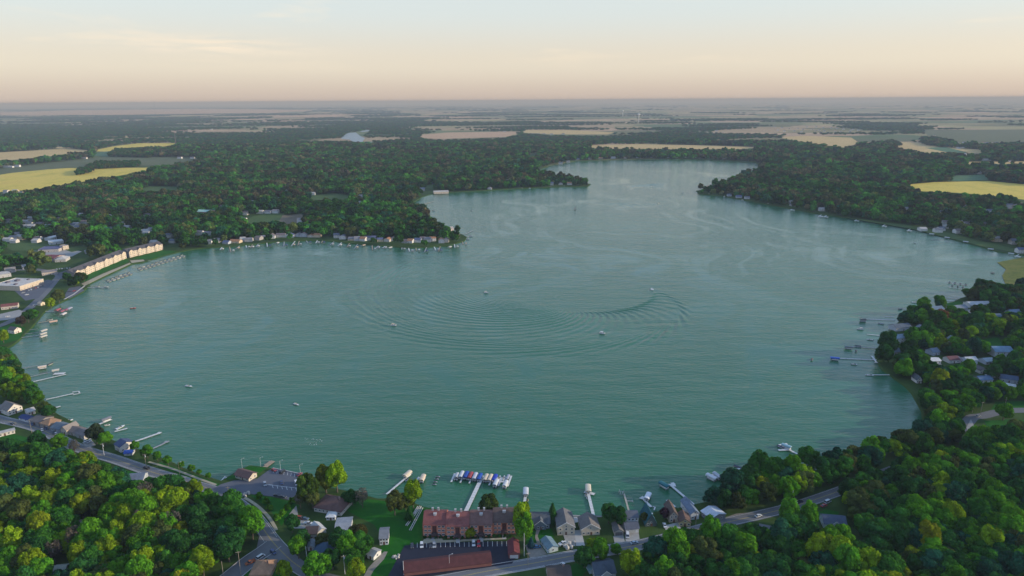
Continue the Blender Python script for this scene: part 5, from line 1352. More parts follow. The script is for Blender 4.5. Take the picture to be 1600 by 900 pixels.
# ---- piers of the near shore
pier('long slim pale pier left of the T dock, by the willow lawn', [(604, 772), (643, 739)], 1.4)
boat_lift('cream canopy boat lift at the end of the long slim pier', 636.5, 741, (6, -5), (0.58, 0.49, 0.38)); jetski('white jet ski beside the long slim pier', 636, 750, (5, -4), (0.6, 0.6, 0.62))
pier('short pale pier under the yellow-green shore tree', [(645, 759), (655, 745)], 1.4)
boat_lift('warm cream canopy boat lift on the short pier', 660, 747.5, (4, -8), (0.6, 0.48, 0.36)); boat('dark motorboat moored beside the short pier', 653, 754.5, (4, -3), cover=(0.03, 0.04, 0.06))
for i, (x, y) in enumerate([(679, 757), (680.5, 753), (682.5, 748.5), (684.5, 745)]):
    jetski(['nearest', 'second nearest', 'third nearest', 'farthest'][i] + ' of the four jet skis moored in a line off the short pier', x, y, (6, 1), [(0.5, 0.5, 0.52), (0.03, 0.03, 0.035)][i % 2] if False else (0.42, 0.42, 0.44), group='four moored jet skis')
pier('short white pier stub right of the round shore tree', [(819, 789), (821, 775)], 1.8)
boat_lift('light grey canopy boat lift beyond the short white pier stub', 821.5, 769, (0.3, -8), (0.50, 0.51, 0.53), 8.2, 3.6); jetski('pale yellow jet ski tied by the short white pier stub', 824.5, 781.5, (0, -8), (0.62, 0.5, 0.2))
pier('straight white pier with cross head in front of the concrete drive', [(928, 808), (919, 770)], 2.0, heads=[([(913, 768), (929, 772)], 2.6)])
boat_lift('cream canopy boat lift at the cross head of the straight white pier', 919, 764, (-0.6, -8), (0.6, 0.52, 0.4), 8.4, 3.8)
jetski('white jet ski on the left of the straight white pier', 915, 774, (-0.5, -8), (0.6, 0.6, 0.6)); jetski('second white jet ski nearer shore along the straight white pier', 917.5, 778, (-0.5, -8), (0.6, 0.6, 0.6))
pier('thin brownish pier with an empty lift frame at its end', [(984.5, 805), (975, 771)], 1.1, m=mat((0.42, 0.37, 0.3), 0.8, name="brown_deck"))
def lift_frame(label, px, py, to):
    p = G(px, py, 0.5); root = empty('lift_frame', (p.x, p.y, 0), heading(px, py, to)); tag(root, label, 'boat lift')
    for sx in (-1, 1):
        for sy in (-1, 1): link_mesh('post', post_mesh(0.07, -0.9, 1.9), root, (sx * 1.9, sy * 1.5, 0))
    b = MB()
    for s in (-1, 1): b.box(-1.9, 1.9, s * 1.5 - .07, s * 1.5 + .07, 1.7, 1.85); b.box(s * 1.9 - .07, s * 1.9 + .07, -1.42, 1.42, 0.5, 0.66)
    b.box(-1.8, 1.8, -0.7, -0.5, 0.66, 0.75); b.box(-1.8, 1.8, 0.5, 0.7, 0.66, 0.75)
    b.build('cradle', mat((0.45, 0.46, 0.45), 0.5, metal=0.3, name="aluminium"), root)
lift_frame('empty metal boat lift at the end of the thin brownish pier', 971, 770, (1, -8)); lift_frame('empty metal boat lift halfway along the thin brownish pier', 984, 783, (8, 0))
pier('short white pier in front of the teal roofed cottage', [(1017.5, 792), (1003, 777)], 1.7, heads=[([(1000.5, 779), (1006, 776)], 2.0)])
boat_lift('white canopy boat lift at the short pier by the teal cottage', 1012, 776, (3, -6), (0.60, 0.62, 0.66), 7.4, 3.4); pier('tiny white swim pier right of the teal roofed cottage', [(1022, 797), (1023.5, 792), (1020, 791.5)], 0.8)
pier('stub of a white pier below the tan house', [(1055, 792), (1042, 781)], 1.5)
pier('long white pier running out diagonally from the brown roofed houses', [(1084, 788), (1047, 757)], 1.7, heads=[([(1042, 758), (1056, 758)], 3.0), ([(1050, 754), (1053, 757)], 2.5)])
boat_lift('teal canopy boat lift at the end of the long diagonal pier', 1038, 758, (7, 4), (0.02, 0.13, 0.15), 7.6, 3.4)
pier('white platform dock at the point with the dark trees', [(1107, 746), (1145, 748)], 1.6, heads=[([(1113, 741), (1121, 748)], 1.4), ([(1128, 743), (1136, 750)], 1.3)])
boat_lift('long white canopy lift, left one at the platform dock of the point', 1112, 745.5, (8, 4), (0.6, 0.6, 0.62), 8, 3.2); boat_lift('grey white canopy lift, middle one at the platform dock of the point', 1121, 743.5, (7, 5), (0.42, 0.44, 0.48), 7.5, 2.8); boat_lift('small white canopy lift, right one at the platform dock of the point', 1140, 744.5, (6, 5), (0.62, 0.62, 0.64), 6.4, 3.0)
pier('white dock with curved end beyond the tall point tree', [(1172, 736), (1163, 731), (1150, 733)], 1.5, heads=[([(1199, 736), (1217, 746)], 1.5)])
boat('dark motorboat at the white dock with the curved end', 1154, 730.5, (8, 3), cover=(0.06, 0.07, 0.10)); 
pier('white pier with square head seen through the shore belt trees', [(1283, 728), (1232, 702), (1216, 697)], 1.6, heads=[([(1216, 703), (1236, 702)], 2.2), ([(1217, 695), (1230, 693)], 1.6)])
boat_lift('teal white canopy lift beside the square headed pier', 1229, 697.5, (8, 3), (0.3, 0.46, 0.5), 7, 2.8); boat('dark motorboat inside the square headed pier', 1221, 699, (7, 3), cover=(0.07, 0.08, 0.12))
# ---- west shore piers
pier('upper thin pier with a lift near the west grove', [(30, 576), (59, 571)], 1.0, m=M_GREY); boat_lift('orange and white canopy lift at the upper west pier', 66, 573.5, (6, -1), (0.6, 0.5, 0.42), 7, 3.4); boat('dark covered boat right of the orange white canopy lift', 79, 569, (7, -3), cover=(0.03, 0.035, 0.05))
pier('grey middle pier with dark moored rafts in the west', [(44, 589), (84, 580)], 1.0, m=M_GREY); pier('long white pier with a platform, lowest of the three in the west bay', [(37, 599.5), (103, 584.5)], 1.6, heads=[([(84, 584), (101, 583)], 4.5)])
boat_lift('pale canopy lift on the platform of the long white west pier', 87, 579, (6, -1), (0.5, 0.46, 0.4), 6, 3.0, boat=False)
pier('white pier with an open square end below the west grove', [(72, 624), (115, 614.5)], 1.4, heads=[([(113, 612.5), (122, 611)], 1.0), ([(114, 616.5), (124, 614.5)], 1.0), ([(123, 610.8), (124.5, 614.5)], 1.0)])
pier('short white pier under the west shore tree', [(70, 641), (94.5, 634.5)], 1.6)
pier('thick white pier with a grey lift at its end, by the cottages', [(136, 670), (174, 655)], 2.2); boat_lift('dark grey canopy lift at the end of the thick white pier', 166, 655, (7, -2.6), (0.16, 0.17, 0.2), 7.4, 2.8)
boat('small white rowboat near the thick white pier', 168, 664.5, (5, -1), L_=3.6, W=1.4); boat('white motorboat moored behind the cottages', 108.5, 657, (4, -1), L_=5)
pier('short white pier with a white boat beside the navy roofed house', [(179, 674), (199, 669)], 1.6); boat('white cabin boat at the short pier in the west', 188, 668, (6, -3), L_=8, W=2.8)
pier('long white pier from the navy roofed house', [(204, 692), (250, 676)], 1.9, heads=[([(246, 676), (251, 676.5)], 3.0)]); pier('grey brown pier right of the long white one from the navy roofed house', [(239, 700.5), (264, 689)], 1.4, m=M_GREY, heads=[([(257, 690), (263, 690)], 2.4)])
pier('wooden fishing deck at the corner of the lakeside car park', [(411, 732), (427, 720)], 3.2, m=M_WOOD, heads=[([(413, 727), (423, 720)], 1.2)])
pier('pair of white railings of the boat ramp by the car park pavilion', [(340, 757), (352, 744)], 0.8, heads=[([(345, 756.5), (354, 745)], 0.8)])
# ---- upper west: marina of the town
pier('pier with red covered lifts by the town kiosk', [(55, 487), (84, 486)], 1.2)
for i, (x, y, c, n_) in enumerate([(90, 483, (0.35, 0.08, 0.1), 'red'), (97, 485, (0.30, 0.1, 0.14), 'maroon'), (104, 482.5, (0.26, 0.08, 0.12), 'dark red'), (108, 481, (0.3, 0.3, 0.36), 'grey'), (99, 489.5, (0.55, 0.5, 0.48), 'white')]):
    boat_lift(f'{n_} canopy boat lift in the cluster off the town kiosk', x, y + 1.5, (6, -3), c, 8.5, 4.0, group='boat lifts off the town kiosk', boat=False)
pier('brown dock with a pale canopy south of the kiosk', [(60, 504), (80, 501)], 1.4, m=M_WOOD); boat_lift('pale orange canopy lift on the brown dock', 83.5, 502.5, (6, -1), (0.55, 0.36, 0.26), 8, 4.5, boat=False); boat('dark boat on the brown dock', 78, 499.5, (6, -1), cover=(0.03, 0.03, 0.05))
pier('thin dock north of the double dock on the west shore', [(40, 516), (58, 514)], 1.0, m=M_GREY); pier('double dock with dark rafts on the west shore', [(32, 527.5), (64, 523.5)], 1.2, m=M_GREY, heads=[([(36, 522), (62, 519)], 1.0)])
for i, (x, y) in enumerate([(68, 517), (67, 522), (67.5, 526)]): boat_lift(['upper', 'middle', 'lower'][i] + ' pale canopy lift at the end of the double dock', x, y, (6, -2), (0.46, 0.42, 0.37), 7.5, 3.4, group='lifts at the double dock', boat=False)
def long_dock(label, a, b, n, gl, seed):
    pier(label, [a, b], 1.6, m=M_GREY)
    r = random.Random(seed)
    for i in range(n):
        t = (i + 0.5) / n; x, y = a[0] + (b[0] - a[0]) * t, a[1] + (b[1] - a[1]) * t
        s = 1 if i % 2 else -1
        c = r.choice([(0.05, 0.05, 0.06), (0.09, 0.05, 0.04), (0.3, 0.26, 0.22), (0.06, 0.05, 0.05)])
        nm = 'tan' if c[0] > 0.2 else 'dark'
        boat(f'{nm} covered boat, {OR_[i]} from the left along the {gl}', x, y + s * 1.8, (b[0] - a[0], b[1] - a[1]), group='boats along the ' + gl, cover=c, L_=6.5, W=2.6)
long_dock('long floating dock lined with boats off the shorter cream apartments', (216, 421.5), (289, 399), 22, 'long outer dock', 1)
long_dock('floating dock lined with boats off the long cream apartments', (167, 440), (206, 426.5), 12, 'inner dock', 2)
pier('low dark dock off the town seawall', [(135, 449), (171, 450)], 1.6, m=M_GREY); boat('pale covered boat midway on the low dark dock', 152, 448, (8, 0), cover=(0.34, 0.3, 0.26)); boat('pale covered boat at the outer end of the low dark dock', 166, 448.5, (8, 0), cover=(0.4, 0.36, 0.3))
pier('slim white footbridge pier on the lawn point by the apartments', [(222, 407.5), (250, 408)], 1.0)
wall_l = densify(GP([(100, 468), (115, 460), (132, 447)]), 8, 0, 1, closed=False)
strip('seawall', wall_l, 1.6, LAND + 0.5, CONC_L, thick=2.0, label='pale curved seawall along the town parking')
wall_m = densify(GP([(138, 443), (164, 430.5), (204, 412)]), 8, 0, 1, closed=False); strip('seawall', wall_m, 1.0, LAND + 0.35, SAND, thick=2.0, label='low sandy seawall below the long cream apartments')
for A, B in (((895, 806), (940, 807.5)), ((690, 797), (725, 801)), ((940, 806.5), (985, 806))):
    strip('seawall', GP([A, B]), 1.0, LAND + 0.3, CONC, thick=2.0)
strip('seawall', GP([(426.5, 732.3), (458, 738.8), (491, 746)]), 0.6, LAND + 0.75, CONC_L, thick=2.2, label='low pale wall along the lake edge of the car park')
# ---- peninsula docks
rr = random.Random(77)
for i, x in enumerate([345, 360, 372, 384, 395, 408, 420, 433, 446, 458, 470, 482, 494, 508, 522, 534, 545, 556, 568, 580, 592, 604, 616, 628, 640, 652, 664, 676, 688, 700, 712, 722]):
    ys = np.interp(x, [320, 370, 430, 500, 560, 640, 700, 725], [388, 385, 378, 375.8, 381.5, 387.5, 385, 377])
    x += rr.uniform(-4, 4); dx = rr.uniform(-7, 3); L_ = rr.uniform(2.5, 8)
    if rr.random() < 0.2: L_ *= 0.5
    pier(f'small {["white", "brown", "grey"][i % 3]} dock, {OR_[i]} dock from the left along the peninsula shore', [(x, ys - 1), (x + dx, ys + L_)], 1.6, m=M_DECK if i % 3 == 0 else (M_WOOD if i % 3 == 1 else M_GREY), group='docks along the peninsula shore')
    c = rr.choice([(0.45, 0.43, 0.4), (0.4, 0.3, 0.22), (0.05, 0.06, 0.15), (0.3, 0.3, 0.32)])
    boat_lift(f'{"navy" if c[2] < .2 else "pale"} canopy lift beside the {OR_[i]} small dock of the peninsula', x + dx + 4, ys + L_ * 0.75, (dx, L_), c, 7.5, 3.6, group='lifts along the peninsula shore', boat=False)
pier('lone pier at the peninsula tip', [(727, 366), (739, 360)], 1.4, m=M_GREY); pier('dark dock with boats off the peninsula tip', [(726, 370.5), (736, 369)], 1.4, m=M_GREY)
boat('dark pontoon off the peninsula tip, left', 731, 374, (6, 0), 'pontoon', col=(0.1, 0.1, 0.13)); boat('dark pontoon off the peninsula tip, right', 736, 369.5, (6, 0), 'pontoon', col=(0.1, 0.1, 0.13))
pier('dark dock in the bay beyond the peninsula', [(655, 321), (678, 314.5)], 2.0, m=M_WOOD); boat('dark pontoon at the dock of the far bay', 663, 320, (6, -1), 'pontoon', col=(0.05, 0.05, 0.07)); boat('second dark pontoon at the dock of the far bay', 665, 322, (6, -1), 'pontoon', col=(0.05, 0.05, 0.07)); boat('lone dark pontoon drifting in the far bay', 678, 329.5, (6, 0), 'pontoon', col=(0.08, 0.08, 0.1))
# ---- east shore
pier('long pale pier with a dark lift, highest of the east piers', [(1398, 500), (1345, 498)], 1.4, heads=[([(1382, 494), (1398, 495)], 1.0)]); boat_lift('dark canopy lift at the end of the highest east pier', 1348.5, 500, (6, 0), (0.06, 0.07, 0.08), 6.5, 3.6)
boat('grey moored boat below the highest east pier', 1376, 506, (-8, -1), cover=(0.2, 0.22, 0.25)); boat('white pontoon riding alone left of the east piers', 1344, 514.5, (-8, -0.5), 'pontoon', col=(0.5, 0.45, 0.4)); pier('thin white pier in the middle of the east shore', [(1380, 524.5), (1355, 522)], 1.2)
boat('white motorboat below the thin white pier', 1359, 531, (-8, -1)); pier('grey dock with lifts in the east', [(1369, 543.5), (1322, 541)], 1.2, m=M_GREY)
boat_lift('dark green canopy lift at the left end of the grey east dock', 1326, 542.5, (6, 0.6), (0.12, 0.17, 0.19), 7.5, 3.4); boat('dark covered boat midway along the grey east dock', 1341, 541, (7, 0.4), cover=(0.05, 0.06, 0.08)); boat('small dark raft boat below the grey east dock', 1337.5, 549, (1, -3), cover=(0.05, 0.05, 0.05), L_=4, W=2.4)
pier('long white pier with corner platforms on the east shore', [(1381, 562.5), (1310, 559.5)], 1.3, heads=[([(1362, 556), (1370, 566.5)], 1.8), ([(1366, 566.5), (1384, 566)], 1.4)]); boat_lift('bright blue canopy lift at the end of the long east pier', 1304.5, 560, (7, 0.6), (0.03, 0.1, 0.38), 8.5, 3.6)
boat('low white boat drifting under the long east pier', 1335, 569.5, (8, 0.5), L_=5.5); pier('white pier lowest on the east shore', [(1394, 585.5), (1352, 585.5)], 1.4); boat('white boat tied at the lowest east pier', 1360, 586.5, (8, 0.3))
boat('white moored motorboat off the highest shore tree in the east', 1430, 473, (8, 1), L_=7.5, W=2.8); boat('grey boat behind the shore tree in the east', 1407, 483, (7, -1), cover=(0.2, 0.22, 0.24))
pier('marina dock with rows of dark lifts', [(1512, 446), (1482, 442)], 1.6, m=M_GREY, heads=[([(1510, 452), (1482, 449)], 1.4)])
for i in range(7): boat(f'dark covered boat, {OR_[i]} from the left at the east marina dock', 1484 + i * 4.2, 441.5 + i * 0.6 + (i % 2) * 5, (1, 3), group='boats at the east marina', cover=(0.06, 0.065, 0.08), L_=6, W=2.5)
pier('pale pier behind the grove above the lawn', [(1503, 471), (1477, 469)], 1.4); pier('second pale pier behind the grove', [(1500, 466), (1480, 465)], 1.2)
pier('white docks along the reed bay', [(1574, 445), (1598, 449)], 1.6)
for i, (x, y) in enumerate([(1239, 326), (1283, 336), (1291, 337), (1339, 343), (1382, 351.5), (1421, 358.5), (1456, 363.5), (1480, 369), (1509, 375.5), (1548, 387), (1580, 394), (1590, 399)]):
    pier(f'small pale dock, {OR_[i]} from the left along the east far shore', [(x + 3, y - 2), (x - 4, y + 2)], 1.8, group='docks of the east far shore'); boat_lift(f'pale canopy lift beside the {OR_[i]} small dock of the east far shore', x, y + 2.5, (8, 1), (0.5, 0.5, 0.5), 8, 3.6, group='lifts of the east far shore', boat=False)
for i, (x, y) in enumerate([(816, 294.5), (828, 294.5), (860, 292.5), (882, 291.5), (1108, 303.5), (1132, 307.5), (1160, 313), (1200, 319)]):
    boat(f'white pontoon, {OR_[i]} from the left along the far points', x, y, (8, 0), 'pontoon', group='pontoons along the far points')
def foam(label, pts, w, seed):
    """broken white water on the surface: small flat flakes strewn along a line"""
    r = random.Random(seed); mb = MB(); ps = [G(a, b, 0.0) for a, b in pts]
    for p, q in zip(ps[:-1], ps[1:]):
        n = int((q - p).length * 1.3)
        for i in range(n):
            c = p.lerp(q, r.random()); a = r.uniform(0, 6.28); s_ = r.uniform(0.12, 0.45)
            x, y = c.x + r.gauss(0, w), c.y + r.gauss(0, w); k = r.randint(4, 6); z = 0.12 + 0.003 * (i % 40)
            mb.prism([(x + math.cos(a + 6.28 * j / k) * s_ * r.uniform(.6, 1.3), y + math.sin(a + 6.28 * j / k) * s_ * 0.7 * r.uniform(.6, 1.3)) for j in range(k)], z - 0.1, z, bottom=False)
    o = mb.build('foam', mat((0.5, 0.54, 0.53), 0.9, name='white_foam')); tag(o, label, kind='stuff')
# ---- boats out on the lake
bc_ = G(893, 464, 0); bp_ = to_px(np.array([bc_.x + 118 * math.cos(R_(377))]), np.array([bc_.y + 118 * math.sin(R_(377))]), np.array([0.3])); G_boat = (float(bp_[0][0]), float(bp_[1][0]))
boat('fast motorboat at the head of the big curling wake', G_boat[0], G_boat[1], (-2, -6), L_=10.5, W=3.4); boat('white pontoon boat inside the outer rings of the wake', 941, 521, (9, 1.0), 'pontoon', col=(0.65, 0.63, 0.6)); boat('white pontoon boat with tan top left of the wake rings', 615, 508.5, (9, 0.5), 'pontoon', col=(0.6, 0.45, 0.3)); boat('small tan boat in the open middle of the lake', 759.5, 457.5, (8, 0), 'pontoon', col=(0.6, 0.5, 0.4))
boat('white motorboat cruising off the west shore', 295, 603.5, (8, 1), L_=7, W=2.6); boat('low tan boat in the south west of the lake', 463, 632, (8, 3)); boat('red motorboat off the town marina', 208, 481.5, (9, -1), L_=6.5, col=(0.4, 0.05, 0.06), key='red'); boat('dark motorboat near the east piers', 1268.5, 562, (3, -8), cover=(0.12, 0.1, 0.09)); boat('dark speedboat by the inner far wake', 1018, 291, (8, -1), cover=(0.1, 0.1, 0.1)); boat('speedboat at the tip of the nearer far wake', 1029, 318, (8, -2))
boat('dark boat off the right far point', 1066, 302, (-8, -2), cover=(0.12, 0.12, 0.13)); boat('far small boat off the peninsula bay', 737, 329, (6, 2), cover=(0.1, 0.1, 0.12)); boat('grey skiff in the east of the lake', 1430, 380, (7, 2), cover=(0.25, 0.25, 0.25), L_=5); boat('small speedboat far up by the end shore', 1128, 272, (6, -3), cover=(0.12, 0.12, 0.13))
foam('white water thrown up behind the boat at the head of the wake', [(G_boat[0] - 1, G_boat[1] + 0.3), (G_boat[0] + 6, G_boat[1] + 2.0)], 0.9, 4); foam('white water on the near side of the boat at the head of the wake', [(G_boat[0] - 1, G_boat[1] + 0.3), (G_boat[0] - 6, G_boat[1] + 2.4)], 0.9, 5)
foam('ring of broken white water left by a turning craft in the south west', [(474, 688), (482, 685.5), (494, 686.5), (503, 690)], 1.0, 6); foam('second line of broken white water in the south west', [(479, 693), (488, 695), (497, 693)], 1.0, 7)
def raft(label, px, py):
    p = G(px, py, 0.3); r = empty('swim_raft', (p.x, p.y, 0), 0.2); tag(r, label, 'raft'); m = MB(); m.box(-2, 2, -2, 2, 0.3, 0.55); m.build('deck', mat((0.10, 0.10, 0.11), 0.8, name="dark_boards"), r)
    f = MB()
    for s in (-1, 1): f.tube((-1.9, s * 1.4, 0.1), (1.9, s * 1.4, 0.1), 0.28, 0.28, 8)
    f.build('float', M_RUB, r); h_ = MB(); h_.box(-1.5, 1.5, -1.5, 1.5, 2.0, 2.2); [h_.box(a * 1.4 - .06, a * 1.4 + .06, b * 1.4 - .06, b * 1.4 + .06, .55, 2.0) for a in (-1, 1) for b in (-1, 1)]; h_.build('roof', mat((0.09, 0.08, 0.09), 0.8, name="dark_canvas"), r)
raft('dark square raft with a roof off the reed bay', 1551, 427)
def sailboat(label, px, py):
    p = G(px, py, 0.3); r = empty('sailboat', (p.x, p.y, 0), 0.4); tag(r, label, 'sailboat'); link_mesh('hull', hull_mesh(7.5, 2.2, 0.8, (0.1, 0.1, 0.12), 'darkhull'), r)
    m = MB(); m.tube((0.4, 0, 0.7), (0.4, 0, 10.5), 0.12, 0.06, 6); m.tube((0.4, 0, 1.6), (-3.2, 0, 1.6), 0.08, 0.06, 6); m.build('mast', M_STEEL, r)
    s = MB(); s.add([(0.2, 0.05, 1.9), (-3.0, 0.25, 1.9), (0.2, 0.05, 9.8), (0.2, 0.0, 1.9), (-3.0, 0.2, 1.9), (0.2, 0.0, 9.8)], [(0, 1, 2), (5, 4, 3), (0, 3, 4, 1), (1, 4, 5, 2), (2, 5, 3, 0)]); s.build('sail', mat((0.16, 0.15, 0.17), 0.8, name="dark_sailcloth"), r)
sailboat('lone dark sailboat in the upper lake', 899, 327.5)
# stored dock sections on the lawn
def dock_sections():
    for i, (A, B) in enumerate([((635, 822), (657, 791.5)), ((641, 829), (659.5, 794)), ((647, 803), (654, 792))]):
        a, b = G(*A), G(*B); L_ = (b - a).length; r = empty('dock_section', ((a + b) / 2), math.atan2(b.y - a.y, b.x - a.x)); tag(r, ['left long white dock section lying on the lawn', 'right long white dock section lying on the lawn', 'short white dock section lying on the lawn by the shore'][i], 'dock section', 'dock sections stored on the lawn')
        m = MB()
        for s in (-1, 1): m.box(-L_ / 2, L_ / 2, s * 0.55 - .14, s * 0.55 + .14, 0.15, 0.55)
        m.build('side_rail', M_DECK, r); c = MB(); k = int(L_ / 2.5)
        for j in range(k + 1): c.box(-L_ / 2 + .05 + j * (L_ - .1) / k - .06, -L_ / 2 + .05 + j * (L_ - .1) / k + .06, -0.41, 0.41, 0.2, 0.34)
        c.build('cross_bar', M_STEEL, r)
dock_sections()
# ------------------------------------------------------------------ cars, poles, small things
_cm = {}
def car_meshes(kind):
    if kind in _cm: return _cm[kind]
    L_, W, hz = {'sedan': (4.7, 1.85, 1.45), 'suv': (4.8, 1.95, 1.75), 'pickup': (5.6, 2.0, 1.85), 'van': (5.2, 2.0, 2.0)}[kind]
    b = MB(); a = L_ / 2; w = W / 2; zb = 0.92 if kind != 'pickup' else 1.05
    prof = [(-a, 0.42), (-a + .1, 0.28), (a - .15, 0.28), (a, 0.45), (a - .05, zb - .22), (a - .9, zb - .02), (-a + .35, zb), (-a, zb - .12)]
    n = len(prof)
    vs = [(x, -w, z) for x, z in prof] + [(x, w, z) for x, z in prof]
    b.add(vs, [list(range(n)), [n + i for i in range(n)][::-1]] + [[i, n + i, n + (i + 1) % n, (i + 1) % n] for i in range(n)])
    rf, rb, gf, gb = {'sedan': (0.45, -1.15, 1.2, -1.85), 'suv': (0.55, -1.95, 1.25, -2.25), 'pickup': (0.75, -0.55, 1.35, -0.75), 'van': (1.3, -2.3, 2.0, -2.5)}[kind]
    b.box(rb, rf, -w * .8, w * .8, hz - .06, hz)
    if kind == 'pickup':
        for s in (-1, 1): b.box(-a + .05, -0.8, s * w - .1 * s - .06, s * w - .1 * s + .06, zb, zb + .28)
        b.box(-a + .02, -a + .12, -w + .17, w - .17, zb - .1, zb + .28)
    g = MB(); q = [(gb, -w * .93, zb - .02), (gf, -w * .93, zb - .02), (gf, w * .93, zb - .02), (gb, w * .93, zb - .02), (rb, -w * .79, hz - .05), (rf, -w * .79, hz - .05), (rf, w * .79, hz - .05), (rb, w * .79, hz - .05)]
    g.add(q, [(4, 5, 6, 7), (0, 1, 5, 4), (1, 2, 6, 5), (2, 3, 7, 6), (3, 0, 4, 7)])
    wh = MB(); wh.tube((0, -0.12, 0), (0, 0.12, 0), 0.34, 0.34, 12); wh.tube((0, -0.13, 0), (0, 0.13, 0), 0.18, 0.18, 8)
    hl = MB(); hl.box(-.04, .04, -.2, .2, -.07, .07)
    _cm[kind] = (b, g.mesh('glasshouse', M_GLASS), wh.mesh('wheel', M_RUB), hl.mesh('headlight', mat((0.7, 0.7, 0.66), 0.2, name="lamp_glass")), L_, W)
    return _cm[kind]
_cb = {}
def car(label, px, py, to, col, kind='sedan', group=None, z=LAND + 0.215):
    b, g, wh, hl, L_, W = car_meshes(kind)
    p = G(px, py, z); root = empty('pickup_truck' if kind == 'pickup' else ('van' if kind == 'van' else 'car'), (p.x, p.y, z), heading(px, py, to))
    tag(root, label, {'pickup': 'pickup truck', 'van': 'van'}.get(kind, 'car'), group)
    k = (kind, col)
    if k not in _cb: _cb[k] = b.mesh('car_body', mat(col, 0.25, spec=0.6, var=0.03, name="car_paint"))
    link_mesh('body', _cb[k], root); link_mesh('windows', g, root)
    for sx in (-1, 1):
        for sy in (-1, 1): link_mesh('wheel', wh, root, (sx * L_ * .3, sy * (W / 2 - .1), .34))
    for s in (-1, 1): link_mesh('headlight', hl, root, (L_ / 2 - .02, s * W * .33, .62))
CWH, CBK, CRD, CBL, CSV, COR = (0.62, 0.62, 0.62), (0.03, 0.032, 0.04), (0.35, 0.04, 0.04), (0.03, 0.05, 0.14), (0.35, 0.36, 0.38), (0.38, 0.12, 0.06)
car('orange red pickup truck turning on the side road', 391, 880, (-9, 4), COR, 'pickup'); car('white van on the side road behind the orange pickup', 407.5, 871.5, (8, -5), CWH, 'van'); car('dark blue car in the middle of the junction', 427, 864, (7, 6), CBL, 'suv'); car('dark blue car driving along the bend of the lake road', 400, 806, (7, 8), CBL)
car('black pickup truck on the lake road near the wood', 229, 732, (-9, -4), CBK, 'pickup'); car('dark car on the west end of the lake road', 20, 663, (8, 3), CBK)
car('red car at the water edge of the lakeside lot, left end', 428, 735.5, (7, 3), CRD); car('dark van at the water edge of the lakeside lot', 441.5, 738, (5, -4), CBK, 'van'); car('dark red car at the water edge of the lot', 468, 742, (5, -4), (0.25, 0.04, 0.06)); car('maroon pickup at the water edge of the lot, right end', 480, 744, (6, -3), (0.16, 0.05, 0.06), 'pickup')
car('silver car at the left end of the middle stalls', 414, 757.5, (2, 8), CSV, 'suv'); car('dark blue car in the middle stalls of the lot', 440, 755, (2, 8), CBL); car('white van at the right end of the middle stalls', 463, 756, (3, 8), CWH, 'van'); car('black car parked by the shrubs of the lot lawn', 433, 775, (8, 1.5), CBK); car('second black car parked by the shrubs of the lot lawn', 442, 777, (8, 1.5), CBK)
car('orange red van parked in the gravel yard', 468, 810.5, (8, 1), (0.33, 0.08, 0.05), 'van'); car('blue grey car beside the orange van in the yard', 477, 811.5, (8, 1), (0.1, 0.16, 0.22)); car('long white truck parked in the gravel yard', 482, 819, (8, 0.5), CWH, 'pickup')
for x, y, c, k, l in [(659, 853, CWH, 'suv', 'white car parked far left before the brick apartments'), (678.5, 853, CSV, 'suv', 'silver car second from left before the brick apartments'), (740, 850.5, CWH, 'suv', 'white car parked beside the red one before the apartments'), (748, 851, (0.33, 0.02, 0.03), 'pickup', 'bright red pickup before the brick apartments'), (644, 853.5, CBK, 'sedan', 'black car at the left end of the black car park'), (673, 853.5, CBK, 'sedan', 'black car beside the silver one before the apartments')]:
    car(l, x, y, (0.3, 8), c, k)
car('blue car parked by the pale shed', 839, 855.5, (8, -1), (0.04, 0.14, 0.26)); car('white pickup by the earth heap of the cream house', 879, 850.5, (6, -3), CWH, 'pickup'); car('white van in front of the white garage wing', 980.5, 834.5 + 3, (0.3, 8), CWH, 'van'); car('pale blue car on the lake road by the yellow trees', 991, 849, (9, -2), (0.35, 0.42, 0.48)); car('white car on the pale pad by the tan house', 1038.5, 822, (3, 8), CWH); car('white car above the near dark roofed house', 881, 884, (6, 5), CWH)
car('white van on the east stretch of the lake road', 1293, 785, (9, -4), CWH, 'van'); car('red car under the trees by the east stretch of road', 1287, 791, (8, -3), CRD); car('white car beside the road at the gravel shoulder', 1185, 807, (9, -3), CWH); car('dark pickup with load in the asphalt pad below the road', 1212, 838, (5, 6), CBK, 'pickup'); car('white car at the far side of the road by the shore belt', 1242, 787, (8, -3), CSV); car('black car on the gravel shoulder by the shore belt', 1250, 785, (8, -3), CBK); car('grey car on the asphalt pad below the road', 1226, 841, (6, 4), CSV)
for i, (x, y, c) in enumerate([(84, 677, CBK), (72, 670, CBL), (133, 690, CWH), (137, 691.5, CSV), (141, 689, CWH), (50, 664, CBL), (66, 672.5, CSV), (88, 678.5, CWH)]):
    car(f'{["black", "dark blue", "white", "silver", "white", "blue", "silver", "white"][i]} car, {OR_[[4, 3, 6, 7, 8, 1, 2, 5][i] - 1]} from the left before the row of lake cottages'.replace('eightth', 'eighth'), x, y, (2, 6), c, group='cars before the lake cottages')
for i in range(9):
    x = 38 + i * 3.6; car(f'car parked by the store front, {OR_[i]} from the left', x, 456.5 - i * 1.2, (1.5, 3), [CBK, CBL, CSV, CWH, CBK, CRD, CSV, CBL, CBK][i], group='cars along the store front', z=LAND + 0.15)
for i in range(6): car(f'car in the pale row behind the long cream apartments, {OR_[i]} from the left', 89 + i * 4, 421 - i * .3, (0.5, 3), [CWH, CSV, CWH, CBK, CWH, CSV][i], group='cars behind the cream apartments', z=LAND + 0.15)
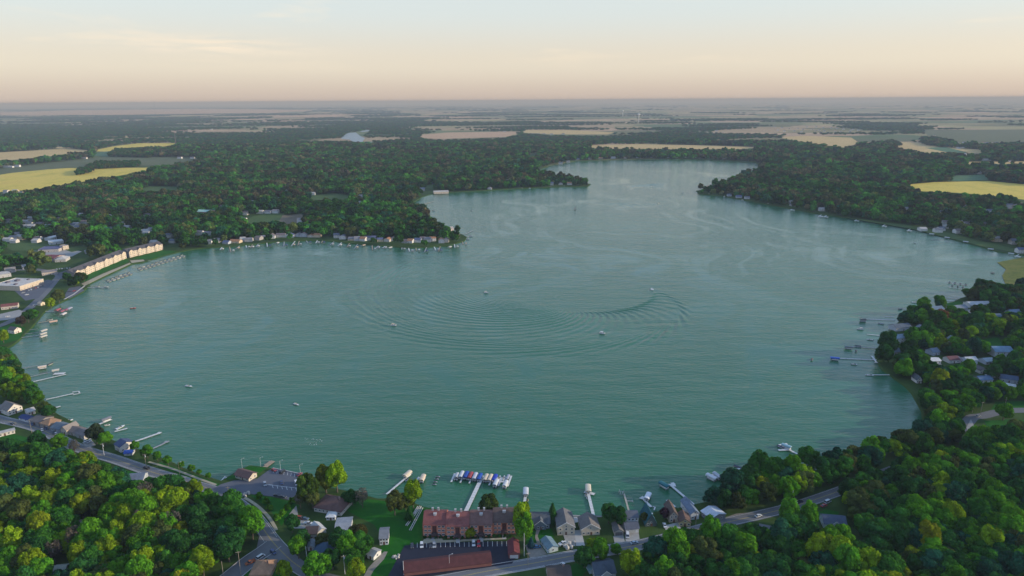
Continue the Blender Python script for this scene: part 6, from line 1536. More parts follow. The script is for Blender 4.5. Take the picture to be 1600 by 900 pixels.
for i, (x, y, c, l) in enumerate([(36, 458, CSV, 'silver car at the lower edge of the store car park'), (42, 461, CWH, 'white car at the lower edge of the store car park'), (116, 455, CRD, 'dark red car in the small lot by the seawall'), (108, 456, CBK, 'black car in the small lot by the seawall'), (55, 477, CWH, 'white van in the street beside the kiosk'), (1543, 586, CWH, 'white car on the drive of the grove'), (1463, 572.5, CWH, 'white car before the white roofed garage'), (1500, 578, CBL, 'blue car under the grove trees'), (1528, 651, CSV, 'silver car on the east curving road'), (12, 495, CWH, 'white car in the yard by the red roofed shop')]):
    car(l, x, y, (6, -1), c, z=LAND + 0.2)
# white stall lines
def stall_lines():
    for i in range(21):
        x = 644.5 + i * 7.35
        strip('road_marking', GP([(x, 848.5 - i * 0.12), (x + 0.15, 856.2 - i * 0.12)]), 0.22, LAND + 0.222, LINE_W)
    for i in range(7):
        t = i / 6; strip('road_marking', GP([(418 + 44 * t, 757 + 5.5 * t), (418 + 44 * t + (1.5 if i else 7), 757 + 5.5 * t + (5 if i else 1))]), 0.25, LAND + 0.217, LINE_W)
    strip('road_marking', GP([(416, 757.5), (464, 763)]), 0.3, LAND + 0.2175, LINE_W)
    for i in range(12):
        t = i / 11; strip('road_marking', GP([(428 + 60 * t, 733.5 + 12 * t), (427 + 60 * t, 739 + 12 * t)]), 0.2, LAND + 0.217, LINE_W)
stall_lines()
# stone ended pads on the apartment walk, earth heap, rubble
for x, y0, y1 in ((676, 840, 845), (715.5, 842, 849), (752, 839, 847), (788, 836, 843)):
    sheet('pavement', [(x - 3, y0), (x + 3, y0), (x + 3, y1), (x - 3, y1)], CONC_L, z=0.262)
sheet('pavement', [(664, 841), (690, 840), (693, 846), (660, 847)], SAND, z=0.258)
def rock_pile(label, px, py, n, r, seed):
    p = G(px, py); rr = random.Random(seed); root = empty('rock_pile', p); tag(root, label, 'rock pile')
    m = mat((0.42, 0.39, 0.35), 0.9, var=0.2, name="pale_rock")
    for i in range(n):
        q = MB(); v, f = ICO1; s = r * rr.uniform(0.25, 0.5)
        q.add([tuple(np.array(k) * s * (1 + rr.uniform(-.2, .2))) for k in v], f); q.build('rock', m, root, (rr.uniform(-r, r), rr.uniform(-r, r), s * .5))
rock_pile('heap of pale rocks on the lawn beside the black car park', 619, 871, 9, 2.2, 1); rock_pile('brown heap of rubble in front of the cream house', 890, 853, 12, 3.0, 2); rock_pile('pale stones at the corner of the car park entrance', 384, 773, 9, 2.5, 3)
# poles
PM = mat((0.30, 0.25, 0.20), 0.85, var=0.2, scale=2, name="pole_wood"); LM = mat((0.6, 0.6, 0.6), 0.5, name="white_pole_paint")
def pole(label, px, py, h=11.0, arm=True, transformer=False, kind='utility_pole', col=None, lamp=False, z=LAND):
    p = G(px, py, z); root = empty(kind, p, 0.3); tag(root, label, kind.replace('_', ' '))
    m = MB(); r_ = 0.09 if lamp else 0.17; m.tube((0, 0, -0.4), (0, 0, h), r_, r_ * .7, 8); m.build('shaft', col or PM, root)
    if arm:
        a = MB(); a.box(-1.3, 1.3, -0.3, -0.16, h - 0.7, h - 0.5); [a.tube((x, -.23, h - .5), (x, -.23, h - .25), .06, .04, 5) for x in (-1.1, -.5, .5, 1.1)]; a.build('crossarm', PM, root)
    if transformer:
        t = MB(); t.tube((0.45, 0, h - 2.6), (0.45, 0, h - 1.4), 0.32, 0.32, 10); t.build('transformer', mat((0.5, 0.5, 0.5), 0.5, name="grey_enamel"), root)
    if lamp:
        l = MB(); l.tube((0, 0, h - .1), (1.6, 0, h + .3), .06, .05, 6); l.build('lamp_arm', LM, root); q = MB(); q.box(1.4, 2.1, -.16, .16, h + .22, h + .36); q.build('lamp_head', LM, root)
pole('utility pole with grey transformer above the lower trees', 539, 897, 12, transformer=True, col=LM); pole('pale pole standing by the blue hip roofed bungalow', 480, 878, 10, arm=False, col=LM); pole('utility pole in the fork of the side road', 376.5, 898, 15, transformer=False); pole('tall utility pole at the road by the car park entrance', 359, 786, 12); pole('short pole at the wood edge by the side road', 349, 899, 9, arm=False)
pole('utility pole at the west stretch of the lake road', 163, 712, 10, transformer=True, col=LM); pole('utility pole beside the black pickup on the lake road', 228.5, 729, 10, transformer=True); pole('utility pole before the row of lake cottages', 50, 677, 12); pole('pole with lamp at the lake road past the black pickup', 281, 741, 9, arm=False, lamp=True)
pole('pale pole between the tall yellow-green tree and the red garage', 819, 869, 15, arm=False, col=LM); pole('utility pole by the road in front of the red garage', 825, 885, 9); pole('white light pole before the long red garage row', 702.5, 889, 9, arm=False, col=LM, lamp=True); pole('white light pole at the left end of the long red garage', 631, 899, 9, arm=False, col=LM); pole('pale pole at the east road beside the two bright trees', 1237, 788, 10, arm=False, col=LM); pole('utility pole by the yellow walled house', 1087, 821, 9, transformer=True)
pole('utility pole on the east curving road, left one', 1532, 647, 11); pole('pole on the east curving road, right one', 1569.5, 638, 10, arm=False); pole('thin pole left of the east curving road', 1519, 645, 7, arm=False)
for i, (x, y) in enumerate([(378.5, 731), (407.5, 729), (438.5, 734), (469.5, 740.5)]): pole(f'slim white lamp post at the lake edge of the car park, {OR_[i]} from the left', x, y, 7, arm=False, kind='lamp_post', col=LM, lamp=True)
# radio masts and water towers on the horizon
def mast(label, px, py, h):
    p = G(px, py); root = empty('radio_mast', p); tag(root, label, 'radio mast'); m = MB(); s = 1.6
    for k in range(3):
        a = 2.094 * k; m.tube((s * math.cos(a), s * math.sin(a), 0), (s * .6 * math.cos(a), s * .6 * math.sin(a), h), 1.1, 0.8, 5)
    for j in range(int(h / 12)):
        z = j * 12
        for k in range(3):
            a, b = 2.094 * k, 2.094 * (k + 1); m.tube((s * .9 * math.cos(a), s * .9 * math.sin(a), z), (s * .9 * math.cos(b), s * .9 * math.sin(b), z + 10), .2, .2, 4, cap=False)
    m.build('lattice', mat((0.16, 0.13, 0.13), 0.7, name="mast_steel"), root)
    t = MB(); t.tube((0, 0, h), (0, 0, h * 1.08), .35, .15, 5); t.build('antenna', M_STEEL, root)
mast('tall thin radio mast crossing the horizon on the left', 243, 179, 270); mast('shorter thin mast before the golden field', 275, 227, 75)
def water_tower(label, px, py, h):
    p = G(px, py); root = empty('water_tower', p); tag(root, label, 'water tower'); wm = mat((0.7, 0.69, 0.68), 0.5, name="tower_paint")
    m = MB(); m.tube((0, 0, 0), (0, 0, 3), 7, 4, 12); m.tube((0, 0, 3), (0, 0, h - 10), 4, 4.4, 12); m.build('stem', wm, root)
    v, f = ICO2; t = MB(); t.add([(q[0] * 17, q[1] * 17, h + q[2] * 12) for q in v], f); t.build('tank', wm, root, smooth=True)
water_tower('white water tower standing above the far woods', 998, 191, 85); water_tower('smaller far water tower left of the white one', 973, 182, 80)
def silo(label, px, py):
    p = G(px, py); root = empty('silo', p); tag(root, label, 'silo'); m = MB(); m.tube((0, 0, 0), (0, 0, 22), 4.5, 4.5, 14); m.build('wall', mat((0.6, 0.58, 0.57), 0.6, name="silo_concrete"), root)
    v, f = ICO2; t = MB(); t.add([(q[0] * 4.6, q[1] * 4.6, 22 + max(0, q[2]) * 4) for q in v], f); t.build('roof', M_STEEL, root)
silo('pale silo at the white farm complex', 1507, 249)

# ------------------------------------------------------------------ trees one can point at
def T_(label, px, py, kind='round', tint='mid', s=1.0, sz=None, group=None, name=None):
    p = G(px, py); return tree(p.x, p.y, kind, tint, s, name=name, label=label, group=group, sz=sz)
T_('huge yellow-green willow, right one of the pair behind the lakeside lot', 527, 769, 'willow', 'yellow', 1.15, 1.2); T_('huge willow, left one of the pair behind the lakeside lot', 510, 770, 'willow', (0.09, 0.125, 0.012), 1.05, 1.2)
T_('broad green willow at the right end of the lakeside lot', 482, 788, 'willow', (0.05, 0.09, 0.012), 1.15, 1.15); T_('brownish thin tree in front of the green lot willow', 470, 795, 'bare', 'brown', 0.9); T_('olive tree between the green willow and hip roof', 489, 795, 'round', 'olive', 0.85)
T_('bare grey tree on the shore lawn', 567, 793, 'bare', 'grey', 0.95); T_('dark bushy tree left of the bare grey tree', 551, 790, 'round', 'deep', 0.72); T_('low dark tree behind the brown hip roof', 541, 787, 'round', 'deep', 0.55)
T_('dark tree with bare lower trunk on the shore lawn', 617, 805, 'round', 'olive', 1.05, 1.15); T_('bright yellow-green tree by the short pier', 646, 794, 'plume', 'yellow', 1.2, 1.05); T_('olive tree left of the bright one by the short pier', 634, 797, 'round', (0.06, 0.085, 0.014), 0.95); T_('narrow dark spruce by the stored dock sections', 640, 812, 'spruce', 'deep', 1.3)
T_('round dark tree standing alone before the lake by the T dock', 764, 806, 'round', (0.035, 0.06, 0.014), 0.95, 1.15); T_('tall yellow-green tree at the right end of the brick apartments', 815, 836, 'plume', 'yellow', 1.15, 1.3); T_('lower fresh green half of the tall tree by brick apartments', 820, 849, 'plume', 'fresh', 1.05, 1.2)
T_('slim dark spruce behind the grey blue lake house', 863, 817, 'spruce', 'deep', 1.75); T_('small blue spruce by the footpath', 830, 855, 'spruce', (0.03, 0.075, 0.085), 1.0, 0.8); T_('broad dark tree right of the gabled lake house', 951, 818, 'round', 'deep', 1.0); T_('second dark tree beside the beige garage', 965, 822, 'round', 'deep', 0.9)
T_('small olive tree left of the teal roofed cottage', 1007, 817, 'round', 'olive', 0.5); T_('small yellow tree in front of the brick apartments', 735, 841, 'plume', 'gold', 0.55, 0.8); T_('dark red leaved tree left of the tan house', 1038, 812, 'round', (0.05, 0.022, 0.03), 0.55)
for lab, x, y, k, t_, s in [('yellow-green tree at the roadside below the gabled lake house', 925, 874, 'plume', 'yellow', 0.85), ('fresh green tree right of that roadside one', 937, 880, 'plume', 'fresh', 0.95), ('dark tree at the roadside bend below the cream houses', 913, 887, 'round', 'deep', 0.9), ('small round tree alone on the road verge', 962, 866, 'round', 'fresh', 0.5), ('bright yellow-green tree right of the slate roofed house', 985, 903, 'plume', 'yellow', 1.1),
    ('dark tree above the gravel yard corner', 457, 832, 'round', 'deep', 0.8), ('fresh green tree near the lower road bend', 467, 873, 'round', 'fresh', 0.95), ('deep green tree beside the bungalow', 472, 855, 'round', 'deep', 0.85), ('olive tree between the bungalow and the dark brown roof', 503, 853, 'round', 'olive', 0.6), ('deep green tree below the weathered grey roof', 530, 862, 'round', 'deep', 1.0), ('fresh green tree in the middle of the house group', 545, 876, 'plume', 'fresh', 1.1), ('reddish olive tree right of the weathered grey roof', 560, 852, 'round', (0.06, 0.058, 0.016), 1.0), ('deep green tree beside the reddish olive one', 566, 868, 'round', 'mid', 1.05),
    ('mid green tree at the head of the gravel drive', 552, 892, 'round', 'mid', 1.0), ('big fresh green tree at the bottom by the bungalow', 498, 905, 'round', 'fresh', 1.25), ('small yellow tree in the corner of the junction', 445, 905, 'plume', 'yellow', 0.75), ('yellow-green tree at the foot of the gravel drive', 558, 910, 'plume', 'yellow', 0.85), ('dark tree over the bottom road', 520, 890, 'round', 'deep', 0.95),
    ('dark tree left of the navy roofed house', 152, 693, 'round', (0.03, 0.05, 0.025), 1.05), ('fresh tree right of that dark one', 166, 696, 'round', 'fresh', 0.85), ('dark low tree by the white west pier', 78, 655, 'round', 'deep', 0.85), ('olive tree at the root of the short west pier', 72, 650, 'round', (0.07, 0.10, 0.016), 0.95), ('grey bare tree behind the short west pier', 84, 647, 'bare', 'brown', 0.6),
    ('dark green tree at the road edge by the trailer home', 62, 702, 'round', 'deep', 0.95), ('fresh tree at the road edge above the wood', 95, 704, 'round', 'fresh', 0.9), ('bare brown tree at the road edge', 118, 712, 'bare', 'grey', 0.85), ('yellow-green tree by the kiosk', 80, 483, 'round', 'yellow', 1.0), ('olive tree beside the small seawall lot', 93, 474, 'round', 'olive', 1.25), ('dark tree at the seawall lot end', 132, 441, 'round', 'deep', 0.95), ('bright tree at the seawall lot', 118, 447, 'round', 'yellow', 0.95), ('dark tree before the long cream apartments', 106, 440, 'round', 'deep', 1.0),
    ('dark reddish tree on the west shore by the boathouse', 34, 510, 'round', (0.06, 0.045, 0.03), 0.95), ('dark tree below the town street', 45, 504, 'round', 'deep', 1.15), ('bright green tree at the picture edge on the west shore', 6, 536, 'round', 'yellow', 1.1), ('mid green tree above the boathouse', 52, 500, 'round', 'mid', 0.95),
    ('rusty orange tree in the east grove', 1467, 510, 'round', (0.17, 0.085, 0.04), 1.35), ('bright yellow tree at the shore of the east grove', 1466, 613, 'plume', 'gold', 1.45), ('tall green tree in front of the square headed pier', 1262, 732, 'round', 'mid', 1.2), ('tall green tree on the point by the platform dock', 1185, 752, 'plume', 'mid', 1.35), ('big round tree in the middle of the east curving road lawn', 1567, 657, 'round', 'fresh', 1.1), ('bright green tree on the waterfront of the grove', 1440, 490, 'round', 'fresh', 1.45), ('dark green tree left on the grove waterfront', 1420, 506, 'round', 'mid', 1.2),
    ('first bright tree between the east road and the asphalt pad', 1230, 822, 'plume', 'fresh', 1.15), ('second bright tree between the east road and the asphalt pad', 1263, 824, 'plume', 'fresh', 1.05), ('big dark tree of the grove waterfront', 1385, 552, 'round', 'deep', 1.5), ('bank tree nearest the boathouse in the east bay', 1446, 630, 'round', 'mid', 1.1), ('middle bank tree of the east bay', 1452, 645, 'round', 'deep', 1.2), ('southern bank tree of the east bay', 1457, 660, 'round', 'olive', 1.1), ('wide dark tree in the middle of the grove', 1520, 518, 'round', 'deep', 1.7)]:
    T_(lab, x, y, k, t_, s)
for i, (x, y, s) in enumerate([(212, 706, 0.62), (231, 716, 0.72), (247, 721, 0.55), (263, 728, 0.6), (284, 733, 0.42), (300, 738, 0.4), (312, 742.5, 0.36), (326, 748, 0.34)]):
    T_(f'small bright tree, {OR_[i]} from the left of the row along the west shore path', x, y, 'round', 'fresh', s, group='row of small trees along the shore path')
for i, (x, y) in enumerate([(405, 780), (416, 788), (422, 797), (456, 787), (449, 797), (442, 806), (434, 813)]):
    T_(['shrub nearest the car park entrance on the lot lawn', 'second shrub along the left of the lot lawn', 'third shrub along the left of the lot lawn', 'shrub by the willow on the lot lawn', 'shrub in the right middle of the lot lawn', 'shrub below that one on the lot lawn', 'lowest shrub of the lot lawn by the pavement'][i], x, y, 'shrub', 'fresh', 1.35)
for i in range(17):
    x = 664 + i * 8.3
    T_(f'low dark shrub at the brick apartments, {OR_[i]} from the left', x, 841.5 - 0.15 * i + (1.2 if 34 < i * 8.3 < 72 else 0), 'shrub', 'deep', 0.62, group='shrubs along the brick apartments')
# ------------------------------------------------------------------ woods
_nr = np.random.default_rng(5)
_waves = [(_nr.uniform(0, 6.283), _nr.uniform(0.6, 1.6), _nr.uniform(0, 6.283)) for _ in range(9)]
def vnoise(x, y, L_, k=0):
    """smooth pseudo-noise in 0..1, feature size L_ metres"""
    v = np.zeros_like(x)
    for i, (a, f, p) in enumerate(_waves):
        a = a + k * 1.7
        u = (x * math.cos(a) + y * math.sin(a)) * f * 6.283 / L_ + p * (k + 1)
        v += np.sin(u + 1.5 * np.sin((x * math.sin(a) - y * math.cos(a)) * f * 4 / L_ + p))
    return 0.5 + 0.5 * np.tanh(v / 3.2)

WOODS = {
    'west wood': [(-110, 698), (-30, 703), (60, 713), (150, 742), (180, 756), (215, 760), (240, 768), (262, 760), (300, 774), (345, 797), (378, 815), (398, 840), (396, 860), (362, 888), (335, 925), (300, 990), (-160, 990)],
    'south east wood': [(1000, 884), (1040, 867), (1100, 851), (1165, 838), (1180, 850), (1205, 853), (1240, 843), (1285, 832), (1335, 832), (1330, 803), (1316, 785), (1360, 762), (1430, 742), (1490, 715), (1540, 690), (1700, 680), (1760, 990), (985, 990), (985, 905)],
    'trees between the road and the lake': [(1118, 806), (1112, 790), (1120, 780), (1142, 768), (1165, 760), (1220, 755), (1265, 743), (1310, 731), (1350, 711), (1405, 695), (1452, 680), (1480, 664), (1500, 660), (1505, 672), (1500, 695), (1430, 715), (1370, 735), (1330, 748), (1290, 760), (1240, 779), (1185, 793)],
    'east shore grove': [(1360, 560), (1372, 535), (1392, 510), (1430, 485), (1500, 466), (1530, 456), (1580, 452), (1700, 460), (1720, 640), (1640, 634), (1560, 636), (1530, 642), (1510, 650), (1490, 662), (1440, 680), (1430, 642), (1420, 622), (1405, 605), (1380, 586)],
    'west shore trees': [(-80, 565), (8, 560), (22, 575), (32, 598), (46, 616), (62, 636), (58, 642), (30, 640), (8, 625), (-80, 630)],
}
POND_PX = [(533, 217), (541, 208), (556, 206.5), (574, 202.5), (582, 205), (566, 208), (572, 218), (588, 223), (566, 224), (546, 219)]
EXCL = [p for p in FIELD_PX] + [POND_PX] + LAWNS + SHEET_PX
def scatter():
    bands = [(262, 1000, 7.9, 0), (1000, 2200, 11.5, 1), (2200, 4000, 16.0, 2)]
    X, Y, B = [], [], []
    for y0, y1, sp, b in bands:
        ys = np.arange(y0, y1, sp * 0.9)
        for i, y in enumerate(ys):
            hw = 0.84 * y + 90
            xs = np.arange(-hw, hw, sp) + (i % 2) * sp / 2
            X.append(xs + RNG.uniform(-.38, .38, len(xs)) * sp); Y.append(y + RNG.uniform(-.38, .38, len(xs)) * sp); B.append(np.full(len(xs), b))
    X, Y, B = np.concatenate(X), np.concatenate(Y), np.concatenate(B)
    pts = np.stack([X, Y], 1)
    px, py, fy = to_px(X, Y, np.full_like(X, LAND))
    ok = ~pip(pts, LAKE2)
    X, Y, B, pts, px, py, fy = [a[ok] for a in (X, Y, B, pts, px, py, fy)]
    region = np.full(len(X), -1)
    q = np.stack([px, py], 1)
    names = list(WOODS)
    for i, n_ in enumerate(names): region[pip(q, WOODS[n_])] = i
    near = py > 455
    near |= (px < 110) & (py > 430)
    keep = np.where(near, region >= 0, True)
    keep &= seg_dist(pts, LAKE2, True) > 3.0
    u = RNG.uniform(0, 1, len(X))
    # thinner planting: round the houses of the east shore, in the town, along the peninsula's built shore
    keep &= ~((region == 3) & (u > 0.66))
    town = pip(q, [(-150, 372), (110, 378), (262, 386), (205, 405), (110, 440), (30, 545), (-150, 560)])
    keep &= ~(town & (u > 0.38))
    sd = seg_dist(pts, LAKE2, True)
    keep &= ~((~near) & (sd < 30) & (u > 0.35))
    keep &= ~((~near) & (u > 0.94))
    clear = vnoise(X, Y, 520, 3)
    keep &= ~((Y > 1250) & (clear > 0.90) & (px < 760))
    hp = 13.0 * np.where(B == 2, 1.6, np.where(B == 1, 1.25, 1.0)) / (fy / FPX)
    q2 = np.stack([px, py - hp], 1); q3 = np.stack([px, py - hp * .5], 1)
    for poly in FIELD_PX + [POND_PX]: keep &= ~(pip(q2, poly) | pip(q3, poly))
    for poly in EXCL: keep &= ~pip(q, poly)
    for line, w in ((ROAD_W, 7.5), (ROAD_S, 8), (ROAD_E, 7), (ROAD_T, 8)): keep &= seg_dist(pts, line) > w
    for (x, y, r, front) in KEEP_OUT:
        a = math.atan2(y, x); c, s = math.cos(a), math.sin(a)
        dx, dy = X - x, Y - y
        al = dx * c + dy * s; ac = -dx * s + dy * c
        keep &= ~((np.abs(ac) < r) & (al < r) & (al > -r - front))
    X, Y, B, px, py, fy, region = [a[keep] for a in (X, Y, B, px, py, fy, region)]
    n = len(X)
    # tints by patch and by tree
    T = {k: np.array(v) for k, v in TINT.items()}
    n1, n2 = vnoise(X, Y, 140, 1), vnoise(X, Y, 420, 2)
    u = RNG.uniform(0, 1, n)
    tn = np.empty(n, object)
    a = 0.6 * u + 0.4 * n1
    tn[:] = 'deep'
    tn[a > 0.36] = 'mid'; tn[a > 0.56] = 'fresh'; tn[a > 0.76] = 'yellow'
    v = RNG.uniform(0, 1, n)
    tn[(v > 0.04) & (v < 0.13)] = 'bluish'; tn[(v > 0.13) & (v < 0.20)] = 'olive'
    far = Y > 800
    tn[far & (a > 0.70)] = 'olive'
    tn[(~far) & (v > 0.985)] = 'gold'
    tn[far & (Y > 1400) & (n2 > 0.6) & (u > 0.45)] = 'brown'
    tn[far & (Y > 1400) & (n2 > 0.75) & (u > 0.75)] = 'rust'
    mf = far & np.isin(tn, ['fresh', 'yellow', 'gold']); tn[mf & (u > 0.5)] = 'mid'; tn[mf & (u <= 0.5)] = 'olive'
    bare = (~far) & (v > 0.945) & (v < 0.97)
    scl = RNG.uniform(0.78, 1.32, n)
    scl = np.where(B == 1, scl * 1.22 * (0.8 + 0.45 * vnoise(X, Y, 90, 4)), np.where(B == 2, scl * 1.62 * (0.8 + 0.45 * vnoise(X, Y, 140, 4)), scl))
    scl = np.where(region == 3, scl * 1.05, scl)
    return dict(x=X, y=Y, b=B, px=px, py=py, fy=fy, reg=region, tn=tn, scl=scl, bare=bare, T=T, names=names)

ORD = ['first', 'second', 'third', 'fourth', 'fifth', 'sixth', 'seventh', 'eighth', 'ninth', 'tenth', 'eleventh', 'twelfth', 'thirteenth', 'fourteenth', 'fifteenth', 'sixteenth', 'seventeenth', 'eighteenth', 'nineteenth', 'twentieth'] + [f'{t}-{o}' for t in ('twenty', 'thirty', 'forty') for o in ('first', 'second', 'third', 'fourth', 'fifth', 'sixth', 'seventh', 'eighth', 'ninth')]
COLW = {'deep': 'deep green', 'mid': 'mid green', 'fresh': 'fresh green', 'yellow': 'yellow-green', 'gold': 'golden', 'olive': 'olive', 'bluish': 'bluish green', 'grey': 'bare grey', 'brown': 'brownish', 'rust': 'rusty'}
D = scatter()
size = D['scl'] / D['fy']
inframe = (D['px'] > -8) & (D['px'] < 1608) & (D['py'] < 925) & (D['reg'] >= 0)
order = np.argsort(-np.where(inframe, size, 0))
N_IND = max(0, 292 - sum(1 for t_ in TREES))
ind = [i for i in order[:N_IND] if inframe[i]]
def individuals():
    kinds = {}
    rows = {}
    for i in ind:
        tn = D['tn'][i]; k = 'bare' if D['bare'][i] else ('plume' if tn in ('yellow', 'gold') or (tn == 'fresh' and i % 2) else 'round')
        if k == 'bare': tn = 'grey'
        kinds[i] = (k, tn)
    for r in set(int(D['reg'][i]) for i in ind):
        m = [i for i in ind if D['reg'][i] == r]
        qs = np.quantile([D['py'][i] for i in m], [0.33, 0.66])
        for i in m: rows[i] = 'far edge' if D['py'][i] < qs[0] else ('middle' if D['py'][i] < qs[1] else 'near edge')
    cells = {}
    for i in ind: cells.setdefault((int(D['reg'][i]), rows[i], kinds[i][1]), []).append(i)
    for (r, row, tn), m in cells.items():
        m.sort(key=lambda i: D['px'][i])
        place = D['names'][r]
        for j, i in enumerate(m):
            lab = f"{COLW[tn]} tree, {ORD[j]} from left of such in the {place}'s {row}" if len(m) > 1 else f"the only {COLW[tn]} tree in the {place}'s {row}"
            if 'trees between' in place:
                lab = f"{COLW[tn]} tree, {ORD[j]} from left of such in the lakeside road belt's {row}"
            tree(D['x'][i], D['y'][i], kinds[i][0], tn, D['scl'][i] * (1.0 if kinds[i][0] != 'plume' else 1.02), label=lab, group='trees of the ' + place)
individuals()
rest = np.ones(len(D['x']), bool); rest[ind] = False

def instancer(name, P_, tint, scl, rot, protos, label):
    """one object of point-instanced crowns"""
    coll = bpy.data.collections.new(name + '_kinds')
    for me in protos:
        o = bpy.data.objects.new(me.name, me); coll.objects.link(o)
    me = bpy.data.meshes.new(name)
    me.vertices.add(len(P_)); me.vertices.foreach_set('co', np.asarray(P_, np.float32).ravel())
    a = me.attributes.new('tint', 'FLOAT_COLOR', 'POINT'); a.data.foreach_set('color', np.concatenate([tint, np.ones((len(P_), 1))], 1).astype(np.float32).ravel())
    a = me.attributes.new('scl', 'FLOAT_VECTOR', 'POINT'); a.data.foreach_set('vector', np.asarray(scl, np.float32).ravel())
    a = me.attributes.new('rot', 'FLOAT_VECTOR', 'POINT'); a.data.foreach_set('vector', np.stack([np.zeros(len(P_)), np.zeros(len(P_)), rot], 1).astype(np.float32).ravel())
    a = me.attributes.new('kind_no', 'INT', 'POINT'); a.data.foreach_set('value', RNG.integers(0, len(protos), len(P_)).astype(np.int32))
    o = link_mesh(name, me)
    tr = bpy.data.node_groups.new(name + '_scatter', 'GeometryNodeTree')
    tr.interface.new_socket('Geometry', in_out='INPUT', socket_type='NodeSocketGeometry')
    tr.interface.new_socket('Geometry', in_out='OUTPUT', socket_type='NodeSocketGeometry')
    gi, go = N(tr, 'NodeGroupInput'), N(tr, 'NodeGroupOutput')
    ip = N(tr, 'GeometryNodeInstanceOnPoints'); ci = N(tr, 'GeometryNodeCollectionInfo')
    ci.inputs['Collection'].default_value = coll; ci.inputs['Separate Children'].default_value = True; ci.inputs['Reset Children'].default_value = True
    def att(nm, ty):
        n = N(tr, 'GeometryNodeInputNamedAttribute', data_type=ty); n.inputs['Name'].default_value = nm
        return [s for s in n.outputs if s.enabled and s.name == 'Attribute'][0]
    L = tr.links.new
    m2p = N(tr, 'GeometryNodeMeshToPoints')
    L(gi.outputs[0], m2p.inputs['Mesh']); L(m2p.outputs[0], ip.inputs['Points'])
    L(ci.outputs[0], ip.inputs['Instance'])
    ip.inputs['Pick Instance'].default_value = True
    L(att('kind_no', 'INT'), ip.inputs['Instance Index'])
    er = N(tr, 'FunctionNodeEulerToRotation'); L(att('rot', 'FLOAT_VECTOR'), er.inputs[0]); L(er.outputs[0], ip.inputs['Rotation'])
    L(att('scl', 'FLOAT_VECTOR'), ip.inputs['Scale'])
    L(ip.outputs[0], go.inputs[0])
    md = o.modifiers.new('scatter', 'NODES'); md.node_group = tr
    tag(o, label, kind='stuff')
    return o
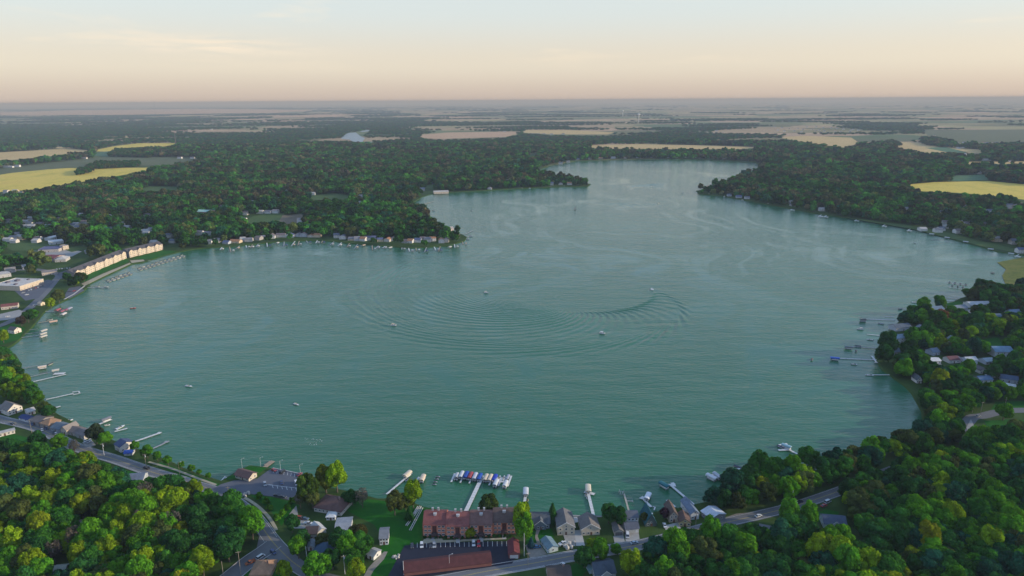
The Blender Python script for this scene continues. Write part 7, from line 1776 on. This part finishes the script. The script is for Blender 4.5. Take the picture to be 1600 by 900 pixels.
def woods():
    near_p = [crown_mesh("near_crown", 600 + i, 5.3 + .25 * i, 9.5, 7.4, 28, 2600, 0.6, FOL_INS, 'plume' if i == 3 else 'round') for i in range(4)]
    mid_p = [crown_mesh("mid_crown", 620 + i, 5.6 + .3 * i, 9.5, 7.0, 14, 420, 1.25, FOL_INS) for i in range(4)]
    far_p = [crown_mesh("far_crown", 640 + i, 5.6 + .3 * i, 9.0, 6.6, 9, 130, 1.9, FOL_INS) for i in range(4)]
    tint = np.array([D['T'][t_] for t_ in D['tn']]) * np.where(D['y'][:, None] > 900, RNG.uniform(0.45, 1.75, (len(D['x']), 1)), RNG.uniform(0.7, 1.3, (len(D['x']), 1))) * np.where(D['y'] > 900, 0.50 + 0.95 * vnoise(D['x'], D['y'], 230, 5), 1.0)[:, None] * RNG.uniform(0.92, 1.08, (len(D['x']), 3))
    sv_ = np.stack([D['scl'], D['scl'], D['scl'] * RNG.uniform(0.85, 1.15, len(D['x']))], 1)
    rot = RNG.uniform(0, 6.28, len(D['x']))
    P_ = np.stack([D['x'], D['y'], np.full(len(D['x']), LAND - 0.5)], 1)
    for b, nm, pr, lab in ((0, 'near_woodland', near_p, 'rest of the dense mixed wood around the near shores'), (1, 'peninsula_woodland', mid_p, 'dark continuous woodland behind the far lake shores'), (2, 'distant_woodland', far_p, 'blue tinged woodland beyond the lake')):
        m = rest & (D['b'] == b)
        instancer(nm, P_[m], tint[m], sv_[m], rot[m], pr, lab)
    # belts and copses of the farmland, out to the horizon
    X, Y, S_ = [], [], []
    for y0, y1, sp in ((4000, 8000, 30), (8000, 15000, 62), (15000, 30000, 140)):
        for y in np.arange(y0, y1, sp * 1.6):
            hw = 0.84 * y + 200
            xs = np.arange(-hw, hw, sp)
            X.append(xs + RNG.uniform(-.5, .5, len(xs)) * sp); Y.append(y + RNG.uniform(-.5, .5, len(xs)) * sp * 1.6); S_.append(np.full(len(xs), sp / 13.0))
    X, Y, S_ = np.concatenate(X), np.concatenate(Y), np.concatenate(S_)
    px, py, fy = to_px(X, Y, np.full_like(X, LAND))
    q = np.stack([px, py], 1)
    w1 = vnoise(X, Y, 2600, 1); w2 = vnoise(X * 0.35, Y, 900, 2)
    leftness = np.clip((1100 - px) / 900, 0, 1)
    th = 0.20 + 0.22 * np.clip((Y - 4000) / 6000, 0, 1) + 0.12 * np.clip((Y - 10000) / 8000, 0, 1) + 0.30 * (1 - leftness)
    keep = (0.55 * w1 + 0.45 * w2) > th + RNG.uniform(-.06, .06, len(X))
    hp = 14.0 * np.clip(1.0 + 0.05 * S_, 1, 1.6) / (fy / FPX)
    q2 = np.stack([px, py - hp], 1)
    for poly in EXCL: keep &= ~(pip(q, poly) | pip(q2, poly))
    X, Y, S_ = X[keep], Y[keep], S_[keep]
    n = len(X)
    tint = np.array([TINT['deep'], TINT['mid'], TINT['olive'], TINT['bluish'], TINT['brown']])[RNG.choice(5, n, p=[.34, .2, .16, .2, .1])] * RNG.uniform(0.8, 1.2, (n, 1))
    h = np.clip(1.0 + 0.05 * S_, 1, 1.6)
    instancer('farmland_copses', np.stack([X, Y, np.full(n, LAND - 1.0)], 1), tint, np.stack([S_ * 1.15, S_ * 1.15, h * 1.1], 1), RNG.uniform(0, 6.28, n), far_p, 'dark copses and tree belts scattered over the distant farmland')
    # the two tree belts standing in the yellow field
    X, Y = [], []
    for poly in ([(133, 264), (150, 256.5), (218, 255), (219, 261), (160, 264.5)], [(116, 274), (124, 267), (145, 265), (146, 270), (125, 275)], [(168, 245), (180, 236), (250, 232), (262, 240), (235, 247)], [(1375, 225), (1395, 221), (1410, 228), (1380, 231)], [(1440, 224), (1455, 216), (1490, 222), (1495, 227), (1450, 228)]):
        g = GP(poly); P2 = [(p.x, p.y) for p in g]
        x0, x1 = min(p[0] for p in P2), max(p[0] for p in P2); y0, y1 = min(p[1] for p in P2), max(p[1] for p in P2)
        xx, yy = np.meshgrid(np.arange(x0, x1, 13.0), np.arange(y0, y1, 15.0))
        xx = xx.ravel() + RNG.uniform(-5, 5, xx.size); yy = yy.ravel() + RNG.uniform(-5, 5, yy.size)
        m = pip(np.stack([xx, yy], 1), P2); X.append(xx[m]); Y.append(yy[m])
    X, Y = np.concatenate(X), np.concatenate(Y); n = len(X)
    tint = np.array([TINT['deep'], TINT['olive'], TINT['brown']])[RNG.choice(3, n, p=[.6, .25, .15])]
    s_ = RNG.uniform(1.1, 1.5, n)
    instancer('field_copses', np.stack([X, Y, np.full(n, LAND - 0.5)], 1), tint, np.stack([s_, s_, s_], 1), RNG.uniform(0, 6.28, n), far_p, 'dark copses standing in the yellow field')
woods()
# ------------------------------------------------------------------ evening haze
def haze():
    mb = MB(); mb.box(-FAR - 500, FAR + 500, -2600, FAR + 500, -6, 275)
    m = bpy.data.materials.new("evening_haze"); m.use_nodes = True
    t = m.node_tree; t.nodes.clear()
    out = N(t, 'ShaderNodeOutputMaterial'); v = N(t, 'ShaderNodeVolumePrincipled')
    v.inputs['Color'].default_value = (*HAZE_COL, 1); v.inputs['Density'].default_value = HAZE_DENSITY
    v.inputs['Absorption Color'].default_value = (*HAZE_ABS, 1)
    v.inputs['Anisotropy'].default_value = 0.0
    t.links.new(v.outputs[0], out.inputs['Volume'])
    o = mb.build('haze', m); tag(o, 'thin evening haze over the whole country', kind='stuff')
HAZE_COL, HAZE_ABS, HAZE_DENSITY = (0.36, 0.43, 0.53), (0.39, 0.19, 0.0), 7.6e-5
haze()
